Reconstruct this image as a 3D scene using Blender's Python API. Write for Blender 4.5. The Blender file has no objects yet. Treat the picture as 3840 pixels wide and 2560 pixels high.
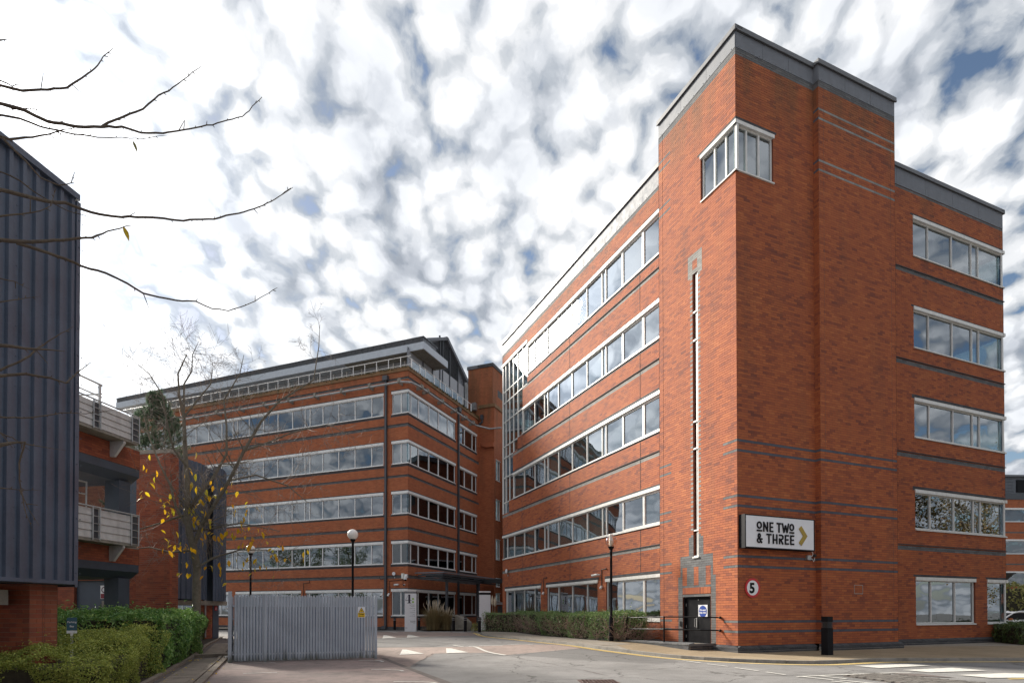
import bpy, math, random
import numpy as np
rad = math.radians
random.seed(7)
rng = np.random.default_rng(11)
SC = bpy.context.scene
COL = SC.collection

# ------------------------------------------------------------------ camera
cam_d = bpy.data.cameras.new('camera')
cam = bpy.data.objects.new('camera', cam_d)
COL.objects.link(cam)
SC.camera = cam
cam_d.sensor_fit = 'HORIZONTAL'
cam_d.sensor_width = 36.0
cam_d.lens = 20.49
cam_d.shift_x = 0.0
cam_d.shift_y = 0.2579
cam_d.clip_start = 0.1
cam_d.clip_end = 3000
EYE = 1.61
cam.location = (0, 0, EYE)
cam.rotation_mode = 'XYZ'
cam.rotation_euler = (rad(90 + 0.659), rad(0.0286), 0)

# ------------------------------------------------------------------ sky, sun, exposure
SUN_AZ = math.atan2(-0.722, 0.692)      # clockwise from +Y
SUN_EL = rad(27.0)
w = bpy.data.worlds.new('World')
SC.world = w
w.use_nodes = True
nt = w.node_tree
nt.nodes.clear()


def N(nt, typ, **kw):
    n = nt.nodes.new(typ)
    for k, v in kw.items():
        if k == 'ins':
            for a, b in v.items():
                n.inputs[a].default_value = b
        else:
            setattr(n, k, v)
    return n


def L(nt, a, b):
    nt.links.new(a, b)


def ramp(nt, stops, fac=None, interp='LINEAR'):
    r = N(nt, 'ShaderNodeValToRGB')
    r.color_ramp.interpolation = interp
    e = r.color_ramp.elements
    while len(e) < len(stops):
        e.new(0.5)
    for i, (p, c) in enumerate(stops):
        e[i].position = p
        if isinstance(c, (int, float)):
            c = (c, c, c)
        e[i].color = (*c[:3], 1)
    if fac is not None:
        L(nt, fac, r.inputs[0])
    return r


def math_n(nt, op, a, b=None, c=None, clamp=False):
    m = N(nt, 'ShaderNodeMath', operation=op, use_clamp=clamp)
    for i, x in enumerate((a, b, c)):
        if x is None:
            continue
        if isinstance(x, (int, float)):
            m.inputs[i].default_value = x
        else:
            L(nt, x, m.inputs[i])
    return m.outputs[0]


def vmath(nt, op, a, b=None):
    m = N(nt, 'ShaderNodeVectorMath', operation=op)
    for i, x in enumerate((a, b)):
        if x is None:
            continue
        if isinstance(x, (tuple, list)):
            m.inputs[i].default_value = x
        else:
            L(nt, x, m.inputs[i])
    return m


def mixc(nt, fac, a, b, blend='MIX'):
    m = N(nt, 'ShaderNodeMix', data_type='RGBA', blend_type=blend)
    for sock, x in ((m.inputs[0], fac), (m.inputs[6], a), (m.inputs[7], b)):
        if isinstance(x, (int, float)):
            sock.default_value = x
        elif isinstance(x, (tuple, list)):
            sock.default_value = (*x[:3], 1)
        else:
            L(nt, x, sock)
    return m.outputs[2]


sky = N(nt, 'ShaderNodeTexSky', sky_type='NISHITA', sun_disc=False)
sky.sun_elevation = SUN_EL
sky.sun_rotation = SUN_AZ
sky.air_density = 1.0
sky.dust_density = 0.6
tc = N(nt, 'ShaderNodeTexCoord')
sep = N(nt, 'ShaderNodeSeparateXYZ')
L(nt, tc.outputs['Generated'], sep.inputs[0])
zc = math_n(nt, 'ADD', math_n(nt, 'MAXIMUM', sep.outputs[2], 0.0), 0.42)
px = math_n(nt, 'DIVIDE', sep.outputs[0], zc)
py = math_n(nt, 'DIVIDE', sep.outputs[1], zc)
comb = N(nt, 'ShaderNodeCombineXYZ')
L(nt, px, comb.inputs[0])
L(nt, py, comb.inputs[1])
mp = N(nt, 'ShaderNodeMapping')
mp.inputs['Rotation'].default_value = (0, 0, rad(-24))
mp.inputs['Location'].default_value = (3.1, 1.7, 0)
mp.inputs['Scale'].default_value = (1.0, 0.80, 1)
L(nt, comb.outputs[0], mp.inputs[0])
# glow of the veiled sun spreading through the cloud
sd = (math.sin(SUN_AZ) * math.cos(SUN_EL), math.cos(SUN_AZ) * math.cos(SUN_EL), math.sin(SUN_EL))
nrm = vmath(nt, 'NORMALIZE', tc.outputs['Generated'])
dt = N(nt, 'ShaderNodeVectorMath', operation='DOT_PRODUCT')
L(nt, nrm.outputs[0], dt.inputs[0])
dt.inputs[1].default_value = sd
warp = N(nt, 'ShaderNodeTexNoise', ins={'Scale': 9.0, 'Detail': 4.0, 'Roughness': 0.55})
L(nt, mp.outputs[0], warp.inputs['Vector'])
wv = vmath(nt, 'SUBTRACT', warp.outputs['Color'], (0.5, 0.5, 0.5))
ws = N(nt, 'ShaderNodeVectorMath', operation='SCALE')
L(nt, wv.outputs[0], ws.inputs[0])
ws.inputs[3].default_value = 0.075
wp = vmath(nt, 'ADD', mp.outputs[0], ws.outputs[0])
# puffs of altocumulus: rounded cells, broken up by finer billows, thinning and thickening over wide patches
vor = N(nt, 'ShaderNodeTexVoronoi', feature='SMOOTH_F1', ins={'Scale': 25.0, 'Smoothness': 0.35, 'Randomness': 1.0})
L(nt, wp.outputs[0], vor.inputs['Vector'])
cn = N(nt, 'ShaderNodeTexNoise', ins={'Scale': 21.0, 'Detail': 10.0, 'Roughness': 0.56, 'Lacunarity': 2.1})
L(nt, wp.outputs[0], cn.inputs['Vector'])
cbig = N(nt, 'ShaderNodeTexNoise', ins={'Scale': 5.5, 'Detail': 3.0})
L(nt, mp.outputs[0], cbig.inputs['Vector'])
dens = math_n(nt, 'SUBTRACT', 1.20, vor.outputs['Distance'])
dens = math_n(nt, 'ADD', dens, math_n(nt, 'MULTIPLY', math_n(nt, 'SUBTRACT', cn.outputs[0], 0.5), 0.92))
dens = math_n(nt, 'ADD', dens, math_n(nt, 'MULTIPLY', math_n(nt, 'SUBTRACT', cbig.outputs[0], 0.5), 0.62))
dens = math_n(nt, 'ADD', dens, math_n(nt, 'MULTIPLY', math_n(nt, 'SUBTRACT', dt.outputs['Value'], 0.35), 0.10))
mask = ramp(nt, [(0.30, 0.0), (0.44, 0.8), (0.54, 1.0)], dens, 'EASE')
# thin edges are grey blue, the body of a puff is white, the thickest parts shade to grey again
cs = N(nt, 'ShaderNodeTexNoise', ins={'Scale': 7.0, 'Detail': 6.0, 'Roughness': 0.5})
off = vmath(nt, 'ADD', wp.outputs[0], (7.3, 2.2, 1.0))
L(nt, off.outputs[0], cs.inputs['Vector'])
tone = ramp(nt, [(0.38, (1.25, 1.38, 1.54)), (0.54, (1.8, 1.9, 2.03)), (0.70, (2.5, 2.55, 2.63)), (0.88, (3.15, 3.17, 3.21))], dens, 'EASE')
shade = ramp(nt, [(0.44, (1.0, 1.0, 1.0)), (0.56, (0.82, 0.84, 0.87)), (0.68, (0.56, 0.59, 0.64))], cs.outputs[0], 'EASE')
tone_c = mixc(nt, 1.0, tone.outputs[0], shade.outputs[0], 'MULTIPLY')
dm = math_n(nt, 'MAXIMUM', dt.outputs['Value'], 0.0)
g1 = math_n(nt, 'MULTIPLY', math_n(nt, 'POWER', dm, 7.0), 0.1)
g2 = math_n(nt, 'MULTIPLY', math_n(nt, 'POWER', dm, 45.0), 2.6)
away = ramp(nt, [(0.0, 0.75), (0.5, 1.0)], math_n(nt, 'ADD', math_n(nt, 'MULTIPLY', dt.outputs['Value'], 0.5), 0.5))
glow = math_n(nt, 'ADD', math_n(nt, 'ADD', g1, g2), away.outputs[0])
cc = N(nt, 'ShaderNodeVectorMath', operation='SCALE')
L(nt, tone_c, cc.inputs[0])
L(nt, glow, cc.inputs[3])
skyc = N(nt, 'ShaderNodeVectorMath', operation='SCALE')
L(nt, sky.outputs[0], skyc.inputs[0])
skyc.inputs[3].default_value = 0.34
hz = ramp(nt, [(0.0, 1.0), (0.10, 0.0)], sep.outputs[2])
mcl = math_n(nt, 'MAXIMUM', mask.outputs[0], math_n(nt, 'MULTIPLY', hz.outputs[0], 0.7))
fin = mixc(nt, mcl, skyc.outputs[0], cc.outputs[0])
bg = N(nt, 'ShaderNodeBackground', ins={'Strength': 0.1})
L(nt, fin, bg.inputs[0])
wo = N(nt, 'ShaderNodeOutputWorld')
L(nt, bg.outputs[0], wo.inputs[0])

sun_d = bpy.data.lights.new('sun', 'SUN')
sun_d.energy = 3.2
sun_d.angle = rad(11)
sun_d.color = (1.0, 0.93, 0.82)
sun = bpy.data.objects.new('sun', sun_d)
COL.objects.link(sun)
sun.location = (-30, 30, 40)
from mathutils import Vector, Matrix
sun.rotation_euler = Vector(sd).to_track_quat('Z', 'Y').to_euler()

SC.view_settings.view_transform = 'Standard'
SC.view_settings.look = 'None'
SC.view_settings.gamma = 1.0
SC.view_settings.use_curve_mapping = False
SC.view_settings.exposure = 1.85
SC.cycles.use_denoising = True
SC.cycles.max_bounces = 7
SC.cycles.diffuse_bounces = 3
SC.cycles.glossy_bounces = 4
SC.cycles.transparent_max_bounces = 10
SC.cycles.sample_clamp_indirect = 6
SC.cycles.sample_clamp_direct = 9
SC.render.film_transparent = False

# ------------------------------------------------------------------ helpers
ORG = {}


def meta(o, label=None, cat=None, group=None, kind=None):
    if label:
        o['label'] = label
    if cat:
        o['category'] = cat
    if group:
        o['group'] = group
    if kind:
        o['kind'] = kind
    return o


def thing(name, loc, label=None, cat=None, group=None, kind=None, rz=0.0):
    o = bpy.data.objects.new(name, None)
    COL.objects.link(o)
    o.location = loc
    o.rotation_euler = (0, 0, rz)
    o.empty_display_size = 0.2
    ORG[o.name] = np.array(loc, float)
    return meta(o, label, cat, group, kind)


def link(name, me, parent=None, loc=None):
    o = bpy.data.objects.new(name, me)
    COL.objects.link(o)
    if parent is not None:
        o.parent = parent
        ORG[o.name] = ORG[parent.name]
    if loc is not None:
        o.location = loc
        if parent is None:
            ORG[o.name] = np.array(loc, float)
    return o


def np_mesh(name, V, F, mats, mi=None, smooth=False):
    """V (n,3), F (m,k) all faces the same size"""
    me = bpy.data.meshes.new(name)
    V = np.ascontiguousarray(V, dtype=np.float32)
    F = np.ascontiguousarray(F, dtype=np.int32)
    m, k = F.shape
    me.vertices.add(len(V))
    me.vertices.foreach_set('co', V.ravel())
    me.loops.add(m * k)
    me.loops.foreach_set('vertex_index', F.ravel())
    me.polygons.add(m)
    me.polygons.foreach_set('loop_start', np.arange(0, m * k, k, dtype=np.int32))
    me.polygons.foreach_set('loop_total', np.full(m, k, dtype=np.int32))
    if mi is not None:
        me.polygons.foreach_set('material_index', np.asarray(mi, dtype=np.int32))
    me.polygons.foreach_set('use_smooth', np.full(m, bool(smooth)))
    for x in (mats if isinstance(mats, (list, tuple)) else [mats]):
        me.materials.append(x)
    me.update(calc_edges=True)
    return me


class Fr:
    """a vertical frame: point P, direction d along the wall, outward normal n"""
    def __init__(s, P, d, n):
        s.P = np.array(P, float)
        s.d = np.array(d, float)
        s.n = np.array(n, float)

    def pt(s, a, o, z):
        q = s.P + s.d * a + s.n * o
        return (q[0], q[1], z)

    def off(s, a=0.0, o=0.0):
        return Fr(s.P + s.d * a + s.n * o, s.d, s.n)

    def turn(s, a=0.0, o=0.0, sign=1):
        """frame at right angles: direction = -n, normal = sign*d"""
        return Fr(s.P + s.d * a + s.n * o, -s.n, s.d * sign)


W0 = Fr((0, 0, 0), (1, 0, 0), (0, -1, 0))


class MB:
    def __init__(s):
        s.v, s.f, s.m = [], [], []

    def quad(s, a, b, c, d, mi=0):
        i = len(s.v)
        s.v += [a, b, c, d]
        s.f.append((i, i + 1, i + 2, i + 3))
        s.m.append(mi)

    def poly(s, pts, mi=0):
        i = len(s.v)
        s.v += list(pts)
        s.f.append(tuple(range(i, i + len(pts))))
        s.m.append(mi)

    def hexa(s, p, mi=0):
        """8 points: bottom 4 (loop), top 4 (loop)"""
        i = len(s.v)
        s.v += list(p)
        a, b_, c = (np.subtract(p[k], p[0]) for k in (1, 3, 4))
        rev = float(np.dot(np.cross(a, b_), c)) < 0
        for q in ((3, 2, 1, 0), (4, 5, 6, 7), (0, 1, 5, 4), (1, 2, 6, 5), (2, 3, 7, 6), (3, 0, 4, 7)):
            s.f.append(tuple(i + k for k in (q[::-1] if rev else q)))
            s.m.append(mi)

    def box(s, F, a0, a1, o0, o1, z0, z1, mi=0):
        s.hexa([F.pt(a0, o0, z0), F.pt(a1, o0, z0), F.pt(a1, o1, z0), F.pt(a0, o1, z0),
                F.pt(a0, o0, z1), F.pt(a1, o0, z1), F.pt(a1, o1, z1), F.pt(a0, o1, z1)], mi)

    def cube(s, x0, x1, y0, y1, z0, z1, mi=0):
        s.hexa([(x0, y0, z0), (x1, y0, z0), (x1, y1, z0), (x0, y1, z0),
                (x0, y0, z1), (x1, y0, z1), (x1, y1, z1), (x0, y1, z1)], mi)

    def tube(s, path, r, n=8, mi=0, caps=True):
        P = [Vector(p) for p in path]
        if isinstance(r, (int, float)):
            r = [r] * len(P)
        base = len(s.v)
        ref = None
        for i, p in enumerate(P):
            t = (P[min(i + 1, len(P) - 1)] - P[max(i - 1, 0)])
            t = t.normalized() if t.length > 1e-9 else Vector((0, 0, 1))
            if ref is None:
                ref = t.orthogonal().normalized()
            ref = (ref - t * ref.dot(t))
            ref = ref.normalized() if ref.length > 1e-6 else t.orthogonal().normalized()
            b = t.cross(ref)
            for k in range(n):
                a = 2 * math.pi * k / n
                q = p + (ref * math.cos(a) + b * math.sin(a)) * r[i]
                s.v.append((q.x, q.y, q.z))
        for i in range(len(P) - 1):
            for k in range(n):
                a, b2 = base + i * n + k, base + i * n + (k + 1) % n
                s.f.append((a, b2, b2 + n, a + n))
                s.m.append(mi)
        if caps:
            s.f.append(tuple(base + k for k in reversed(range(n))))
            s.f.append(tuple(base + (len(P) - 1) * n + k for k in range(n)))
            s.m += [mi, mi]

    def cyl(s, x, y, z0, z1, r, r2=None, n=16, mi=0):
        s.tube([(x, y, z0), (x, y, z1)], [r, r if r2 is None else r2], n, mi)

    def lathe(s, x, y, prof, n=20, mi=0):
        b = len(s.v)
        for (r, z) in prof:
            for k in range(n):
                a = 2 * math.pi * k / n
                s.v.append((x + r * math.cos(a), y + r * math.sin(a), z))
        for i in range(len(prof) - 1):
            for k in range(n):
                p, q = b + i * n + k, b + i * n + (k + 1) % n
                s.f.append((p, q, q + n, p + n))
                s.m.append(mi)
        s.f.append(tuple(b + k for k in reversed(range(n))))
        s.f.append(tuple(b + (len(prof) - 1) * n + k for k in range(n)))
        s.m += [mi, mi]

    def ball(s, x, y, z, r, n=20, k=12, mi=0):
        pr = []
        for i in range(k + 1):
            a = -math.pi / 2 + math.pi * i / k
            pr.append((max(r * math.cos(a), 1e-4), z + r * math.sin(a)))
        s.lathe(x, y, pr, n, mi)

    def prism(s, F, pts, o0, o1, mi=0):
        """polygon pts (a,z) in the frame's plane, extruded from o0 to o1"""
        n = len(pts)
        b = len(s.v)
        s.v += [F.pt(a, o0, z) for a, z in pts] + [F.pt(a, o1, z) for a, z in pts]
        s.f.append(tuple(b + i for i in reversed(range(n))))
        s.f.append(tuple(b + n + i for i in range(n)))
        s.m += [mi, mi]
        for i in range(n):
            j = (i + 1) % n
            s.f.append((b + i, b + j, b + n + j, b + n + i))
            s.m.append(mi)

    def slab(s, pts, z0, z1, mi=0):
        n = len(pts)
        b = len(s.v)
        s.v += [(x, y, z0) for x, y in pts] + [(x, y, z1) for x, y in pts]
        s.f.append(tuple(b + i for i in reversed(range(n))))
        s.f.append(tuple(b + n + i for i in range(n)))
        s.m += [mi, mi]
        for i in range(n):
            j = (i + 1) % n
            s.f.append((b + i, b + j, b + n + j, b + n + i))
            s.m.append(mi)

    def mesh(s, name, mats, org=(0, 0, 0), smooth=False):
        me = bpy.data.meshes.new(name)
        me.from_pydata([(x - org[0], y - org[1], z - org[2]) for x, y, z in s.v], [], s.f)
        for x in (mats if isinstance(mats, (list, tuple)) else [mats]):
            me.materials.append(x)
        me.polygons.foreach_set('material_index', s.m)
        if smooth:
            me.polygons.foreach_set('use_smooth', [True] * len(s.f))
        me.update()
        bmf = True
        return me

    def build(s, name, mats, parent=None, loc=None, smooth=False):
        """vertices are in world coordinates; the object hangs under parent, or stands at loc"""
        if parent is not None:
            o = link(name, s.mesh(name, mats, ORG[parent.name], smooth), parent)
        else:
            if loc is None:
                loc = (0, 0, 0)
            o = link(name, s.mesh(name, mats, loc, smooth), None, loc)
        return o


def auto_smooth(o, deg=35):
    """smooth shading with sharp edges where faces meet steeply"""
    me = o.data
    me.polygons.foreach_set('use_smooth', [True] * len(me.polygons))
    me.set_sharp_from_angle(angle=rad(deg))
    return o


def text_mesh(body, size, mat, F, a, z, o, depth=0.004, bold=0.0, align='LEFT', name='lettering', parent=None, sx=1.0, flip=False):
    """flat lettering standing on a frame's plane; baseline left at (a, z)"""
    cu = bpy.data.curves.new('t', 'FONT')
    cu.body = body
    cu.size = size
    cu.extrude = depth / 2
    cu.offset = bold
    cu.align_x = align
    cu.resolution_u = 3
    to = bpy.data.objects.new('t', cu)
    me = bpy.data.meshes.new_from_object(to)
    bpy.data.objects.remove(to)
    bpy.data.curves.remove(cu)
    org = ORG[parent.name] if parent is not None else np.zeros(3)
    sg = -1 if flip else 1
    for v in me.vertices:
        q = F.pt(a + sg * v.co.x * sx, o + v.co.z, z + v.co.y)
        v.co = (q[0] - org[0], q[1] - org[1], q[2] - org[2])
    me.materials.clear()
    me.materials.append(mat)
    me.name = name
    return link(name, me, parent)


# ------------------------------------------------------------------ materials
def new_mat(name):
    m = bpy.data.materials.new(name)
    m.use_nodes = True
    nt = m.node_tree
    nt.nodes.clear()
    out = N(nt, 'ShaderNodeOutputMaterial')
    b = N(nt, 'ShaderNodeBsdfPrincipled')
    L(nt, b.outputs[0], out.inputs[0])
    return m, nt, b, out


def obj_noise(nt, scale, detail=4, rough=0.55, coord='Object', dist=0.0):
    t = N(nt, 'ShaderNodeTexCoord')
    n = N(nt, 'ShaderNodeTexNoise', ins={'Scale': scale, 'Detail': detail, 'Roughness': rough, 'Distortion': dist})
    if coord == 'World':
        g = N(nt, 'ShaderNodeNewGeometry')
        L(nt, g.outputs['Position'], n.inputs['Vector'])
    else:
        L(nt, t.outputs[coord], n.inputs['Vector'])
    return n.outputs[0]


def bump(nt, b, h, strength=0.3, dist=0.01):
    bp = N(nt, 'ShaderNodeBump', ins={'Strength': strength, 'Distance': dist})
    L(nt, h, bp.inputs['Height'])
    L(nt, bp.outputs[0], b.inputs['Normal'])


def paint(name, col, rough=0.5, var=0.08, metal=0.0, scale=3.0, dirt=0.0, spec=0.5):
    """a plain surface with mild mottling and a little streaked grime"""
    m, nt, b, out = new_mat(name)
    n1 = obj_noise(nt, scale, 5, 0.6, 'World')
    n2 = obj_noise(nt, scale * 14, 3, 0.6, 'World')
    f = math_n(nt, 'ADD', math_n(nt, 'MULTIPLY', n1, 0.7), math_n(nt, 'MULTIPLY', n2, 0.3))
    c0 = tuple(max(0, x * (1 - var * 2)) for x in col)
    c1 = tuple(min(1, x * (1 + var)) for x in col)
    r = ramp(nt, [(0.35, c0), (0.6, c1)], f)
    c = r.outputs[0]
    if dirt > 0:
        g = N(nt, 'ShaderNodeNewGeometry')
        mpn = N(nt, 'ShaderNodeMapping')
        mpn.inputs['Scale'].default_value = (6, 6, 0.5)
        L(nt, g.outputs['Position'], mpn.inputs[0])
        st = N(nt, 'ShaderNodeTexNoise', ins={'Scale': 1.0, 'Detail': 4.0})
        L(nt, mpn.outputs[0], st.inputs['Vector'])
        rr = ramp(nt, [(0.45, 0.0), (0.75, dirt)], st.outputs[0])
        c = mixc(nt, rr.outputs[0], c, (0.06, 0.055, 0.045))
    L(nt, c, b.inputs['Base Color'])
    b.inputs['Roughness'].default_value = rough
    b.inputs['Metallic'].default_value = metal
    b.inputs['Specular IOR Level'].default_value = spec
    rrr = ramp(nt, [(0.3, max(0, rough - 0.08)), (0.7, min(1, rough + 0.1))], n1)
    L(nt, rrr.outputs[0], b.inputs['Roughness'])
    bump(nt, b, n2, 0.08, 0.003)
    return m


def rand_val(nt):
    g = N(nt, 'ShaderNodeNewGeometry')
    oi = N(nt, 'ShaderNodeObjectInfo')
    return math_n(nt, 'FRACT', math_n(nt, 'ADD', g.outputs['Random Per Island'], oi.outputs['Random']))


def brick_mat(name, stops, grime=0.5, gcol=(0.075, 0.055, 0.035), moss=0.0):
    m, nt, b, out = new_mat(name)
    rv = rand_val(nt)
    big = obj_noise(nt, 0.55, 4, 0.6, 'World')
    fine = obj_noise(nt, 55, 4, 0.7, 'World')
    mid = obj_noise(nt, 7, 4, 0.6, 'World')
    rv = math_n(nt, 'ADD', math_n(nt, 'MULTIPLY', math_n(nt, 'POWER', rv, 0.8), 0.62), 0.20)
    f = math_n(nt, 'ADD', rv, math_n(nt, 'MULTIPLY', math_n(nt, 'SUBTRACT', big, 0.5), 0.7), clamp=True)
    r = ramp(nt, stops, f)
    c = mixc(nt, 0.55, r.outputs[0], ramp(nt, [(0.3, 0.78), (0.7, 1.14)], fine).outputs[0], 'MULTIPLY')
    c = mixc(nt, math_n(nt, 'MULTIPLY', ramp(nt, [(0.5, 0.0), (0.75, 1.0)], mid).outputs[0], grime * 0.45), c, gcol)
    # rain grime runs down from the top of the wall
    g = N(nt, 'ShaderNodeNewGeometry')
    mpn = N(nt, 'ShaderNodeMapping')
    mpn.inputs['Scale'].default_value = (1.2, 1.2, 0.16)
    L(nt, g.outputs['Position'], mpn.inputs[0])
    st = N(nt, 'ShaderNodeTexNoise', ins={'Scale': 1.0, 'Detail': 5.0, 'Roughness': 0.6})
    L(nt, mpn.outputs[0], st.inputs['Vector'])
    c = mixc(nt, ramp(nt, [(0.5, 0.0), (0.72, grime)], st.outputs[0]).outputs[0], c, gcol)
    if moss:
        sp = N(nt, 'ShaderNodeSeparateXYZ')
        L(nt, g.outputs['Position'], sp.inputs[0])
        zz = math_n(nt, 'MULTIPLY', math_n(nt, 'SUBTRACT', sp.outputs[2], moss), 0.45, clamp=True)
        mm = math_n(nt, 'MULTIPLY', zz, ramp(nt, [(0.35, 0.0), (0.6, 0.8)], st.outputs[0]).outputs[0])
        c = mixc(nt, math_n(nt, 'MULTIPLY', mm, 0.5), c, (0.09, 0.07, 0.03))
    L(nt, c, b.inputs['Base Color'])
    b.inputs['Roughness'].default_value = 0.86
    bump(nt, b, fine, 0.25, 0.003)
    return m


RED_STOPS = [(0.0, (0.12, 0.036, 0.026)), (0.16, (0.20, 0.052, 0.028)), (0.42, (0.325, 0.084, 0.031)),
             (0.76, (0.39, 0.106, 0.034)), (1.0, (0.48, 0.150, 0.048))]
M_BRICK = brick_mat('red_brick', RED_STOPS, 0.18, moss=21.5)
M_BRICK4 = brick_mat('orange_brick', [(0.0, (0.20, 0.055, 0.03)), (0.2, (0.36, 0.105, 0.045)), (0.8, (0.46, 0.145, 0.06)), (1, (0.50, 0.17, 0.07))], 0.25, moss=22.5)
M_BRICKL = brick_mat('dark_red_brick', [(0.0, (0.16, 0.04, 0.028)), (0.5, (0.27, 0.07, 0.035)), (1.0, (0.38, 0.11, 0.05))], 0.35)
M_GREY = brick_mat('grey_engineering_brick', [(0.0, (0.07, 0.075, 0.085)), (0.5, (0.115, 0.12, 0.125)), (1.0, (0.17, 0.17, 0.17))], 0.2)
M_GREYL = brick_mat('pale_grey_brick', [(0.0, (0.17, 0.17, 0.165)), (0.5, (0.24, 0.235, 0.22)), (1.0, (0.32, 0.31, 0.29))], 0.15)
M_DARKB = brick_mat('blue_black_brick', [(0.0, (0.030, 0.032, 0.038)), (0.5, (0.05, 0.052, 0.058)), (1.0, (0.085, 0.085, 0.09))], 0.2)
M_MORT = paint('mortar', (0.10, 0.055, 0.04), 0.95, 0.15, scale=6)
M_MORTL = paint('pale_mortar', (0.24, 0.16, 0.12), 0.95, 0.12, scale=6)
M_MORTG = paint('grey_mortar', (0.30, 0.28, 0.25), 0.95, 0.12, scale=6)
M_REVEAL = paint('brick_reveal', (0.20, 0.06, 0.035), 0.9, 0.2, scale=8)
M_WHITE = paint('white_coated_aluminium', (0.68, 0.675, 0.65), 0.42, 0.05, dirt=0.14)
M_WHITE4 = paint('white_window_paint', (0.80, 0.80, 0.79), 0.45, 0.05, dirt=0.10)
M_CLAD = paint('grey_metal_cladding', (0.15, 0.162, 0.185), 0.65, 0.08, 0.0, dirt=0.12)
M_COPING = paint('dark_grey_coping', (0.12, 0.125, 0.135), 0.5, 0.1, 0.1)
M_BLUE = paint('navy_ribbed_cladding', (0.072, 0.094, 0.136), 0.36, 0.10, 0.0, scale=1.2, dirt=0.06)
M_BLUED = paint('slate_blue_paint', (0.055, 0.072, 0.102), 0.5, 0.10, scale=2)
M_DARK = paint('dark_grey_steel', (0.06, 0.066, 0.078), 0.45, 0.08)
M_BLACK = paint('black_gloss_paint', (0.010, 0.010, 0.012), 0.42, 0.15, spec=0.10)
M_BLACKM = paint('black_satin_metal', (0.02, 0.02, 0.022), 0.5, 0.15)
M_FASCIA = paint('pale_blue_grey_fascia', (0.46, 0.50, 0.55), 0.4, 0.05, 0.1)
M_PANEL = paint('mid_grey_panel', (0.21, 0.225, 0.25), 0.3, 0.08, 0.2)
M_PALING = paint('blue_grey_palisade_paint', (0.29, 0.34, 0.42), 0.5, 0.06, dirt=0.0)
M_CONC = paint('weathered_concrete', (0.27, 0.25, 0.215), 0.9, 0.16, scale=2.2, dirt=0.2)
M_BALC = paint('balcony_grey_board', (0.55, 0.54, 0.53), 0.6, 0.08, dirt=0.16)
M_STEEL = paint('galvanised_steel', (0.40, 0.40, 0.40), 0.4, 0.1, 0.6)
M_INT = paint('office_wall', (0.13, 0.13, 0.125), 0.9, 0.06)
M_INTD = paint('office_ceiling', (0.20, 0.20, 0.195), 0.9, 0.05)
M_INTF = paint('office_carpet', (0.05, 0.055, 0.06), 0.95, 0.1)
M_BLIND = paint('pale_blind_fabric', (0.50, 0.55, 0.54), 0.85, 0.06)
M_SIGNW = paint('white_sign_face', (0.74, 0.75, 0.78), 0.35, 0.02)
M_SIGNB = paint('black_sign_paint', (0.010, 0.010, 0.012), 0.5, 0.1, spec=0.12)
M_GOLD = paint('mustard_sign_paint', (0.36, 0.25, 0.035), 0.45, 0.05)
M_RED = paint('red_sign_paint', (0.50, 0.018, 0.022), 0.4, 0.05)
M_BLUES = paint('blue_sign_paint', (0.01, 0.055, 0.33), 0.4, 0.05)
M_YEL = paint('yellow_sign_paint', (0.75, 0.48, 0.01), 0.4, 0.05)
M_GRN = paint('lime_sign_paint', (0.26, 0.50, 0.05), 0.4, 0.05)
M_TEALS = paint('teal_sign_paint', (0.02, 0.10, 0.15), 0.4, 0.05)
M_ROOF = paint('roof_felt', (0.10, 0.10, 0.10), 0.9, 0.15)


def glass_mat(name, tint=(0.55, 0.62, 0.62), base=0.17, wave=0.006):
    m = bpy.data.materials.new(name)
    m.use_nodes = True
    nt = m.node_tree
    nt.nodes.clear()
    out = N(nt, 'ShaderNodeOutputMaterial')
    tr = N(nt, 'ShaderNodeBsdfTransparent')
    tr.inputs[0].default_value = (*tint, 1)
    gl = N(nt, 'ShaderNodeBsdfGlossy', ins={'Roughness': 0.012})
    gl.inputs[0].default_value = (0.86, 0.93, 1.0, 1)
    lw = N(nt, 'ShaderNodeFresnel', ins={'IOR': 1.52})
    fac = math_n(nt, 'ADD', math_n(nt, 'MULTIPLY', lw.outputs[0], 1.6), base, clamp=True)
    bf = N(nt, 'ShaderNodeNewGeometry')
    fac = math_n(nt, 'MULTIPLY', fac, math_n(nt, 'SUBTRACT', 1.0, bf.outputs['Backfacing']))
    mx = N(nt, 'ShaderNodeMixShader')
    L(nt, fac, mx.inputs[0])
    L(nt, tr.outputs[0], mx.inputs[1])
    L(nt, gl.outputs[0], mx.inputs[2])
    L(nt, mx.outputs[0], out.inputs[0])
    # float glass in a sealed unit is never quite flat; each pane tilts its own way
    n = obj_noise(nt, 0.7, 1.0, 0.4, 'World')
    oi = N(nt, 'ShaderNodeObjectInfo')
    bp = N(nt, 'ShaderNodeBump', ins={'Strength': 1.0, 'Distance': wave})
    L(nt, n, bp.inputs['Height'])
    L(nt, bp.outputs[0], gl.inputs['Normal'])
    return m


M_GLASS = glass_mat('window_glass')
M_GLASS4 = glass_mat('blue_green_window_glass', (0.42, 0.52, 0.54), 0.14)

print('materials done')

# ------------------------------------------------------------------ brick walls built brick by brick
CH = 0.1013          # height of a course
BL = 0.325           # length of a brick and its joint
ZB = 0.277           # top of the plinth
JT = 0.012
NB4 = np.array([[0, 1, 2, 3], [0, 4, 5, 1], [1, 5, 6, 2], [2, 6, 7, 3], [3, 7, 4, 0]])


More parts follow.
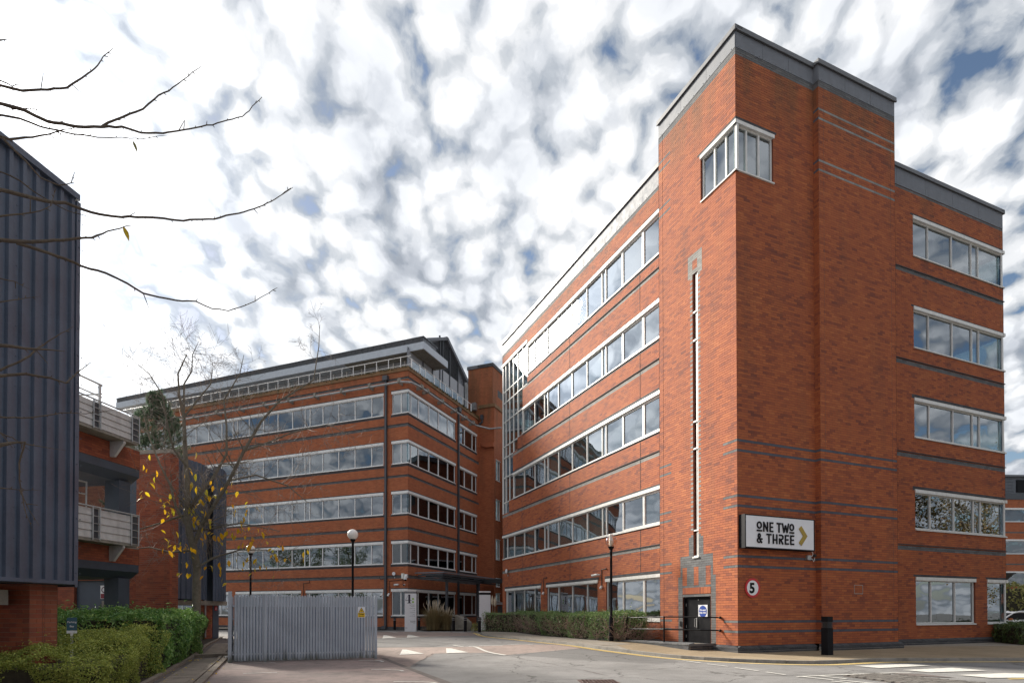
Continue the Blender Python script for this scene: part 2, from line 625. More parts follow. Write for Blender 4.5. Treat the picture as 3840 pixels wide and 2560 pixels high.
def split_iv(iv, cuts):
    out = []
    for a, b in iv:
        cur = [(a, b)]
        for c, d in cuts:
            nx = []
            for x, y in cur:
                if d <= x or c >= y:
                    nx.append((x, y))
                else:
                    if c > x + 0.01:
                        nx.append((x, c))
                    if d < y - 0.01:
                        nx.append((d, y))
            cur = nx
        out += cur
    return out


def brick_rects(s0, s1, z0, z1, holes, zones, bond=0.0):
    """holes: (a0,a1,z0,z1); zones: (a0,a1,z0,z1,key) where the brick kind differs. Returns {key: array of (a0,a1,z0,z1)}"""
    res = {}
    k0 = int(math.floor((z0 - ZB) / CH + 0.35))
    k1 = int(math.ceil((z1 - ZB) / CH - 0.35))
    for k in range(k0, k1):
        za, zb = ZB + k * CH, ZB + (k + 1) * CH
        zc = (za + zb) / 2
        za_, zb_ = max(za, z0), min(zb, z1)
        if zb_ - za_ < 0.03:
            continue
        hz = [(h[0], h[1]) for h in holes if h[2] < zc < h[3]]
        iv = split_iv([(s0, s1)], hz)
        zn = [q for q in zones if q[2] < zc < q[3]]
        segs = []
        for a, b in iv:
            cur = [(a, b, 'main')]
            for q in zn:
                nx = []
                for x, y, key in cur:
                    lo, hi = max(x, q[0]), min(y, q[1])
                    if hi - lo < 0.02 or key != 'main':
                        nx.append((x, y, key))
                        continue
                    if lo - x > 0.02:
                        nx.append((x, lo, key))
                    nx.append((lo, hi, q[4]))
                    if y - hi > 0.02:
                        nx.append((hi, y, key))
                cur = nx
            segs += cur
        sh = (k % 2) * BL / 2 + bond
        for a, b, key in segs:
            x = a
            first = math.floor((a - sh) / BL) * BL + sh + BL
            while x < b - 1e-4:
                nxt = first if first - x > 0.06 else first + BL
                nxt = min(nxt, b)
                if b - nxt < 0.05:
                    nxt = b
                res.setdefault(key, []).append((x, nxt, za_, zb_))
                x = nxt
                first = max(first, x) + (BL if abs(first - x) < 1e-4 else 0)
                if first <= x:
                    first = math.floor((x - sh) / BL) * BL + sh + BL
    return {k: np.array(v) for k, v in res.items()}


def rect_bricks_mesh(name, F, R, mat, org, proud=0.006, jitter=0.0008):
    n = len(R)
    j = rng.normal(0, jitter, n)
    a0, a1 = R[:, 0] + JT / 4, R[:, 1] - JT / 4
    z0, z1 = R[:, 2] + JT / 2, R[:, 3] - JT / 2
    P, d, nn = F.P, F.d, F.n
    V = np.zeros((n, 8, 3))
    of = proud + j
    for i, (aa, zz, f) in enumerate(((a0, z0, 1), (a1, z0, 1), (a1, z1, 1), (a0, z1, 1),
                                     (a0, z0, 0), (a1, z0, 0), (a1, z1, 0), (a0, z1, 0))):
        V[:, i, :] = P[None, :] + aa[:, None] * d[None, :] + (of * f)[:, None] * nn[None, :]
        V[:, i, 2] = zz
    V -= np.asarray(org)[None, None, :]
    Fc = (NB4[None, :, :] + 8 * np.arange(n)[:, None, None]).reshape(-1, 4)
    # orient outwards
    right = np.cross(d, [0, 0, 1])
    if np.dot(right, nn) < 0:
        Fc = Fc[:, ::-1]
    return np_mesh(name, V.reshape(-1, 3), Fc, mat)


def backing(F, s0, s1, z0, z1, holes, mats, parent, name='brick_wall', depth=0.30, reveal=0.16):
    """the wall behind the bricks: mortar face with the openings left out, and brick reveals round them"""
    mb = MB()
    xs = sorted(set([s0, s1] + [min(max(h[i], s0), s1) for h in holes for i in (0, 1)]))
    zs = sorted(set([z0, z1] + [min(max(h[i], z0), z1) for h in holes for i in (2, 3)]))
    solid = {}
    for i in range(len(xs) - 1):
        for k in range(len(zs) - 1):
            ca, cz = (xs[i] + xs[i + 1]) / 2, (zs[k] + zs[k + 1]) / 2
            if xs[i + 1] - xs[i] < 1e-5 or zs[k + 1] - zs[k] < 1e-5:
                continue
            inside = any(h[0] < ca < h[1] and h[2] < cz < h[3] for h in holes)
            solid[i, k] = not inside
            if not inside:
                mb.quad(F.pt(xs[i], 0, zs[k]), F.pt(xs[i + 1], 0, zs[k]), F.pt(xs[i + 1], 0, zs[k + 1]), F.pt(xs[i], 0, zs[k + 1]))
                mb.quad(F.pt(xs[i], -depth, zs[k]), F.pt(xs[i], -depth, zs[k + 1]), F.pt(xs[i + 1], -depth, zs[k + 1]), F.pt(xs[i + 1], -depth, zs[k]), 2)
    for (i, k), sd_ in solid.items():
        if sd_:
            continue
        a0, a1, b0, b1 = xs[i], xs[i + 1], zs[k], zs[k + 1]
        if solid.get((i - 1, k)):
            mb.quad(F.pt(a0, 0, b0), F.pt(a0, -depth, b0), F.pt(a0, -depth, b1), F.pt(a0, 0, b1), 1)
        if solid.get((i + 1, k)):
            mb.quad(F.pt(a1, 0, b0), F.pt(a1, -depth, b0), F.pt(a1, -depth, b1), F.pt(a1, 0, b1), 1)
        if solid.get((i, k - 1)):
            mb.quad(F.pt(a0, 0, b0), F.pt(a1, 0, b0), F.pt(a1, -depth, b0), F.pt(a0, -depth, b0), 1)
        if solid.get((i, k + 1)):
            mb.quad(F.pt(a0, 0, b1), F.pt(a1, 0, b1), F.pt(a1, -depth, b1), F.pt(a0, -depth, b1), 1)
    return mb.build(name, mats, parent)


FULL_BRICK = {}
QUOTA = {}


def unit_brick(mat):
    """one shared brick, its own corner at the origin, lying along x with its face towards -y"""
    if mat.name not in FULL_BRICK:
        mb = MB()
        mb.cube(JT / 4, BL - JT / 4, -0.0065, 0.0, JT / 2, CH - JT / 2)
        FULL_BRICK[mat.name] = mb.mesh('brick', mat)
    return FULL_BRICK[mat.name]


SINGLES = []     # (distance, frame, rect, mat, parent)


def brick_wall(F, s0, s1, z0, z1, parent, holes=(), zones=(), mats=None, mort=None, bond=0.0, bname='brick_wall', singles=0, near=None, cam_xy=(0, 0)):
    mats = mats or {'main': M_BRICK}
    wall = backing(F, s0, s1, z0, z1, list(holes), [mort or M_MORT, M_REVEAL, M_INT], parent, bname)
    R = brick_rects(s0, s1, z0, z1, holes, zones, bond)
    for key, arr in R.items():
        if key in ('skip',):
            continue
        mat = mats[key]
        if singles and key == 'main':
            full = np.where((np.abs(arr[:, 1] - arr[:, 0] - BL) < 1e-3) & (np.abs(arr[:, 3] - arr[:, 2] - CH) < 1e-3))[0]
            ctr = F.P[None, :2] + ((arr[full, 0] + arr[full, 1]) / 2)[:, None] * F.d[None, :2]
            dist = np.sqrt((ctr ** 2).sum(1) + ((arr[full, 2] + arr[full, 3]) / 2 - EYE) ** 2)
            pick = full[np.argsort(dist)[:singles]]
            me = unit_brick(mat)
            right = np.cross(F.d, [0, 0, 1])
            sgn = np.dot(right, F.n) > 0
            for q in pick:
                a0, a1, b0, b1 = arr[q]
                st = a0 if sgn else a1
                dv = F.d if sgn else -F.d
                p = F.P + F.d * st
                o = link('brick', me, wall)
                org = ORG[wall.name]
                o.location = (p[0] - org[0], p[1] - org[1], b0 - org[2])
                o.rotation_euler = (0, 0, math.atan2(dv[1], dv[0]))
            keep = np.ones(len(arr), bool)
            keep[pick] = False
            arr = arr[keep]
        nm = {'main': 'brickwork', 'grey': 'grey_brickwork', 'greyl': 'pale_brickwork', 'dark': 'dark_brickwork'}.get(key, 'brickwork')
        me = rect_bricks_mesh(nm, F, arr, mat, ORG[wall.name])
        o = link(nm, me, wall)
        o['kind'] = 'stuff'
    return wall


def soldier(F, a0, a1, z0, z1, mat, parent, pitch=CH, proud=0.014):
    """bricks on end"""
    n = max(1, int(round((a1 - a0) / pitch)))
    p = (a1 - a0) / n
    R = np.array([(a0 + i * p, a0 + (i + 1) * p, z0, z1) for i in range(n)])
    me = rect_bricks_mesh('soldier_course', F, R, mat, ORG[parent.name], proud)
    o = link('soldier_course', me, parent)
    o['kind'] = 'stuff'
    return o


def pane(F, a0, a1, z0, z1, o, mat, parent):
    mb = MB()
    mb.box(F, a0, a1, o - 0.022, o, z0, z1)
    return mb.build('pane', mat, parent)


def window(F, a0, a1, zs, zl, mull, parent, fm=None, gm=None, lintel=0.17, sill=True, blinds=(), o=-0.09, wl=0.05, sash=(), trans=(), ends=(True, True), lint_out=0.05):
    """a run of lights between sill zs and lintel top zl; mull = centres of the mullions"""
    fm = fm or M_WHITE
    gm = gm or M_GLASS
    mb = MB()
    zt = zl - lintel
    zb = zs + (0.09 if sill else 0.0)
    fw = 0.05
    d0, d1 = o - 0.07, o + 0.03
    # head and foot of the frame
    mb.box(F, a0, a1, d0, d1, zt - fw, zt)
    mb.box(F, a0, a1, d0, d1, zb, zb + fw)
    edges = []
    if ends[0]:
        mb.box(F, a0, a0 + fw, d0, d1, zb + fw, zt - fw)
        edges.append(a0 + fw)
    else:
        edges.append(a0)
    xs = []
    for m in mull:
        mb.box(F, m - wl / 2, m + wl / 2, d0, d1 + 0.012, zb + fw, zt - fw)
        xs.append((m - wl / 2, m + wl / 2))
    last = a1 - fw if ends[1] else a1
    if ends[1]:
        mb.box(F, a1 - fw, a1, d0, d1, zb + fw, zt - fw)
    for t in trans:
        prev = edges[0]
        for x0, x1 in xs + [(last, last)]:
            mb.box(F, prev, x0, d0, d1 - 0.004, t - 0.03, t + 0.03)
            prev = x1
    # opening sashes have their own inner frame
    cells = []
    prev = edges[0]
    for x0, x1 in xs + [(last, last)]:
        cells.append((prev, x0))
        prev = x1
    for i in sash:
        if i < len(cells):
            c0, c1 = cells[i]
            for q in ((c0, c0 + 0.055, zb + fw, zt - fw), (c1 - 0.055, c1, zb + fw, zt - fw),
                      (c0 + 0.055, c1 - 0.055, zb + fw, zb + fw + 0.055), (c0 + 0.055, c1 - 0.055, zt - fw - 0.055, zt - fw)):
                mb.box(F, q[0], q[1], d0, d1 + 0.006, q[2], q[3])
    win = mb.build('window', fm, parent)
    for i, (c0, c1) in enumerate(cells):
        zz = [zb + fw] + [t for t in trans] + [zt - fw]
        for k in range(len(zz) - 1):
            pane(F, c0 - 0.005, c1 + 0.005, zz[k], zz[k + 1], o - 0.02 - 0.0015 * (i % 3), gm, win)
        if i in blinds and c1 - c0 > 0.5:
            bb = MB()
            x = c0 + 0.03
            ang = random.uniform(0.25, 0.9)
            while x < c1 - 0.05:
                wd = 0.089
                dx, dy = math.cos(ang) * wd / 2, math.sin(ang) * wd / 2
                zt2, zb2 = zt - 0.05, zb + 0.06
                c = x + wd / 2
                bb.hexa([F.pt(c - dx, o - 0.17 - dy, zb2), F.pt(c + dx, o - 0.17 + dy, zb2), F.pt(c + dx, o - 0.172 + dy, zb2), F.pt(c - dx, o - 0.172 - dy, zb2),
                         F.pt(c - dx, o - 0.17 - dy, zt2), F.pt(c + dx, o - 0.17 + dy, zt2), F.pt(c + dx, o - 0.172 + dy, zt2), F.pt(c - dx, o - 0.172 - dy, zt2)])
                x += 0.08
            bb.build('blind', M_BLIND, win)
    if lintel:
        lb = MB()
        lb.box(F, a0 - 0.06, a1 + (0.06 if ends[1] else 0.0), -0.12, lint_out, zt, zl)
        lb.build('lintel', fm, win)
    if sill:
        sb = MB()
        sb.hexa([F.pt(a0 - 0.05, -0.14, zs), F.pt(a1 + 0.04, -0.14, zs), F.pt(a1 + 0.04, 0.06, zs), F.pt(a0 - 0.05, 0.06, zs),
                 F.pt(a0 - 0.05, -0.14, zb), F.pt(a1 + 0.04, -0.14, zb), F.pt(a1 + 0.04, 0.06, zb - 0.035), F.pt(a0 - 0.05, 0.06, zb - 0.035)])
        sb.build('sill', fm, win)
    return win


def shadow_gap_strip(F, a0, a1, z, parent, name='shadow_gap_strip', mat=None):
    """a projecting dark strip whose colour stands in for the shadow gap above grey courses"""
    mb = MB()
    mb.box(F, a0, a1, 0.0, 0.055, z, z + 0.035)  # dark colour paints the gap's shade; the strip itself projects
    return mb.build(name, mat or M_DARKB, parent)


def plinth(F, a0, a1, parent, z0=-0.14, out=0.16, mitre=(0, 0), top=ZB):
    """dark engineering brick plinth: two courses and a sloped top course"""
    G_ = F.off(0, out)
    h = top - 0.11
    R = []
    nrow = 3
    zz = np.linspace(z0, h, nrow + 1)
    for k in range(nrow):
        x = a0 - mitre[0]
        sh = (k % 2) * BL / 2
        while x < a1 + mitre[1] - 1e-4:
            nx = math.floor((x - sh) / BL + 1 + 1e-6) * BL + sh
            if nx - x < 0.05:
                nx += BL
            nx = min(nx, a1 + mitre[1])
            R.append((x, nx, zz[k], zz[k + 1]))
            x = nx
    mb = MB()
    mb.box(F, a0 - mitre[0] + 0.004, a1 + mitre[1] - 0.004, 0.0, out, z0, h - 0.002)
    pl = mb.build('plinth', M_MORTG, parent)
    o = link('dark_brickwork', rect_bricks_mesh('dark_brickwork', G_, np.array(R), M_DARKB, ORG[pl.name]), pl)
    o['kind'] = 'stuff'
    # sloping stretchers on top
    sb = MB()
    x = a0 - mitre[0]
    while x < a1 + mitre[1] - 0.02:
        nx = min(x + 0.1625, a1 + mitre[1])
        e = random.uniform(-0.003, 0.003)
        sb.hexa([F.pt(x + 0.004, 0.0, h), F.pt(nx - 0.004, 0.0, h), F.pt(nx - 0.004, out + 0.014, h), F.pt(x + 0.004, out + 0.014, h),
                 F.pt(x + 0.004, 0.0, top - 0.003 + e), F.pt(nx - 0.004, 0.0, top - 0.003 + e), F.pt(nx - 0.004, out + 0.010, h + 0.03 + e), F.pt(x + 0.004, out + 0.010, h + 0.03 + e)])
        x = nx
    s_ = sb.build('plinth_capping', M_DARKB, pl)
    s_['kind'] = 'stuff'
    return pl


def cladding(F, a0, a1, z0, z1, parent, pitch=1.9, o=0.02, m0=0.0, m1=0.0, cop=0.16):
    """flat metal parapet panels with rivets and a coping"""
    n = max(1, int(round((a1 - a0) / pitch)))
    p = (a1 - a0) / n
    for i in range(n):
        mb = MB()
        mb.box(F, a0 + i * p + 0.006, a0 + (i + 1) * p - 0.006, o - 0.06, o, z0, z1 - cop)
        for t in (0.12, 0.5, 0.88):
            c = a0 + (i + t) * p
            for zz in (z0 + 0.07,):
                mb.box(F, c - 0.014, c + 0.014, o, o + 0.012, zz - 0.014, zz + 0.014)
        mb.build('cladding_panel', M_CLAD, parent)
    cb = MB()
    cb.box(F, a0 - m0, a1 + m1, -0.30, o + 0.07, z1 - cop, z1)
    cb.box(F, a0 - m0, a1 + m1, o + 0.03, o + 0.085, z1 - cop - 0.05, z1 - cop + 0.02)
    cb.build('coping', M_COPING, parent)


# ------------------------------------------------------------------ site frames
AZA, AZC = 0.397693412, 1.18848253
DA = np.array([-math.sin(AZA), math.cos(AZA), 0])
DB = np.array([math.cos(AZA), math.sin(AZA), 0])
NA = np.array([-DA[1], DA[0], 0])
NBB = np.array([DB[1], -DB[0], 0])
T0 = np.array([9.0407, 23.3190, 0.0])
FA = Fr(T0, DA, NA)            # left face of the tower
FB = Fr(T0, DB, NBB)           # right face of the tower
FB2 = FB.off(0, 0.25)          # its projecting right half
FWA = FA.off(0, -0.8)          # long wing to the left
FWB = FB.off(0, -1.2)          # short wing to the right
DC = np.array([-math.sin(AZC), math.cos(AZC), 0])
DD = np.array([math.cos(AZC), math.sin(AZC), 0])
NC = np.array([-0.37306822, -0.92780392, 0])
ND = np.array([0.92780392, -0.37306822, 0])
P4 = np.array([-9.749, 54.5, 0.0])
FC = Fr(P4, DC, NC)
FD = Fr(P4, DD, ND)

RK = lambda k: ZB + k * CH     # top of course k
BMATS = {'main': M_BRICK, 'grey': M_GREY, 'greyl': M_GREYL, 'dark': M_DARKB}

# ================================================================== the building on the right
bld = thing('office_building', tuple(T0), 'red brick office tower with two wings, grey metal parapet, beside the road', 'building')

bandk = [6, 10, 32, 36, 56, 60, 78, 82]
zA = []
for k in bandk:
    zA.append((0.0, 0.78, RK(k - 1), RK(k), 'grey'))
    zA.append((4.13, 5.0, RK(k - 1), RK(k), 'grey'))
for k in (201, 205, 223, 227):
    zA.append((4.13, 5.0, RK(k - 1), RK(k), 'grey'))
# grey brick dressings round the fire door, the slot window and its cap (red insets are named first, so they win)
zA += [(3.06, 3.36, 2.83, 3.67, 'red2'), (2.30, 2.60, 2.83, 3.67, 'red2'), (1.54, 1.84, 2.83, 3.67, 'red2'),
       (2.31, 2.62, 16.78, 17.15, 'red2'),
       (1.24, 1.52, 0.0, 3.25, 'grey'), (3.36, 3.66, 0.0, 3.25, 'grey'), (1.52, 3.36, 2.72, 3.25, 'grey'),
       (1.40, 3.50, 3.25, 4.10, 'grey'), (1.98, 2.92, 4.10, 4.93, 'grey'), (2.14, 2.77, 4.93, 5.03, 'grey'),
       (2.00, 2.92, 16.47, 17.50, 'greyl')]
k = 49
while RK(k) < 16.45:
    zA += [(2.62, 2.78, RK(k), RK(k + 1), 'greyl'), (2.12, 2.28, RK(k), RK(k + 1), 'greyl')]
    k += 2
zA += [(0, 5.0, 24.15, 24.46, 'grey')]
holesA = [(1.54, 3.35, -0.2, 2.33), (1.54, 3.35, 2.43, 2.72), (2.28, 2.62, 4.06, 16.62), (0.0, 2.06, 19.42, 21.50)]
zA += [(1.54, 3.35, 2.33, 2.43, 'grey')]
MA = dict(BMATS)
MA['red2'] = M_BRICK
zA.append((0.0, 2.25, 21.50, 21.62, 'dark'))
wA = brick_wall(FA, 0.0, 5.0, ZB, 24.46, bld, holesA, zA, MA, singles=170)
soldier(FA, 1.54, 3.35, 2.43, 2.72, M_BRICK, wA)
bk = MB()
bk.box(FA, 1.54, 3.35, -0.02, 0.0, 2.43, 2.72)
bk.build('mortar_bed', M_MORT, wA)

holesB = [(0.0, 2.02, 19.42, 21.50)]
zB = [(0, 4.36, RK(k - 1), RK(k), 'darkg') for k in bandk] + [(0, 4.36, 24.15, 24.46, 'grey'), (0.0, 2.2, 21.50, 21.62, 'dark')]
MBm = dict(BMATS)
MBm['darkg'] = brick_mat('slate_band_brick', [(0, (0.06, 0.065, 0.085)), (1, (0.10, 0.105, 0.13))], 0.1)
brick_wall(FB, 0.0, 4.36, ZB, 24.46, bld, holesB, zB, MBm, bond=0.08, singles=80)
zB2 = [(4.36, 9.25, RK(k - 1), RK(k), 'darkg') for k in bandk] + [(4.36, 9.25, RK(k - 1), RK(k), 'greyl') for k in (201, 205, 223, 227)] + [(4.36, 9.25, 24.15, 24.46, 'grey')]
brick_wall(FB2, 4.36, 9.25, ZB, 24.46, bld, [], zB2, MBm, bond=0.05, singles=50)
FRET = Fr(T0 + DB * 4.36, NBB, -DB)
zR = [(0.0, 0.262, RK(k - 1), RK(k), 'darkg') for k in bandk + [201, 205, 223, 227]] + [(0, 0.262, 24.15, 24.46, 'grey')]
brick_wall(FRET, 0.0, 0.262, ZB, 24.46, bld, [], zR, MBm, bname='return_wall')
# the tower's two hidden returns
brick_wall(Fr(T0 + DA * 5.0, -NA, DA), -0.012, 3.4, ZB, 24.46, bld, [], [], BMATS, bname='return_wall')
brick_wall(Fr(T0 + DB * 9.25, -NBB, DB), -0.262, 3.4, ZB, 24.46, bld, [], [], BMATS, bname='return_wall')

plinth(FA, 0.0, 1.24, bld, mitre=(0.16, 0))
plinth(FA, 3.66, 5.0, bld, mitre=(0.0, 0.16))
plinth(FB, 0.0, 4.36, bld, mitre=(0.165, -0.165))
plinth(FB2, 4.36, 9.25, bld, mitre=(0.165, 0.16))
cladding(FA, 0.0, 5.0, 24.46, 25.32, bld, 1.7, 0.02, m0=0.09, m1=0.05)
cladding(FB, 0.0, 4.36, 24.46, 25.32, bld, 1.5, 0.02, m0=-0.02)
cladding(FB2, 4.36, 9.25, 24.46, 25.32, bld, 1.65, 0.02, m0=0.08, m1=0.05)
cb = MB()
cb.box(FRET, 0.0, 0.24, -0.02, 0.02, 24.46, 25.16)
cb.build('cladding_panel', M_CLAD, bld)
rb_ = MB()
rb_.hexa([FA.pt(0.3, -0.3, 24.9), FB2.pt(9.0, -0.5, 24.9), FB.pt(9.0, -5.0, 24.9), FA.pt(5.0, -0.3, 24.9),
          FA.pt(0.3, -0.3, 25.0), FB2.pt(9.0, -0.5, 25.0), FB.pt(9.0, -5.0, 25.0), FA.pt(5.0, -0.3, 25.0)])
rb_.build('tower_roof', M_ROOF, bld)

# corner window of the tower
window(FA, 0.012, 2.0, 19.42, 21.50, [0.60, 1.26], bld, wl=0.075, ends=(False, True), lintel=0.15)
window(FB, 0.012, 2.0, 19.42, 21.50, [0.62, 1.28], bld, wl=0.075, ends=(False, True), lintel=0.15)
cp = MB()
cp.box(FA, -0.035, 0.07, -0.12, -0.02, 19.51, 21.35)
cp.box(FA, -0.052, 0.0, -0.10, 0.052, 21.352, 21.502)
cp.build('corner_post', M_WHITE, bld)

# slot window
sm = MB()
for z0_, z1_ in ((4.10, 5.20), (5.24, 8.80), (8.86, 10.0), (10.06, 13.60), (13.66, 14.85), (14.91, 16.58)):
    sm.box(FA, 2.30, 2.345, -0.10, -0.03, z0_, z1_)
    sm.box(FA, 2.42, 2.455, -0.10, -0.05, z0_, z1_)
for z in (4.08, 5.22, 8.83, 10.03, 13.63, 14.88):
    sm.box(FA, 2.26, 2.60, -0.10, 0.0, z - 0.03, z + 0.03)
sm.box(FA, 2.24, 2.64, -0.08, 0.06, 4.0, 4.055)
slot = sm.build('slot_window', M_WHITE, bld)
pane(FA, 2.345, 2.615, 4.1, 16.6, -0.11, M_GLASS, slot)
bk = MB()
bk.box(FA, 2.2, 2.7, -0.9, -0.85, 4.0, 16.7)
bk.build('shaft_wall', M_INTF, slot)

# fire door
dm_ = MB()
dm_.box(FA, 1.54, 1.62, -0.20, -0.05, 0.28, 2.33)
dm_.box(FA, 3.27, 3.35, -0.20, -0.05, 0.28, 2.33)
dm_.box(FA, 1.62, 3.27, -0.20, -0.05, 2.25, 2.33)
door = dm_.build('door_frame', M_BLACK, bld)
lf = MB()
lf.box(FA, 1.63, 3.26, -0.17, -0.12, 0.29, 2.245)
leaf = lf.build('door', M_BLACK, bld)
hb = MB()
hb.tube([FA.pt(2.62, -0.12, 1.34), FA.pt(2.62, -0.05, 1.34), FA.pt(2.62, -0.05, 0.98), FA.pt(2.62, -0.12, 0.98)], 0.017, 8)
hb.box(FA, 2.55, 2.60, -0.12, -0.112, 0.94, 1.38)
hb.build('handle', M_STEEL, leaf)
for z in (0.55, 0.98, 1.95):
    h_ = MB()
    h_.box(FA, 3.235, 3.285, -0.125, -0.10, z - 0.06, z + 0.06)
    h_.build('hinge', M_STEEL, leaf)
k_ = MB()
k_.ball(*FA.pt(2.44, -0.11, 2.16), 0.02, 10, 6)
k_.build('door_viewer', M_WHITE, leaf)
st = MB()
st.box(FA, 1.24, 3.66, -0.25, 0.02, 0.16, 0.283)
st.build('door_step', M_GREY, bld)

# ---- long wing on the left
SE = 27.27
mulA = [26.36, 24.90, 22.95, 21.02, 19.38, 18.84, 17.2, 15.27, 13.37, 11.60, 11.17, 9.45, 7.5]
curt = [(22.20, 19.95, 22.30), (22.20, 19.02, 19.95), (23.10, 17.42, 19.02), (23.10, 15.40, 17.42), (24.10, 14.45, 15.40),
        (25.02, 12.80, 14.45), (25.02, 10.72, 12.80), (25.86, 9.76, 10.72)]
rowsA = [(19.66, 21.95, 22.20), (15.02 + .38, 17.42, 23.10), (10.70, 12.78, 25.02), (6.0, 7.98, 27.21)]
holesW = [(4.9, e, zs, zl) for zs, zl, e in rowsA] + [(a, 27.4, z0_, z1_) for a, z0_, z1_ in curt]
gw = [(19.90, 26.60), (12.06, 18.88), (4.9, 11.10)]
holesW += [(a, b, 1.14, 3.56) for a, b in gw]
zW = []
for zs, zl, e in rowsA:
    zW.append((4.9, e + 0.1, zl, zl + 0.12, 'dark'))
    zW.append((4.9, e, zs - 0.09, zs, 'dark'))
for a, b in gw:
    zW.append((a - 0.15, b + 0.15, 3.56, 3.68, 'dark'))
sc = [5.02, 9.72, 14.38, 19.0]
for z in sc:
    zW.append((4.9, 27.3, z - 0.20, z, 'greyl'))
zW.append((4.9, 27.3, 23.0, 23.3, 'grey'))
brick_wall(FWA, 4.7, SE, ZB, 23.15, bld, holesW, zW, BMATS, bond=0.11)
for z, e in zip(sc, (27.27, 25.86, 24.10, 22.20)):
    shadow_gap_strip(FWA, 4.8, e, z + 0.0, bld)
plinth(FWA, 4.7, SE, bld)
cladding(FWA, 4.9, SE, 23.15, 24.3, bld, 2.4, 0.02, m1=0.06, cop=0.2)
E_ = [22.20, 23.10, 24.10, 25.02, 25.86, 26.62, 27.21]
for i, (zs, zl, e) in enumerate(rowsA):
    mm = [m for m in mulA if m < e - 0.2]
    idx = [j for j in range(len(mm) + 1)]
    bl = {0: (), 1: (6, 7), 2: (0, 3, 4, 6, 7, 9, 10, 11), 3: (1, 2, 3, 5, 6, 7, 8, 9, 13)}[i]
    mm = sorted(mm)
    window(FWA, 5.0, e, zs, zl, mm, bld, blinds=[len(mm) - b for b in bl], sash=(0, 1), ends=(True, i == 3))
for (a, b), in zip(gw):
    mm = sorted(m for m in mulA if a + 0.2 < m < b - 0.2)
    window(FWA, max(a, 5.0), b, 1.14, 3.56, mm, bld, sash=(0, 1) if a < 6 else ())
# stepped curtain wall at the far end
cm = MB()
cellc = []
for (a, z0_, z1_) in curt:
    ed = [x for x in E_ if x >= a - 0.01]
    for i in range(len(ed) - 1):
        cellc.append((ed[i], ed[i + 1], z0_, z1_))
    for x in ed:
        cm.box(FWA, x - 0.035, x + 0.035, -0.14, -0.02, z0_ + 0.03, z1_ - 0.03)
for (a, z0_, z1_) in curt:
    cm.box(FWA, a - 0.05, 27.27, -0.14, -0.015, z0_ - 0.035, z0_ + 0.03)
cm.box(FWA, 22.2, 27.3, -0.14, 0.05, 22.15, 22.32)
cm.box(FWA, 27.2, 27.29, -0.14, 0.0, 9.7, 22.3)
cw_ = cm.build('curtain_wall', M_WHITE, bld)
for c in cellc:
    pane(FWA, c[0] + 0.03, c[1] - 0.03, c[2] + 0.03, c[3] - 0.03, -0.09, M_GLASS, cw_)
# movement joints
mj = MB()
for s_ in (7.7, 15.48, 23.2):
    for z0_, z1_ in ((3.7, 6.0), (8.1, 10.6), (12.9, 15.3), (17.6, 19.5)):
        mj.box(FWA, s_ - 0.012, s_ + 0.012, 0.0, 0.0155, z0_, z1_)
mj.build('movement_joint', M_DARKB, bld)
# far end of the wing
brick_wall(Fr(FWA.P + DA * SE, -NA, DA), -0.012, 12.0, ZB, 23.15, bld, [(-.2, 3, 9.76, 22.3)], [], BMATS, bname='end_wall')
e2 = window(Fr(FWA.P + DA * SE, -NA, DA), 0.02, 3.0, 9.76, 22.3, [1.0, 2.0], bld, lintel=0.17, sill=False, trans=(12.78, 15.4, 17.42, 19.95))

# ---- short wing on the right
SB = 20.45
rowsB = [(19.66, 21.74), (14.98, 17.12), (10.42, 12.47), (5.75, 7.82)]
holesV = [(12.78, 20.5, zs, zl) for zs, zl in rowsB] + [(12.78, 17.66, 0.96, 3.40), (18.72, 20.5, 0.96, 3.40)]
zV = []
for zs, zl in rowsB:
    zV.append((12.6, 20.5, zl, zl + 0.12, 'dark'))
scB = [4.98, 9.63, 14.28, 18.90]
for z in scB:
    zV.append((9.2, 20.5, z - 0.20, z, 'grey'))
zV += [(12.6, 17.8, 3.40, 3.52, 'dark'), (18.6, 20.5, 3.40, 3.52, 'dark'), (9.2, 20.5, 22.85, 23.1, 'grey')]
MV = dict(BMATS)
brick_wall(FWB, 9.2, SB, ZB, 23.0, bld, holesV, zV, MV, bond=0.02)
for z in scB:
    shadow_gap_strip(FWB, 9.27, SB + 0.05, z, bld)
plinth(FWB, 9.2, SB, bld, mitre=(0, 0.16))
cladding(FWB, 9.3, SB, 23.0, 24.05, bld, 2.2, 0.02, m1=0.06, cop=0.16)
for i, (zs, zl) in enumerate(rowsB):
    window(FWB, 12.82, 20.43, zs, zl, [14.05, 16.0, 17.68, 18.3], bld, ends=(True, True), sash=(), wl=0.045)
window(FWB, 12.82, 17.62, 0.96, 3.40, [14.06, 16.02], bld)
window(FWB, 18.76, 20.43, 0.96, 3.40, [], bld)
FE = Fr(FWB.P + DB * SB, -NBB, DB)
holesE = [(-0.1, 2.6, zs, zl) for zs, zl in rowsB] + [(-.1, 1.6, 0.96, 3.40)]
brick_wall(FE, -0.012, 14.0, ZB, 23.0, bld, holesE, [(0, 14, z - .2, z, 'dark') for z in scB], MV, bname='end_wall')
for i, (zs, zl) in enumerate(rowsB):
    window(FE, -0.02, 2.55, zs, zl, [1.3], bld, lint_out=0.05)
window(FE, -0.02, 1.55, 0.96, 3.40, [], bld)
cladding(FE, 0, 14.0, 23.0, 24.05, bld, 2.2, 0.02, m0=0.09)

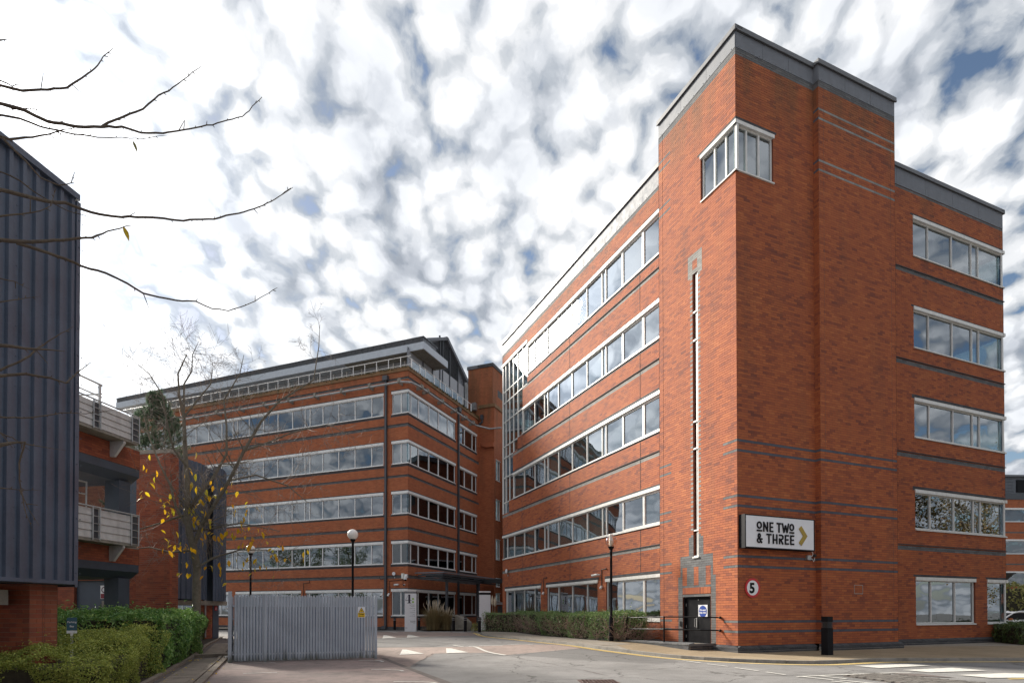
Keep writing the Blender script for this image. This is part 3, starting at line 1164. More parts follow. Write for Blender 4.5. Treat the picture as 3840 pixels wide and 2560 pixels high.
# ---- inside: floors, ceilings and a back wall, so that the glass shows rooms
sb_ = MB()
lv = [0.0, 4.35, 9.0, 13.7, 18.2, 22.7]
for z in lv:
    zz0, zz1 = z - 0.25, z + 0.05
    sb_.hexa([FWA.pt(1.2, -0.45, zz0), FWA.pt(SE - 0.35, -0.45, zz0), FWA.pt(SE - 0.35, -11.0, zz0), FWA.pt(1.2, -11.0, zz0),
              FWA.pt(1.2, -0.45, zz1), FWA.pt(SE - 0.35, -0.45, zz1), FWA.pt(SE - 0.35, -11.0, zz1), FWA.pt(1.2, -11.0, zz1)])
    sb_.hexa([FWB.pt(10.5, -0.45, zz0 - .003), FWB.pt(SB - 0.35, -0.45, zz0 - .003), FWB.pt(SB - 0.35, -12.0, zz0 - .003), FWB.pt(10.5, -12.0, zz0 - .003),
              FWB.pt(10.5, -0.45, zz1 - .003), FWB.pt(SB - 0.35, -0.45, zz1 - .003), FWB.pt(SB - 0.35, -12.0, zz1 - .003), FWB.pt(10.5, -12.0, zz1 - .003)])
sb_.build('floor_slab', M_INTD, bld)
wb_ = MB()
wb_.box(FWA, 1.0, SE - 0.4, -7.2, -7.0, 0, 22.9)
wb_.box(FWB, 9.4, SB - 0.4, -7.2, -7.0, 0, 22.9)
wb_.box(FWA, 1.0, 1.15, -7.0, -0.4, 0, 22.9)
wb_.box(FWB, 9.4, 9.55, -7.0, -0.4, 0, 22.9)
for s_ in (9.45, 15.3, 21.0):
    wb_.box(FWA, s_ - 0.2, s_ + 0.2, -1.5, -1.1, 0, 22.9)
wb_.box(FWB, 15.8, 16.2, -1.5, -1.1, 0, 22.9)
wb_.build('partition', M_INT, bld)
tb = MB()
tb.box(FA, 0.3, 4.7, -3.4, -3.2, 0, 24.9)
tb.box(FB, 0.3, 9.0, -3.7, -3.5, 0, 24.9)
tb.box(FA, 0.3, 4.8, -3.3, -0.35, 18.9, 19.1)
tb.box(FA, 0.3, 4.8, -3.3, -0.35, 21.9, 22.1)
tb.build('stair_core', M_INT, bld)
rf = MB()
rf.hexa([FWA.pt(4.8, -0.3, 23.4), FWA.pt(SE, -0.3, 23.4), FWA.pt(SE, -12, 23.4), FWA.pt(4.8, -12, 23.4),
         FWA.pt(4.8, -0.3, 23.6), FWA.pt(SE, -0.3, 23.6), FWA.pt(SE, -12, 23.6), FWA.pt(4.8, -12, 23.6)])
rf.hexa([FWB.pt(9.3, -0.3, 23.3), FWB.pt(SB - .3, -0.3, 23.3), FWB.pt(SB - .3, -13.5, 23.3), FWB.pt(9.3, -13.5, 23.3),
         FWB.pt(9.3, -0.3, 23.5), FWB.pt(SB - .3, -0.3, 23.5), FWB.pt(SB - .3, -13.5, 23.5), FWB.pt(9.3, -13.5, 23.5)])
rf.build('roof', M_ROOF, bld)

# ---- things fixed to it
sg = thing('wall_sign', FB.pt(2.0, 0.3, 4.87), 'large white lightbox sign with black frame reading ONE TWO & THREE and a gold chevron', 'sign')
FS = FB.off(0, 0.34)
m_ = MB()
m_.box(FS, 0.06, 3.88, -0.34, -0.02, 4.18, 5.52)
m_.box(FS, 0.06, 3.88, -0.02, 0.0, 4.18, 4.225)
m_.box(FS, 0.06, 3.88, -0.02, 0.0, 5.475, 5.52)
m_.box(FS, 0.06, 0.105, -0.02, 0.0, 4.225, 5.475)
m_.box(FS, 3.835, 3.88, -0.02, 0.0, 4.225, 5.475)
m_.build('cabinet', M_SIGNB, sg)
m_ = MB()
m_.box(FS, 0.105, 3.835, -0.02, -0.010, 4.225, 5.475)
m_.build('sign_face', M_SIGNW, sg)


def stroke_letter(F, ch, a, z, w_, h, t, parent, o=0.0, dep=0.022, mat=None):
    """block letters built from strokes of even weight"""
    mb = MB()
    P_ = lambda x, y: (a + x * w_, z + y * h)

    def bar(x0, y0, x1, y1, tt=None):
        tt = tt or t
        (ax, az), (bx, bz) = P_(x0, y0), P_(x1, y1)
        dx, dz = bx - ax, bz - az
        ln = math.hypot(dx, dz)
        nx, nz = -dz / ln * tt / 2, dx / ln * tt / 2
        mb.prism(F, [(ax - nx, az - nz), (bx - nx, bz - nz), (bx + nx, bz + nz), (ax + nx, az + nz)], o, o + dep + random.uniform(0, 0.003))

    def ring(cx, cy, rx, ry, a0=0, a1=360, n=26):
        pts = []
        for i in range(n + 1):
            th = rad(a0 + (a1 - a0) * i / n)
            pts.append((a + cx * w_ + rx * math.cos(th), z + cy * h + ry * math.sin(th), math.cos(th), math.sin(th)))
        for i in range(n):
            p, q = pts[i], pts[i + 1]
            mb.prism(F, [(p[0] - p[2] * t / 2, p[1] - p[3] * t / 2), (q[0] - q[2] * t / 2, q[1] - q[3] * t / 2),
                         (q[0] + q[2] * t / 2, q[1] + q[3] * t / 2), (p[0] + p[2] * t / 2, p[1] + p[3] * t / 2)], o, o + dep)
    e = t / w_ / 2
    g = t / h / 2
    if ch == 'O':        # small raised O over a bar
        ring(0.5, 0.63, w_ / 2 - t / 2, h * 0.37 - t / 2)
        bar(0.0, g, 1.0, g)
    elif ch == 'N':
        bar(e, 0, e, 1); bar(1 - e, 0, 1 - e, 1); bar(e, 1 - g, 1 - e, g)
    elif ch == 'E':
        bar(e, 0, e, 1); bar(0, g, 1, g); bar(0, 1 - g, 1, 1 - g); bar(0, .5, .9, .5)
    elif ch == 'T':
        bar(0, 1 - g, 1, 1 - g); bar(.5, 0, .5, 1)
    elif ch == 'W':
        bar(e, 1, .28, 0.02); bar(.28, 0.02, .5, .8); bar(.5, .8, .72, 0.02); bar(.72, 0.02, 1 - e, 1)
    elif ch == 'H':
        bar(e, 0, e, 1); bar(1 - e, 0, 1 - e, 1); bar(e, .42, 1 - e, .42)
    elif ch == 'R':
        bar(e, 0, e, .62); bar(0, 1 - g, .55, 1 - g); bar(.3, .48, .62, .48)
        ring(.55, .72, w_ * .45 - t / 2, h * .28 - t / 2, -90, 90, 14)
        bar(.35, .48, 1 - e, 0)
    elif ch == '&':
        ring(.46, .74, w_ * .30 - t / 2, h * .26 - t / 2)
        ring(.42, .27, w_ * .42 - t / 2, h * .27 - t / 2, 60, 345)
        bar(.30, .60, .96, .03); bar(.70, .42, 1.05, .42)
    return mb.build('letter', mat or M_SIGNB, parent)


x = 0.66
for ch, wd, gap in (('O', .27, .07), ('N', .26, .08), ('E', .20, .19), ('T', .25, .03), ('W', .40, .02), ('O', .26, .0)):
    lo = 4.86 if ch == 'O' else (4.86 if ch in 'NE' else 4.86)
    stroke_letter(FS, ch, x, lo, wd, 0.40, 0.062, sg)
    x += wd + gap
x = 0.66
for ch, wd, gap in (('&', .28, .23), ('T', .27, .07), ('H', .25, .09), ('R', .25, .07), ('E', .22, .08), ('E', .22, .0)):
    stroke_letter(FS, ch, x, 4.39, wd, 0.40, 0.062, sg)
    x += wd + gap
m_ = MB()
m_.prism(FS, [(3.10, 5.20), (3.44, 4.79), (3.10, 4.38), (2.96, 4.50), (3.20, 4.79), (2.96, 5.08)], 0.0, 0.02)
m_.build('chevron', M_GOLD, sg)

s5 = thing('speed_sign', FB.pt(0.73, 0.05, 2.6), 'round white sign with red ring and black figure 5 on the tower', 'sign')


def disc(F, a, z, r0, r1, o0, o1, n=40):
    mb = MB()
    if r0 <= 0:
        mb.prism(F, [(a + r1 * math.cos(2 * math.pi * i / n), z + r1 * math.sin(2 * math.pi * i / n)) for i in range(n)], o0, o1)
    else:
        for i in range(n):
            t0, t1 = 2 * math.pi * i / n, 2 * math.pi * (i + 1) / n
            mb.prism(F, [(a + r0 * math.cos(t0), z + r0 * math.sin(t0)), (a + r1 * math.cos(t0), z + r1 * math.sin(t0)),
                         (a + r1 * math.cos(t1), z + r1 * math.sin(t1)), (a + r0 * math.cos(t1), z + r0 * math.sin(t1))], o0, o1)
    return mb


disc(FB, 0.73, 2.605, 0, 0.31, 0.03, 0.05).build('sign_face', M_SIGNW, s5)
disc(FB, 0.73, 2.605, 0.305, 0.395, 0.03, 0.056).build('ring', M_RED, s5)
text_mesh('5', 0.56, M_SIGNB, FB, 0.55, 2.41, 0.054, 0.004, 0.022, name='figure', parent=s5, sx=1.05)

jb = thing('junction_box', FB.pt(3.85, 0.05, 3.95), 'small grey junction box with looped cables under the lightbox sign', 'junction box')
m_ = MB(); m_.box(FB, 3.72, 3.94, 0.015, 0.12, 3.84, 4.03); m_.build('box_body', M_STEEL, jb)
m_ = MB()
m_.tube([FB.pt(3.94, .07, 3.9), FB.pt(4.05, .08, 3.88), FB.pt(4.12, .08, 3.78), FB.pt(4.18, .07, 3.86), FB.pt(4.2, .06, 4.0)], 0.013, 6)
m_.tube([FB.pt(3.94, .07, 3.97), FB.pt(4.03, .1, 4.02), FB.pt(4.06, .1, 4.12), FB.pt(4.0, .1, 4.19)], 0.013, 6)
m_.build('cable', M_WHITE, jb)
m_ = MB(); m_.ball(*FB.pt(4.16, .1, 4.03), 0.07, 12, 8); m_.build('sensor', M_BLACKM, jb)

m_ = MB()
for q in ((6.35, 6.90, 2.42, 2.45), (6.35, 6.90, 2.80, 2.82), (6.35, 6.37, 2.45, 2.80), (6.88, 6.90, 2.45, 2.80)):
    m_.box(FB2, q[0], q[1], 0.012, 0.019, q[2], q[3])
o_ = m_.build('poster_outline', M_MORTG, None, FB2.pt(6.6, 0, 2.6))
for v in o_.data.vertices:
    pass
meta(o_, 'pale square outline of removed poster on the tower wall', 'mark')

fs = thing('door_sign', FA.pt(2.16, -0.1, 1.66), 'blue round Fire exit keep clear notice on the black door', 'sign')
m_ = MB(); m_.box(FA, 1.88, 2.46, -0.119, -0.112, 1.38, 1.945); m_.build('sign_plate', M_SIGNW, fs)
disc(FA, 2.17, 1.66, 0, 0.25, -0.112, -0.108).build('blue_disc', M_BLUES, fs)
text_mesh('Fire exit', 0.115, M_SIGNW, FA, 2.17, 1.685, -0.105, 0.002, 0.004, 'CENTER', parent=fs, flip=True)
text_mesh('keep clear', 0.105, M_SIGNW, FA, 2.17, 1.575, -0.105, 0.002, 0.004, 'CENTER', parent=fs, flip=True)
lb = MB(); lb.box(FA, 3.46, 3.53, 0.012, 0.05, 0.98, 1.22)
o_ = thing('door_lock_box', FA.pt(3.5, 0, 1.1), 'small black lock plate on the grey brick jamb left of the door', 'lock'); lb.build('plate', M_BLACKM, o_)


def wall_light(F, a, z, lab, dish=True):
    o = thing('wall_light', F.pt(a, 0.1, z), lab, 'wall light', 'small lamps on the brick walls')
    mb = MB()
    mb.tube([F.pt(a, 0.0, z - 0.30), F.pt(a, 0.14, z - 0.26), F.pt(a, 0.20, z - 0.1)], 0.018, 6)
    mb.box(F, a - 0.05, a + 0.05, 0.0, 0.06, z - 0.42, z - 0.26)
    mb.build('bracket', M_STEEL, o)
    d = disc(F, a, z, 0, 0.17, 0.16, 0.21, 20)
    d.build('dish', M_SIGNW, o)
    return o


wall_light(FWA, 26.0, 5.0, 'small round white dish lamp high on the right building near its far end')
# cameras and conduits between the ground floor windows
for (a, z0_, z1_, lab) in ((19.35, 4.05, 2.95, 'white camera hanging from black pipe between first and second ground windows'),
                         (11.55, 4.15, 3.05, 'white camera hanging from black pipe beside the widest ground window')):
    cvo = thing('security_camera', FWA.pt(a, 0.05, z1_), lab, 'camera')
    mb = MB()
    mb.tube([FWA.pt(a - 0.5, 0.04, z0_), FWA.pt(a, 0.04, z0_), FWA.pt(a, 0.04, z1_ + 0.1)], 0.022, 6)
    mb.ball(*FWA.pt(a - 0.5, 0.05, z0_), 0.05, 8, 6)
    mb.build('conduit', M_BLACKM, cvo)
    mb = MB(); mb.ball(*FWA.pt(a, 0.09, z1_), 0.085, 12, 8)
    mb.box(FWA, a - 0.06, a + 0.06, 0.012, 0.1, z1_ + 0.04, z1_ + 0.14)
    mb.build('camera_body', M_WHITE, cvo)
cvo = thing('bullet_camera', FWA.pt(12.0, 0.2, 4.1), 'white bullet camera above the middle ground floor lintel', 'camera')
mb = MB(); mb.tube([FWA.pt(11.75, 0.02, 3.85), FWA.pt(11.85, 0.16, 3.85), FWA.pt(12.35, 0.22, 3.82)], [0.03, 0.07, 0.07], 10); mb.build('camera_body', M_WHITE, cvo)
print('right building done')

# ================================================================== the long building at the back (number 4)
b4 = thing('long_office_building', tuple(P4), 'long orange brick office block with ribbon windows and set back penthouse behind the palisade fence', 'building')
CL = 43.0
rows4 = [(20.36, 22.56), (15.62, 17.83), (10.88, 13.05), (6.17, 8.36), (1.28, 3.84)]
mc = [4.1, 6.05, 8.0, 9.95, 11.57, 12.2]
mulC = []
base_m = [4.1, 6.05, 8.0, 9.95, 11.57, 12.2]
x = 12.2
mulC = list(base_m)
for r_ in range(4):
    for st_ in (1.63, 1.93, 1.95, 1.98, 1.68, 0.62):
        x += st_
        if x < CL - 0.5:
            mulC.append(x)
holesC, zC = [], []
for i, (zs, zl) in enumerate(rows4):
    holesC.append((-0.1, 1.78, zs, zl))
    if i < 4:
        holesC.append((2.72, CL + 1, zs, zl))
        zC.append((2.5, CL, zl, zl + 0.1, 'dark'))
        zC.append((2.6, CL, zs - 0.2, zs, 'dark'))
    zC.append((0, 1.9, zl, zl + 0.1, 'dark'))
    zC.append((0, 1.9, zs - 0.2, zs, 'dark'))
g4 = [(2.72, 11.95), (12.6, 21.4), (22.4, 31.3), (32.2, 42.0)]
for a, b in g4:
    holesC.append((a, b, 1.28, 3.84))
    zC += [(a, b, 3.84, 3.94, 'dark'), (a, b, 1.08, 1.28, 'dark')]
sc4 = [5.10, 9.62, 14.55, 19.38, 23.75]
for z in sc4:
    zC.append((0, CL, z - 0.22, z, 'grey'))
M4 = dict(BMATS)
M4['main'] = M_BRICK4
brick_wall(FC, 0.0, CL, ZB, 24.35, b4, holesC, zC, M4, singles=0)
holesD = [(-0.1, 9.62, zs, zl) for zs, zl in rows4] + [(10.6, 15.0, zs, zl) for zs, zl in rows4]
zD = []
for zs, zl in rows4:
    for a, b in ((0, 9.75), (10.5, 15.1)):
        zD += [(a, b, zl, zl + 0.1, 'dark'), (a, b, zs - 0.2, zs, 'dark')]
for z in sc4:
    zD.append((0, 15.6, z - 0.22, z, 'grey'))
brick_wall(FD, 0.0, 15.56, ZB, 24.35, b4, holesD, zD, M4, bond=0.08, singles=0)
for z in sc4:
    shadow_gap_strip(FC, -0.055, CL, z, b4)
    shadow_gap_strip(FD, -0.0, 15.5, z, b4)
plinth(FC, 0.0, CL, b4, mitre=(0.16, 0))
plinth(FD, 0.0, 15.5, b4)
for i, (zs, zl) in enumerate(rows4):
    window(FC, 0.012, 1.75, zs, zl, [0.78], b4, M_WHITE4, M_GLASS4, ends=(False, True), lintel=0.24, wl=0.10)
    if i < 4:
        window(FC, 2.75, CL, zs, zl, mulC, b4, M_WHITE4, M_GLASS4, lintel=0.24, wl=0.08, blinds=[])
    window(FD, 0.012, 9.58, zs, zl, [0.6, 2.0, 4.0, 5.95, 7.97], b4, M_WHITE4, M_GLASS4, ends=(False, True), lintel=0.24, wl=0.09, blinds=(1,) if i == 1 else ())
    window(FD, 10.62, 14.97, zs, zl, [11.94, 13.94], b4, M_WHITE4, M_GLASS4, lintel=0.24, wl=0.09)
for a, b in g4:
    window(FC, a + .03, b - .03, 1.28, 3.84, [m for m in mulC if a + .3 < m < b - .3], b4, M_WHITE4, M_GLASS4, lintel=0.24, wl=0.08)
# coping with moss
cp = MB()
cp.box(FC, -0.1, CL, -0.35, 0.10, 24.35, 24.72)
cp.box(FD, -0.09, 15.56, -0.35, 0.098, 24.352, 24.722)
M_MOSS = brick_mat('mossy_coping', [(0, (0.12, 0.08, 0.04)), (0.5, (0.20, 0.115, 0.055)), (1, (0.28, 0.15, 0.075))], 0.6, (0.05, 0.06, 0.02))
cp.build('coping', M_MOSS, b4)
# moss tufts along the coping
n = 1800
which = rng.random(n) < 0.62
aa = np.where(which, rng.random(n) * 26, rng.random(n) * 15.4)
V = np.zeros((n, 4, 3))
oo = 0.10 + rng.normal(0, 0.03, n)
sz = rng.uniform(0.02, 0.07, n)
for i in range(n):
    F_ = FC if which[i] else FD
    c = np.array(F_.pt(aa[i], min(oo[i], 0.14) if rng.random() < 0.6 else rng.uniform(-0.2, 0.1), 24.60 + rng.random() * 0.15))
    for k in range(4):
        V[i, k] = c + rng.normal(0, 1, 3) * sz[i]
V -= P4
me = np_mesh('moss', V.reshape(-1, 3), np.arange(n * 4).reshape(-1, 4), paint('moss', (0.065, 0.075, 0.02), 0.95, 0.4, scale=5))
o_ = link('moss', me, b4)
o_['kind'] = 'stuff'

# downpipes
for F_, a in ((FC, 2.37), (FD, 10.12)):
    mb = MB()
    mb.box(F_, a - 0.10, a + 0.10, 0.04, 0.22, 0.35, 23.9)
    mb.box(F_, a - 0.26, a + 0.26, 0.02, 0.36, 23.65, 24.1)
    for z in np.arange(2.2, 23, 2.4):
        mb.box(F_, a - 0.14, a + 0.14, 0.012, 0.23, z, z + 0.08)
    mb.box(F_, a - 0.12, a + 0.30, 0.04, 0.34, 0.05, 0.36)
    mb.build('downpipe', M_DARK, b4)
# the curved rail carried on brackets round the corner
path = [FC.pt(a, 0.62, 23.1) for a in (43, 30, 20, 10, 3, 1.2)]
path += [FC.pt(0.35, 0.60, 23.1), FD.pt(-0.15, 0.42, 23.1), FD.pt(0.9, 0.60, 23.1), FD.pt(2.0, 0.62, 23.1), FD.pt(8, 0.62, 23.1), FD.pt(13.4, 0.62, 23.1), FD.pt(15.2, 1.6, 23.1), FD.pt(15.3, 3.0, 23.1)]
mb = MB()
mb.tube(path, 0.10, 8)
rail = mb.build('facade_rail', M_STEEL, b4)
for F_, ss in ((FC, [0.6, 3.9, 7.15, 10.4, 13.7, 17, 20.3, 23.6, 27, 30.3, 33.6]), (FD, [1.5, 2.6, 5.6, 8.5, 11.0, 12.9])):
    for a in ss:
        mb = MB()
        mb.prism(F_.turn(a - 0.03, 0.0) if False else Fr(F_.P + F_.d * (a - 0.04), F_.n, F_.d), [(0.0, 22.95), (0.0, 23.32), (0.75, 23.08), (0.75, 22.98)], 0, 0.08)
        mb.prism(Fr(F_.P + F_.d * (a - 0.05), F_.n, F_.d), [(0.42, 23.05), (0.42, 23.38), (0.58, 23.50), (0.72, 23.42), (0.76, 23.05)], -0.06, 0.16)
        mb.build('rail_bracket', M_CONC, rail)

# roof terrace rail
mb = MB()
for a in np.arange(0.95, 42, 1.36):
    mb.tube([FC.pt(a, -0.2, 24.72), FC.pt(a, -0.2, 25.78)], 0.035, 6)
mb.tube([FC.pt(42, -0.2, 25.8), FC.pt(-0.2, -0.2, 25.8)], 0.035, 6)
mb.tube([FC.pt(42, -0.2, 25.0), FC.pt(-0.2, -0.2, 25.0)], 0.025, 6)
mb.tube([FD.pt(0.2, -0.2, 25.8), FD.pt(13.9, -0.2, 25.8)], 0.035, 6)
for a in (0.92, 2.4, 3.5, 5.2, 6.5, 7.6, 9.2, 10.4, 11.7, 13.0, 13.9):
    mb.box(FD, a - 0.05, a + 0.05, -0.25, -0.15, 24.72, 25.85)
mb.build('terrace_railing', M_WHITE4, b4)
for a0_, a1_ in ((0.97, 2.35), (2.45, 3.45), (3.55, 5.15), (5.25, 6.45), (6.55, 7.55), (7.65, 9.15), (9.25, 10.35), (10.45, 11.65)):
    pane(FD, a0_, a1_, 24.8, 25.7, -0.19, M_GLASS4, b4)
M_PENT = paint('penthouse_panel', (0.34, 0.355, 0.385), 0.35, 0.05)
# penthouse: set-back wall of dark panels and white posts, a deep fascia and a louvred roof edge
FPC = FC.off(0, -4.6)
posts = [3.25, 4.65, 6.64, 8.64, 10.57, 12.28, 14.46, 16.49, 18.40, 20.45, 22.20, 24.33, 26.3, 28.3, 30.3, 32.3, 34.3, 36.3, 38.3, 40.3, 42.3]
prev = 2.40
ph = MB()
ph.box(FPC, 2.4, 43.5, -0.3, -0.08, 24.4, 28.5)
ph.box(FPC, 2.4, 2.6, -9.5, -0.3, 24.4, 28.5)
pw = ph.build('penthouse_wall', M_PANEL, b4)
for p_ in posts:
    mb = MB()
    mb.box(FPC, prev + 0.08, p_ - 0.08, -0.08, -0.03, 24.6, 28.3)
    mb.build('panel', M_PENT, pw)
    mb = MB()
    mb.box(FPC, p_ - 0.055, p_ + 0.055, -0.08, 0.06, 24.6, 28.5)
    mb.build('post', M_WHITE4, pw)
    prev = p_
FF = FC.off(0, -2.86)
fz = MB()
fz.hexa([FF.pt(0.0, 0, 27.6), FF.pt(45, 0, 27.6), FF.pt(45, -5, 27.6), FF.pt(0.0, -5.0, 27.6),
         FF.pt(0.0, 0, 28.32), FF.pt(45, 0, 28.32), FF.pt(45, -5, 28.32), FF.pt(0.0, -5.0, 28.32)])
fas = fz.build('roof_fascia', M_FASCIA, b4)
sf = MB()
for i in range(8):
    sf.hexa([FF.pt(0.1 + i * 1.2, -0.1, 27.58), FF.pt(1.26 + i * 1.2, -0.1, 27.58), FF.pt(1.26 + i * 1.2, -4.9, 27.58), FF.pt(0.1 + i * 1.2, -4.9, 27.58),
             FF.pt(0.1 + i * 1.2, -0.1, 27.598), FF.pt(1.26 + i * 1.2, -0.1, 27.598), FF.pt(1.26 + i * 1.2, -4.9, 27.598), FF.pt(0.1 + i * 1.2, -4.9, 27.598)])
sf.build('soffit', M_CONC, fas)
lv_ = MB()
for i in range(4):
    z = 28.34 + i * 0.125
    lv_.hexa([FF.pt(0.1, -0.1, z), FF.pt(45, -0.1, z), FF.pt(45, -2.6, z), FF.pt(0.1, -2.95 + 0.35, z),
              FF.pt(0.1, -0.02, z + 0.07), FF.pt(45, -0.02, z + 0.07), FF.pt(45, -2.6, z + 0.07), FF.pt(0.1, -2.6, z + 0.07)])
lv_.box(FF, 0.2, 45, -2.8, -0.3, 28.33, 28.82)
lv_.box(FF, 0.0, 45, -2.9, 0.02, 28.82, 28.88)
lv_.build('roof_louvre', M_PANEL, fas)
# gabled plant room facing right, with louvres
FG = FD.off(0, -1.5)
gb = MB()
gb.prism(FG, [(6.6, 24.4), (15.4, 24.4), (15.4, 29.1), (10.35, 32.15), (6.2, 30.2), (6.2, 28.9), (6.6, 28.0)], -6.0, -0.25)
gw_ = gb.build('plant_room', M_PANEL, b4)
gr = MB()
gr.prism(FG, [(10.2, 32.28), (10.55, 32.28), (15.6, 29.32), (15.3, 29.05), (10.35, 31.95)], -0.3, 0.15)
gr.prism(FG, [(6.0, 29.95), (6.0, 30.3), (10.35, 32.28), (10.35, 31.95)], -6.0, 0.12)
gr.build('roof_edge', M_CLAD, gw_)
cols = [2.6, 5.38, 7.34, 8.99, 9.60, 11.25, 13.27, 14.91]
gwb = MB()
gwb.box(FG, 2.6, 15.0, -0.25, -0.20, 24.4, 28.0)
gwb.build('backing_wall', M_PANEL, gw_)
for i in range(len(cols) - 1):
    for z0_, z1_ in ((24.5, 26.9), (26.95, 28.4 if i > 1 else 27.6)):
        mb = MB()
        mb.box(FG, cols[i] + 0.05, cols[i + 1] - 0.05, -0.2, -0.12, z0_, z1_)
        mb.build('panel', M_PENT, gw_)
mb = MB()
for c in cols[1:]:
    zt_ = 28.45 if c < 8 else min(31.9, 32.1 - max(0, (c - 10.35)) * 0.62)
    mb.box(FG, c - 0.05, c + 0.05, -0.2, -0.03, 24.4, zt_)
mb.build('post', M_DARK, gw_)
mb = MB()
z = 28.55
while z < 31.8:
    hi = 10.35 + (32.0 - z) / 0.60 - 0.25
    lo = max(9.0 if z < 28.9 else 6.5, 6.4 + (z - 30.0) * 2.1)
    hi = min(hi, 13.3)
    if hi > lo:
        mb.hexa([FG.pt(lo, -0.22, z), FG.pt(hi, -0.22, z), FG.pt(hi, -0.10, z - 0.05), FG.pt(lo, -0.10, z - 0.05),
                 FG.pt(lo, -0.22, z + 0.03), FG.pt(hi, -0.22, z + 0.03), FG.pt(hi, -0.10, z - 0.02), FG.pt(lo, -0.10, z - 0.02)])
    z += 0.13
l_ = mb.build('louvre_blades', M_DARK, gw_)
l_['kind'] = 'stuff'
# sloping grey roof further back and the brick stair block
FG2 = FD.off(0, -4.0)
mb = MB()
mb.prism(FG2, [(14.0, 24.4), (22.4, 24.4), (22.4, 33.2), (16.9, 33.7), (14.0, 35.0)], -7.0, 0.0)
mb = MB()
mb.prism(FG2, [(15.5, 24.4), (22.4, 24.4), (22.4, 30.6), (16.9, 33.6), (15.5, 33.0)], -7.0, 0.0)
mb.prism(FG2, [(16.7, 33.55), (22.7, 30.35), (22.7, 30.65), (16.9, 33.85)], -7.0, 0.12)
mb.build('rear_roof', M_PANEL, b4)

BB = dict(M4)
FBC = Fr(P4 + DD * 15.56, -DC, NC)         # face towards the camera
brick_wall(FBC, 0.0, 2.0, ZB, 25.75, b4, [], [(0, 2, 25.3, 25.75, 'main')], BB, mort=M_MORT, bname='stair_wall')
FBD = Fr(P4 + DD * 15.56 - DC * 2.0, DD, -DC)
hd = [(0.5, 1.75, zs, zs + 2.5) for zs in (17.2, 12.5, 7.8)] + [(0.5, 1.75, 4.6, 5.7), (0.5, 1.75, 2.9, 3.9), (1.0, 3.0, 0.0, 2.4)]
brick_wall(FBD, 0.0, 9.0, ZB, 25.75, b4, hd, [], BB, bname='stair_wall')
for h_ in hd[:5]:
    window(FBD, h_[0] + .01, h_[1] - .01, h_[2], h_[3], [(h_[0] + h_[1]) / 2], b4, M_WHITE4, M_GLASS4, lintel=0.06, wl=0.08)
mb = MB()
mb.box(FBD, 1.0, 3.0, -0.12, -0.05, 0.0, 2.4)
mb.build('door', M_CLAD, b4)
mb = MB()
mb.box(FBD, 0.3, 3.4, -0.12, 0.05, 2.55, 2.85)
mb.build('door_lintel', M_WHITE4, b4)
mb = MB()
mb.box(FBC, -0.1, 2.1, -0.3, 0.12, 25.75, 26.15)
mb.box(FBD, -0.1, 9, -0.3, 0.12, 25.752, 26.152)
mb.build('stair_coping', M_MOSS, b4)
mb = MB()
mb.box(FBC, 1.1, 2.06, 0.0, 0.35, 21.0, 21.5)
mb.prism(FBC, [(0.3, 21.3), (1.1, 21.0), (1.1, 21.5)], 0.0, 0.3)
mb.build('corbel', M_BRICK4, b4)
FUC = Fr(P4 + DD * 18.0 + DC * 2.6, -DC, NC)
brick_wall(FUC, 0.0, 3.35, 24.0, 31.7, b4, [], [], BB, bname='upper_wall')
FUD = Fr(P4 + DD * 18.0 - DC * 0.75, DD, -DC)
brick_wall(FUD, 0.0, 8.0, 24.0, 31.7, b4, [(1.5, 3.6, 28.4, 29.4)], [], BB, bname='upper_wall')
mb = MB()
mb.box(FUC, -0.1, 3.45, -6, 0.1, 31.7, 32.1)
mb.box(FUD, -0.1, 8.0, -2.0, 0.10, 31.702, 32.1)
mb.build('upper_coping', M_COPING, b4)
mb = MB()
for z in np.arange(28.45, 29.4, 0.12):
    mb.box(FUD, 1.5, 3.6, -0.10, -0.02, z, z + 0.05)
mb.build('wall_louvre', M_DARK, b4)
mb = MB()
mb.box(FUC, 0.75, 1.25, 0.02, 0.5, 26.5, 27.4)
mb.build('air_duct', M_STEEL, b4)
mb = MB()
mb.box(FBC, 0.35, 0.65, 0.02, 0.35, 24.4, 24.9)
mb.tube([FBC.pt(0.5, 0.15, 24.5), FBC.pt(0.5, 0.15, 24.1), FBC.pt(0.1, 0.15, 23.8)], 0.12, 8)
mb.build('rain_hopper', M_DARK, b4)
# shell behind the glass
mb = MB()
for z in (0.0, 4.55, 9.3, 14.0, 18.75, 23.6):
    mb.hexa([FC.pt(0.45, -0.45, z - 0.25), FC.pt(CL, -0.45, z - 0.25), FC.pt(CL, -15, z - 0.25), FC.pt(0.45, -15, z - 0.25),
             FC.pt(0.45, -0.45, z + 0.1), FC.pt(CL, -0.45, z + 0.1), FC.pt(CL, -15, z + 0.1), FC.pt(0.45, -15, z + 0.1)])
mb.build('floor_slab', M_INTD, b4)
mb = MB()
mb.box(FC, 6.0, CL, -6.2, -6.0, 0, 23.6)
mb.box(FC, 6.0, 6.2, -15, -6.2, 0, 23.6)
mb.box(FC, 0.4, CL, -15.3, -15.1, 0, 24)
mb.box(FC, CL, CL + 0.3, -15, 0, 0, 24.4)
for c in (6.05, 12.0, 18.0, 24.0, 30.0, 36.0):
    mb.box(FC, c - 0.2, c + 0.2, -1.6, -1.2, 0, 23.6)
mb.build('partition', M_INT, b4)
mb = MB()
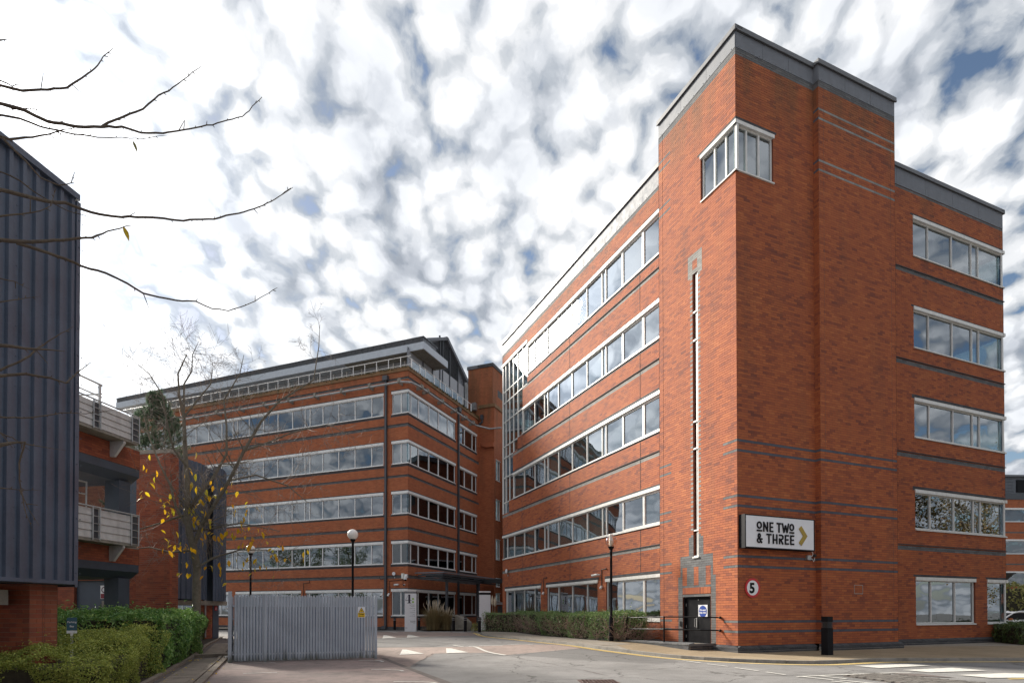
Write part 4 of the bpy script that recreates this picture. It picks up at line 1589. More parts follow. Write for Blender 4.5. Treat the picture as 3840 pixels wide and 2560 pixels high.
mb.hexa([FC.pt(0.3, -0.3, 24.3), FC.pt(CL, -0.3, 24.3), FC.pt(CL, -16, 24.3), FC.pt(0.3, -22, 24.3),
         FC.pt(0.3, -0.3, 24.4), FC.pt(CL, -0.3, 24.4), FC.pt(CL, -16, 24.4), FC.pt(0.3, -22, 24.4)])
mb.build('terrace_deck', M_CONC, b4)

# cameras, lamp and boxes on its corner
al = thing('alarm_box', FC.pt(0.5, 0.1, 5.0), 'cream alarm box on the orange corner above the ground floor windows', 'alarm box')
mb = MB(); mb.box(FC, 0.36, 0.64, 0.0, 0.14, 4.78, 5.3); mb.build('box_body', paint('cream_plastic', (0.62, 0.60, 0.48), 0.5), al)
mb = MB(); mb.box(FC, 0.40, 0.60, 0.14, 0.16, 4.84, 5.24); mb.build('cover', M_WHITE4, al)
wl = wall_light(FC, 1.42, 5.28, 'small round white dish lamp left of the cream alarm box')
for (a, z, lab, kind_) in ((0.05, 4.85, 'white dome camera on the corner of the long building', 'dome'),
                        (0.95, 4.2, 'white camera pointing left under the alarm box', 'l'),
                        (0.28, 4.16, 'white camera pointing forward under the alarm box', 'f'),
                        (2.75, 3.35, 'white camera left of the downpipe by the ground windows', 'd'),
                        (1.98, 3.35, 'white camera right of the downpipe by the ground windows', 'd')):
    o = thing('security_camera', FC.pt(a, 0.15, z), lab, 'camera')
    mb = MB()
    if kind_ == 'dome':
        mb.box(FC, a - 0.08, a + 0.2, 0.0, 0.25, z + 0.02, z + 0.35)
        mb.cyl(*FC.pt(a, 0.35, 0)[:2], z - 0.15, z + 0.15, 0.16, 0.12)
        mb.build('camera_body', M_WHITE4, o)
        mb = MB(); mb.ball(*FC.pt(a, 0.35, z - 0.17), 0.13, 12, 8); mb.build('dome', M_BLACK, o)
    else:
        dx = {'l': 0.35, 'f': -0.08, 'd': 0.0}[kind_]
        dz = -0.25 if kind_ == 'd' else -0.04
        mb.tube([FC.pt(a, 0.0, z + 0.1), FC.pt(a, 0.15, z + 0.05)], 0.03, 6)
        mb.tube([FC.pt(a, 0.15, z + 0.05), FC.pt(a + dx, 0.35, z + 0.05 + dz)], 0.09, 10)
        mb.build('camera_body', M_WHITE4, o)
        mb = MB(); mb.tube([FC.pt(a + dx, 0.35, z + 0.05 + dz), FC.pt(a + dx * 1.1, 0.37, z + 0.045 + dz * 1.1)], 0.075, 10); mb.build('lens', M_BLACK, o)
cd = thing('cable_conduit', FC.pt(1.5, 0, 4.5), 'thin black conduit along the orange wall linking cameras and downpipe', 'conduit')
mb = MB()
mb.tube([FC.pt(1.98, 0.03, 3.4), FC.pt(1.98, 0.03, 4.62), FC.pt(0.5, 0.03, 4.70), FC.pt(0.5, 0.03, 4.2)], 0.028, 6)
mb.tube([FC.pt(2.6, 0.03, 4.85), FC.pt(3.0, 0.03, 4.75), FC.pt(3.15, 0.03, 5.05)], 0.028, 6)
mb.tube([FC.pt(11.9 + .35, 0.03, 3.0), FC.pt(12.25, 0.03, 4.6), FC.pt(11.5, 0.03, 4.62), FC.pt(11.5, 0.03, 4.9)], 0.028, 6)
mb.build('conduit_pipe', M_BLACKM, cd)

# ---- entrance canopy
can = thing('entrance_canopy', (-5.0, 60.0, 0.0), 'dark grey steel entrance canopy on posts between the two office buildings', 'canopy')
X0 = FD.off(0, 0.0)
mb = MB()
# roof plate: front corner nearest the camera at the picture's left, running right to the other building
q = [FD.pt(1.1, 3.1, 0), FD.pt(1.3, 0.7, 0), FD.pt(15.0, 0.7, 0), FD.pt(15.0, 3.1, 0)]
q = [(p[0], p[1]) for p in q]
mb.slab(q, 5.18, 5.30)
mb.build('canopy_roof', M_DARK, can)
for i, (z, e) in enumerate(((4.72, -0.10), (4.9, 0.0), (5.08, 0.12), (5.30, 0.34))):
    mb = MB()
    mb.box(FD, 1.1 - e, 15.0, 3.02 + e, 3.12 + e, z, z + 0.11)
    mb.box(FD, 1.0 - e, 1.1 - e, 0.7 - e, 3.12 + e, z, z + 0.11)
    mb.build('fascia_band', M_CLAD if i == 3 else M_DARK, can)
mb = MB()
for s_ in (2.0, 5.0, 8.0, 11.0, 14.0):
    mb.box(FD, s_ - 0.06, s_ + 0.06, 0.8, 3.0, 4.98, 5.18)
mb.box(FD, 1.1, 15.0, 1.8, 1.92, 4.95, 5.10)
mb.build('beam', M_BLACKM, can)
link_q = [FD.pt(10.0, 3.1, 0), FD.pt(14.5, 3.1, 0), FD.pt(14.5, 9.0, 0), FD.pt(10.0, 9.0, 0)]
mb = MB()
mb.slab([(p[0], p[1]) for p in link_q], 5.02, 5.16)
mb.box(FD, 9.9, 10.0, 3.1, 9.0, 4.72, 5.2)
mb.build('link_roof', M_BLACKM, can)
for (s_, o_, nm) in ((2.55, 2.75, 0), (9.6, 2.8, 0), (10.6, 2.2, 0), (14.2, 8.0, 0)):
    mb = MB()
    c = FD.pt(s_, o_, 0)
    mb.box(FD, s_ - 0.13, s_ + 0.13, o_ - 0.09, o_ + 0.09, 0.0, 4.98)
    mb.box(FD, s_ - 0.2, s_ + 0.2, o_ - 0.16, o_ + 0.16, 0.0, 0.03)
    mb.build('post', M_DARK, can)

# ================================================================== buildings on the left
AL = rad(8.6)
DLv = np.array([math.sin(AL), math.cos(AL), 0])
NLv = np.array([math.cos(AL), -math.sin(AL), 0])
FL1 = Fr((-10.0, 13.2, 0), DLv, NLv)
nb = thing('clad_stair_tower', (-10.0, 13.2, -0.12), 'navy ribbed metal clad tower on a red brick pier at the left edge', 'building')


def ribbed(F, a0, a1, z0, z1, parent, mat, pitch=0.305, dep=0.045, flat=0.19, curve=None, pieces=1, name='cladding_sheet'):
    """trapezoidal metal sheeting; curve(a) -> offset of the plan line"""
    cv = curve or (lambda a: 0.0)
    n = int(round((a1 - a0) / pitch))
    p = (a1 - a0) / n
    per = max(1, n // pieces)
    i = 0
    while i < n:
        j = min(i + per, n)
        mb = MB()
        pts = []
        for k in range(i, j):
            b = a0 + k * p
            for t, o in ((0, 0), (flat / pitch, 0), (flat / pitch + 0.09, dep), (0.93, dep)):
                pts.append((b + t * p, o))
        pts.append((a0 + j * p, 0))
        for (x0, o0), (x1, o1) in zip(pts[:-1], pts[1:]):
            mb.quad(F.pt(x0, o0 + cv(x0), z0), F.pt(x1, o1 + cv(x1), z0), F.pt(x1, o1 + cv(x1), z1), F.pt(x0, o0 + cv(x0), z1))
        sh = mb.build(name, mat, parent)
        i = j
    return


ribbed(FL1, -7.63, 0.0, 2.32, 11.06, nb, M_BLUE, 0.285, 0.06, 0.16, pieces=27)
mb = MB()
mb.box(FL1, -7.63, 0.0, -0.05, -0.012, 2.30, 11.05)
mb.box(FL1, -0.05, 0.0, -3.0, -0.05, 2.30, 11.05)
mb.build('cladding_backing', M_BLUED, nb)
mb = MB()
mb.box(FL1, -7.6, 0.05, -0.02, 0.12, 11.02, 11.16)
mb.build('edge_trim', M_BLUE, nb)
mb = MB()
mb.box(FL1, -7.6, 0.02, 0.03, 0.105, 2.25, 2.33)
mb.build('edge_trim', M_BLUE, nb)
mb = MB()
mb.box(FL1, 0.0, 0.10, -0.02, 0.085, 2.27, 11.0)
mb.box(FL1, 0.11, 0.18, -0.10, 0.0, 2.20, 10.86)
mb.box(FL1, 0.14, 0.18, -3.0, -0.10, 2.20, 10.86)
mb.build('corner_flashing', M_BLUE, nb)
mb = MB()
for z in np.arange(2.5, 11.0, 0.62):
    for a in np.arange(-7.0, 0.0, 0.76):
        q = FL1.pt(a + 0.335, 0.055, z)
        mb.box(FL1, a + 0.32, a + 0.345, 0.05, 0.062, z, z + 0.02)
    mb.box(FL1, 0.04, 0.065, 0.085, 0.096, z, z + 0.022)
mb.build('fixing_screws', M_BLUED, nb)
mb = MB()
mb.box(FL1, -7.6, 0.1, -4.0, -0.06, 2.24, 2.30)
mb.box(FL1, -7.6, 0.1, -4.0, -0.06, 10.8, 10.9)
mb.build('soffit', M_BLUED, nb)
mb = MB()
mb.box(FL1, -7.6, 0.1, -6.0, -0.3, 2.3, 10.8)
mb.build('tower_core', M_BLUED, nb)
FPr = Fr(FL1.P + NLv * -0.35, DLv, NLv)
LM = {'main': M_BRICKL, 'dark': M_DARKB}
brick_wall(FPr, -0.65, 0.0, ZB - 4 * CH, 2.24, nb, [], [], LM, mort=M_MORTL, bname='brick_pier', singles=60, bond=0.0)
brick_wall(Fr(FPr.P - DLv * 0.65, -NLv, -DLv), -0.012, 4.0, ZB - 4 * CH, 2.24, nb, [], [], LM, mort=M_MORTL, bname='brick_pier', singles=120)
brick_wall(Fr(FPr.P, -NLv, DLv), -0.012, 4.0, ZB - 4 * CH, 2.24, nb, [], [], LM, mort=M_MORTL, bname='brick_pier')
mb = MB()
mb.box(Fr(FPr.P - DLv * 0.85, -NLv, -DLv), 0.30, 5.0, 0.0, 0.3, 1.78, 2.10)
mb.build('concrete_beam', M_CONC, nb)

# ---- balcony block
PLb = np.array([-16.02, 25.0, 0])
FL2 = Fr(PLb, DLv, NLv)
bb_ = thing('balcony_block', (-16.02, 25.0, 0.0), 'brick block with two grey boarded balconies and slate blue columns behind the navy tower', 'building')


def balcony(z0, z1, nm):
    b = MB()
    b.box(FL2, -8, 0.0, -0.12, -0.08, z0, z1)
    root = b.build(nm, M_BALC, bb_)
    n = 4
    h = (z1 - z0) / n
    for (a0, a1) in ((-8.0, -5.1), (-4.9, -2.28), (-2.0, -0.38)):
        for i in range(n):
            mb = MB()
            mb.hexa([FL2.pt(a0, -0.08, z0 + i * h + 0.02), FL2.pt(a1, -0.08, z0 + i * h + 0.02), FL2.pt(a1, -0.035, z0 + i * h + 0.02), FL2.pt(a0, -0.035, z0 + i * h + 0.02),
                     FL2.pt(a0, -0.08, z0 + (i + 1) * h - 0.01), FL2.pt(a1, -0.08, z0 + (i + 1) * h - 0.01), FL2.pt(a1, -0.065, z0 + (i + 1) * h - 0.01), FL2.pt(a0, -0.065, z0 + (i + 1) * h - 0.01)])
            mb.build('board', M_BALC, root)
    for ga, gb in ((-2.28, -2.0), (-0.38, 0.0)):
        g = MB()
        g.box(FL2, ga, gb, -0.079, -0.07, z0, z1)
        g.build('dark_plate', M_DARK, root)  # thin dark plate filling the gap between board bays
    r = MB()
    for a in (-2.3, -1.98, -0.40, -0.02):
        r.tube([FL2.pt(a, 0.0, z0 - 0.05), FL2.pt(a, 0.0, z1 + 0.05)], 0.028, 6)
    for i in range(n + 1):
        z = z0 + i * h
        r.tube([FL2.pt(-2.3, 0.0, z), FL2.pt(-1.98, 0.0, z)], 0.02, 6)
        r.tube([FL2.pt(-0.40, 0.0, z), FL2.pt(-0.02, 0.0, z), FL2.pt(-0.0, -0.95, z)], 0.02, 6)
    r.tube([FL2.pt(-8, 0.0, z1 + 0.06), FL2.pt(0.0, 0.0, z1 + 0.06), FL2.pt(0.0, -1.0, z1 + 0.06)], 0.032, 8)
    r.build('railing', M_STEEL, root)
    s_ = MB()
    s_.box(FL2, -8, 0.0, -1.0, -0.06, z0 - 0.10, z0 - 0.001)
    s_.build('balcony_floor', M_CONC, root)
    for a in (-5.6, -3.0, -0.75):
        m = MB()
        m.prism(Fr(FL2.P + DLv * a, NLv, DLv), [(-0.75, z0 - 0.75), (-0.75, z0 - 0.1), (-0.1, z0 - 0.1), (-0.1, z0 - 0.2), (-0.55, z0 - 0.75)], 0.0, 0.12)
        m.build('bracket', M_BALC, root)
    return root


balcony(8.90, 9.92, 'balcony')
balcony(4.52, 5.70, 'balcony')
FL3 = FL2.off(0, -0.75)
for z0_, z1_ in ((7.95, 8.80), (3.72, 4.42)):
    brick_wall(FL3, -8, 0.85, z0_, z1_, bb_, [], [], LM, bname='brick_spandrel')
    brick_wall(Fr(FL3.P + DLv * 0.85, -NLv, DLv), -0.012, 5, z0_, z1_, bb_, [], [], LM, bname='brick_spandrel')
    mb = MB()
    zz = z0_
    # chamfered slate blue edge beam
    pf = [(0.0, zz), (0.0, zz - 0.32), (-0.42, zz - 0.62), (-6.0, zz - 0.62), (-6.0, zz)]
    mb.prism(Fr(FL3.P - DLv * 8, NLv, DLv), pf, 0.0, 8.85)
    mb.build('edge_beam', M_BLUED, bb_)
for a_, z0_, z1_ in ((0.0, -0.12, 3.12), (0.0, 4.3, 7.35), (-4.6, -0.12, 7.35)):
    mb = MB()
    mb.box(FL2, a_, a_ + 0.60, -1.68, -0.98, z0_, z1_)
    mb.build('column', M_BLUED, bb_)
mb = MB()
mb.box(FL2, -8, 0.85, -6.7, -0.76, 4.30, 4.48)
mb.box(FL2, -8, 0.85, -6.7, -0.76, 8.72, 8.88)
mb.build('deck', M_CONC, bb_)
mb = MB()
mb.tube([FL2.pt(-6, -0.9, 11.1), FL2.pt(-0.9, -1.0, 11.1), FL2.pt(-0.75, -1.3, 11.1)], 0.04, 8)
mb.tube([FL2.pt(-6, -0.9, 10.6), FL2.pt(-0.9, -1.0, 10.6)], 0.03, 8)
mb.tube([FL2.pt(-1.0, -1.0, 9.0), FL2.pt(-1.0, -1.0, 11.1)], 0.05, 8)
mb.tube([FL2.pt(-0.9, -1.0, 10.75), FL2.pt(-0.9, -4.0, 10.75)], 0.03, 8)
mb.tube([FL2.pt(-6, -1.3, 7.0), FL2.pt(-1.2, -1.4, 7.0), FL2.pt(-1.2, -1.4, 5.0)], 0.04, 8)
mb.tube([FL2.pt(-6, -1.3, 6.5), FL2.pt(-1.2, -1.4, 6.5)], 0.03, 8)
mb.build('handrail', M_STEEL, bb_)
# brick wall facing the camera behind the columns, with the entrance door
FRW = Fr((-17.63, 30.0, 0), -NLv, -DLv)
rw = thing('brick_block', (-17.63, 30.0, 0.0), 'dark red windowless brick block between the balconies and the far navy tower', 'building')
brick_wall(FRW, 0.0, 1.95, -0.12, 9.85, rw, [], [], LM, mort=M_MORTL, bname='brick_wall', singles=60)
brick_wall(FRW, 1.95, 9.0, -0.12, 3.9, rw, [(3.25, 5.6, -0.3, 3.3)], [], LM, bname='brick_wall')
brick_wall(Fr((-17.63, 30.0, 0), DLv, NLv), -0.012, 0.6, -0.12, 9.85, rw, [], [], LM, mort=M_MORTL, bname='brick_wall')
mb = MB()
mb.box(FRW, -0.05, 1.95, -0.65, 0.04, 9.85, 10.05)
mb.build('coping', M_CONC, rw)
mb = MB()
mb.box(FRW, 0.05, 1.95, -0.6, -0.3, 0, 9.85)
mb.build('wall_core', M_INTF, rw)
mb = MB()
mb.box(FRW, 3.25, 5.6, -0.3, -0.15, -0.1, 3.3)
dr = mb.build('entrance_door', M_BLUED, rw)
mb = MB()
mb.tube([FRW.pt(5.15, -0.15, 0.9), FRW.pt(5.15, -0.05, 0.9), FRW.pt(5.15, -0.05, 1.6), FRW.pt(5.15, -0.15, 1.6)], 0.03, 8)
mb.build('handle', M_BLUES, dr)
ns = thing('door_notice', FRW.pt(4.1, -0.1, 2.9), 'white and dark red notice on the dark door above the white number disc', 'sign')
mb = MB(); mb.box(FRW, 3.72, 4.16, -0.149, -0.13, 2.35, 3.05); mb.build('plate', M_SIGNW, ns)
mb = MB(); mb.box(FRW, 3.74, 4.14, -0.13, -0.127, 2.37, 2.62); mb.build('red_band', paint('maroon_print', (0.22, 0.015, 0.03), 0.5), ns)
disc(FRW, 3.94, 2.82, 0.11, 0.16, -0.13, -0.127, 24).build('ring_print', paint('purple_print', (0.12, 0.03, 0.07), 0.5), ns)
mb = MB(); mb.box(FRW, 3.80, 4.08, -0.149, -0.13, 1.90, 2.25); mb.build('small_plate', M_CONC, ns)
nd = thing('number_disc', FRW.pt(3.95, -0.1, 1.6), 'white disc with the number 2 on the dark door', 'sign')
disc(FRW, 3.95, 1.55, 0, 0.27, -0.149, -0.12, 28).build('disc', M_SIGNW, nd)
text_mesh('2', 0.38, M_SIGNB, FRW, 3.95, 1.42, -0.118, 0.003, 0.012, 'CENTER', parent=nd, flip=True)

# ---- the second navy clad tower
FT2 = Fr((-17.95, 30.6, 0), DLv, NLv)
t2 = thing('far_clad_tower', (-17.95, 30.6, 0), 'pair of curved navy clad volumes behind the bare tree trunk', 'building')
cv1 = lambda a: 0.30 * math.sin(max(0, min(1, (a - 0.1) / 2.5)) * math.pi * 0.75) - 0.05
ribbed(FT2, 0.1, 2.6, 2.35, 9.95, t2, M_BLUE, 0.31, 0.05, 0.2, cv1, pieces=4)
cv2 = lambda a: 0.30 - 0.55 * max(0, (a - 3.4) / 1.5) ** 2
ribbed(FT2, 3.0, 4.8, 2.30, 10.1, t2, M_BLUE, 0.30, 0.05, 0.2, cv2, pieces=3)
mb = MB()
mb.box(FT2, 0.1, 2.6, -2.5, -0.1, 2.35, 9.9)
mb.box(FT2, 3.0, 4.75, -2.5, -0.3, 2.3, 10.05)
mb.build('tower_core', M_BLUED, t2)
brick_wall(FT2.off(0, -0.35), 2.55, 3.05, -0.12, 9.6, t2, [], [], LM, bname='brick_pier')
mb = MB()
mb.box(FT2, 0.0, 4.8, -2.4, -0.05, 2.05, 2.30)
mb.build('ledge', M_CONC, t2)
mb = MB()
mb.tube([FT2.pt(2.9, -0.1, 0.2), FT2.pt(2.9, -0.1, 9.8)], 0.05, 8)
mb.build('downpipe', M_STEEL, t2)
brick_wall(FT2.off(0, -0.6), 3.2, 4.2, -0.12, 2.05, t2, [], [], LM, bname='brick_pier')
mb = MB()
mb.box(FT2, 4.25, 4.8, -1.2, -0.6, -0.12, 2.05)
mb.build('column', M_BLUED, t2)
fs2 = thing('fire_sign', FT2.pt(4.5, -0.58, 1.9), 'tiny red fire sign on the dark column under the far navy tower', 'sign')
mb = MB(); mb.box(FT2, 4.40, 4.62, -0.598, -0.58, 1.75, 2.0); mb.build('plate', M_RED, fs2)
mb = MB(); mb.box(FT2, 4.48, 4.54, -0.58, -0.577, 1.80, 1.94); mb.build('symbol', M_SIGNW, fs2)
# what shows between the two balcony decks
bk_ = thing('rear_wing', (-24.5, 38.0, 0.0), 'brick and navy clad wing glimpsed between the two balconies', 'building')
FR3 = Fr((-24.2, 37.0, 0), -NLv, -DLv)
M_BRDK = brick_mat('shaded_brick', [(0, (0.10, 0.04, 0.025)), (0.5, (0.16, 0.06, 0.035)), (1, (0.22, 0.09, 0.05))], 0.4)  # brick darkened to put the shade of the deck opening into its colour
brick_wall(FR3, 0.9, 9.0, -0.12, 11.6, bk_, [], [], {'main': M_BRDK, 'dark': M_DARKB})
ribbed(FR3.off(0, 0.3), 0.0, 1.6, 0.5, 11.8, bk_, paint('mid_blue_cladding', (0.05, 0.09, 0.16), 0.45), 0.31, 0.05, 0.2, pieces=2)
mb = MB()
mb.box(FR3, 0.0, 9.0, -2.5, -0.31, -0.1, 11.6)
mb.box(FR3, 0.02, 1.6, -0.31, 0.25, 0.5, 11.7)
mb.build('wing_core', M_BLUED, bk_)
mb = MB()
mb.tube([FR3.pt(1.9, 0.2, 5.6), FR3.pt(1.9, 0.3, 8.2), FR3.pt(1.9, 0.05, 8.3)], 0.05, 8)
mb.build('vent_pipe', M_STEEL, bk_)

# ================================================================== building beyond the right-hand wing
fb = thing('far_office_building', (80.0, 90.0, 0.0), 'distant brick office block with metal roof seen past the right corner', 'building')
FFR = Fr((62.0, 85.0, 0), (1, 0.05, 0), (0.05, -1, 0))
fzs = [(14.87, 16.75), (10.15, 12.14), (5.56, 7.43), (0.9, 2.95)]
wl2 = backing(FFR, 0, 40, 0, 18.2, [(0.5, 39, a, b) for a, b in fzs], [M_MORT, M_REVEAL, M_INT], fb)
R_ = brick_rects(4, 26, 0.277, 18.2, [(0.5, 39, a, b) for a, b in fzs], [(0, 40, a - 1.6, a - 1.4, 'grey') for a, b in fzs])
for key, mt in (('main', M_BRICK4), ('grey', M_GREY)):
    o_ = link('brickwork', rect_bricks_mesh('brickwork', FFR, R_[key], mt, ORG[wl2.name]), wl2)
    o_['kind'] = 'stuff'
for a, b in fzs:
    window(FFR, 0.6, 38.9, a, b + 0.2, [x_ for x_ in np.arange(2.55, 38, 3.9)] , fb, M_WHITE4, M_GLASS4, lintel=0.22, wl=0.28, sill=True)
mb = MB()
for a, b in fzs:
    mb.box(FFR, 0.4, 39, -6, -5.8, a - 1, b + 0.5)
    mb.box(FFR, 0.4, 39, -6, -0.4, b + 0.4, b + 0.6)
mb.build('partition', M_INT, fb)
mb = MB()
mb.box(FFR, 0, 40, -12, 0.1, 18.2, 19.1)
mb.build('parapet', M_DARK, fb)
mb = MB()
for z in np.arange(19.15, 21.6, 0.22):
    mb.box(FFR, 0, 12.4, -8, -0.5, z, z + 0.12)
mb.box(FFR, 0, 40, -10, -0.6, 19.1, 21.6)
mb.build('roof_louvre', M_CLAD, fb)
mb = MB()
mb.box(FFR, -0.2, 40, -10, -0.2, 21.6, 21.9)
mb.build('roof', M_COPING, fb)
mb = MB()
mb.box(FFR, 12.8, 22, -0.6, -0.4, 19.4, 21.2)
mb.build('plant_window', M_BLACK, fb)
nbk = thing('reflection_block', (20.0, 70.0, 0.0), 'brick block added unseen behind the right building to darken the far window reflections', 'building')  # unseen block added so the far windows reflect brick instead of bright sky
FNB = Fr((3.5, 66.0, 0), (0.98, 0.2, 0), (0.2, -0.98, 0))
FNS = Fr((3.5, 66.0, 0), (-0.2, 0.98, 0), (-0.98, -0.2, 0))
mb = MB()
mb.box(FNB, 0, 40, -26, 0, 0, 20.5)
mb.build('walls', paint('block_brick', (0.22, 0.075, 0.04), 0.9, 0.2), nbk)
for F_, ln_ in ((FNB, 40), (FNS, 26)):
    for z in (1.4, 6.0, 10.6, 15.2):
        mb = MB()
        mb.box(F_, 1.0, ln_ - 1.0, 0.0, 0.06, z, z + 2.1)
        w__ = mb.build('window', M_BLACK, nbk)
        mb = MB()
        mb.box(F_, 0.9, ln_ - 0.9, 0.0, 0.10, z + 2.1, z + 2.3)
        mb.build('lintel', M_WHITE4, w__)
mb = MB()
mb.box(FNB, -0.2, 40.2, -26.2, 0.2, 20.5, 21.1)
mb.build('roof_edge', M_COPING, nbk)
print('buildings done')

# ================================================================== ground, roads, pavements
RZ = -0.12
def ground_mat(name, stops, sc=0.35, grit=120, wear=(0.06, 0.055, 0.05), wamt=0.35, rough=0.9, cracks=0.0, bumpd=0.006, wet=0.0):
    m, nt, b, out = new_mat(name)
    big = obj_noise(nt, sc, 6, 0.6, 'World')
    fine = obj_noise(nt, grit, 3, 0.75, 'World')
    mid = obj_noise(nt, 2.6, 5, 0.65, 'World', 0.4)
    r = ramp(nt, stops, big)
    c = mixc(nt, 0.7, r.outputs[0], ramp(nt, [(0.3, 0.55), (0.7, 1.45)], fine).outputs[0], 'MULTIPLY')
    c = mixc(nt, ramp(nt, [(0.48, 0.0), (0.75, wamt)], mid).outputs[0], c, wear)
    if cracks:
        g = N(nt, 'ShaderNodeNewGeometry')
        wn = N(nt, 'ShaderNodeTexNoise', ins={'Scale': 1.1, 'Detail': 5.0})
        L(nt, g.outputs['Position'], wn.inputs['Vector'])
        ad = vmath(nt, 'ADD', g.outputs['Position'], wn.outputs['Color'])
        vo = N(nt, 'ShaderNodeTexVoronoi', feature='DISTANCE_TO_EDGE', ins={'Scale': 0.33})
        L(nt, ad.outputs[0], vo.inputs['Vector'])
        cr = ramp(nt, [(0.0, cracks), (0.012, 0.0)], vo.outputs['Distance'])
        c = mixc(nt, cr.outputs[0], c, (0.03, 0.028, 0.025))
    L(nt, c, b.inputs['Base Color'])
    b.inputs['Roughness'].default_value = rough
    b.inputs['Specular IOR Level'].default_value = 0.3
    bump(nt, b, fine, 0.7, bumpd)
    return m


M_ASPH = ground_mat('grey_asphalt', [(0.3, (0.13, 0.127, 0.124)), (0.5, (0.18, 0.175, 0.171)), (0.72, (0.23, 0.224, 0.218))], cracks=0.75)
M_ASPHD = ground_mat('patched_asphalt', [(0.3, (0.11, 0.108, 0.106)), (0.7, (0.155, 0.152, 0.149))], cracks=0.8)
M_REDT = ground_mat('worn_red_tarmac', [(0.3, (0.24, 0.19, 0.168)), (0.7, (0.30, 0.237, 0.208))], wamt=0.5, cracks=0.3)
M_BAY = ground_mat('parking_bay_tarmac', [(0.3, (0.20, 0.165, 0.152)), (0.5, (0.26, 0.205, 0.188)), (0.7, (0.33, 0.245, 0.22))], sc=0.5, wamt=0.55)
M_CHAN = ground_mat('dirty_channel', [(0.3, (0.10, 0.085, 0.078)), (0.7, (0.15, 0.125, 0.115))], sc=2)
M_PAVE = ground_mat('paving_concrete', [(0.3, (0.23, 0.205, 0.17)), (0.7, (0.31, 0.28, 0.235))], sc=0.5, grit=60, wear=(0.12, 0.09, 0.05), wamt=0.4)
M_PAVEB = ground_mat('sandy_footway', [(0.3, (0.22, 0.165, 0.10)), (0.7, (0.30, 0.235, 0.155))], sc=0.6, grit=80, wear=(0.10, 0.085, 0.05), wamt=0.4)
M_KERB = ground_mat('kerb_stone', [(0.3, (0.22, 0.205, 0.18)), (0.7, (0.31, 0.29, 0.26))], sc=1.5, grit=70, wamt=0.5)
M_PATH = ground_mat('path_slab', [(0.3, (0.18, 0.15, 0.12)), (0.7, (0.26, 0.215, 0.175))], sc=1.5, grit=70, wamt=0.5)
M_SOIL = ground_mat('soil', [(0.3, (0.03, 0.024, 0.018)), (0.7, (0.06, 0.045, 0.032))], sc=2, grit=40)
M_SETT = brick_mat('road_sett', [(0, (0.06, 0.055, 0.05)), (0.5, (0.10, 0.09, 0.08)), (1, (0.16, 0.145, 0.13))], 0.2)
M_IRON = paint('cast_iron', (0.10, 0.06, 0.05), 0.6, 0.2, 0.3, scale=8)


def mark_mat(name, col, thr=0.62):
    m, nt, b, out = new_mat(name)
    n1 = obj_noise(nt, 9, 5, 0.7, 'World')
    n2 = obj_noise(nt, 60, 3, 0.7, 'World')
    f = math_n(nt, 'ADD', math_n(nt, 'MULTIPLY', n1, 0.6), math_n(nt, 'MULTIPLY', n2, 0.4))
    c = ramp(nt, [(thr - 0.12, col), (thr + 0.02, tuple(0.55 * x + 0.06 for x in col)), (thr + 0.06, (0.19, 0.18, 0.165))], f)
    L(nt, c.outputs[0], b.inputs['Base Color'])
    b.inputs['Roughness'].default_value = 0.7
    return m


M_MARK = mark_mat('white_road_paint', (0.58, 0.565, 0.52), 0.58)
M_MARKY = mark_mat('yellow_road_paint', (0.75, 0.54, 0.17), 0.66)


def sst(t):
    t = max(0.0, min(1.0, t))
    return t * t * (3 - 2 * t)


def EL(x, y):
    """the ground swells gently beyond the tower: height above its level at the fire door"""
    return (0.20 * sst((y - 21) / 7.0) - 0.14 * sst((y - 46) / 8.0)) * (1 - sst((x - 6.5) / 4.0))


def drape(o):
    import bmesh
    if o.type != 'MESH' or o.data.users > 1:
        return
    mw = np.array(o.matrix_world.translation)
    p = o
    off = np.zeros(3)
    while p is not None:
        off += np.array(p.location)
        p = p.parent
    bm = bmesh.new()
    bm.from_mesh(o.data)
    ys = [v.co.y + off[1] for v in bm.verts]
    if max(ys) - min(ys) > 3:
        for yy in list(np.arange(20.5, 56, 1.0)):
            if min(ys) < yy < max(ys):
                bmesh.ops.bisect_plane(bm, geom=bm.verts[:] + bm.edges[:] + bm.faces[:], plane_co=(0, yy - off[1], 0), plane_no=(0, 1, 0))
        for xx in list(np.arange(6.5, 11, 1.0)):
            bmesh.ops.bisect_plane(bm, geom=bm.verts[:] + bm.edges[:] + bm.faces[:], plane_co=(xx - off[0], 0, 0), plane_no=(1, 0, 0))
        bmesh.ops.triangulate(bm, faces=bm.faces[:])
    for v in bm.verts:
        v.co.z += EL(v.co.x + off[0], v.co.y + off[1])
    bm.to_mesh(o.data)
    bm.free()


def sheet(name, pts, z, mat, kind='structure'):
    mb = MB()
    mb.poly([(x, y, z) for x, y in pts])
    o = mb.build(name, mat, None, (pts[0][0], pts[0][1], z))
    o['kind'] = kind
    return o


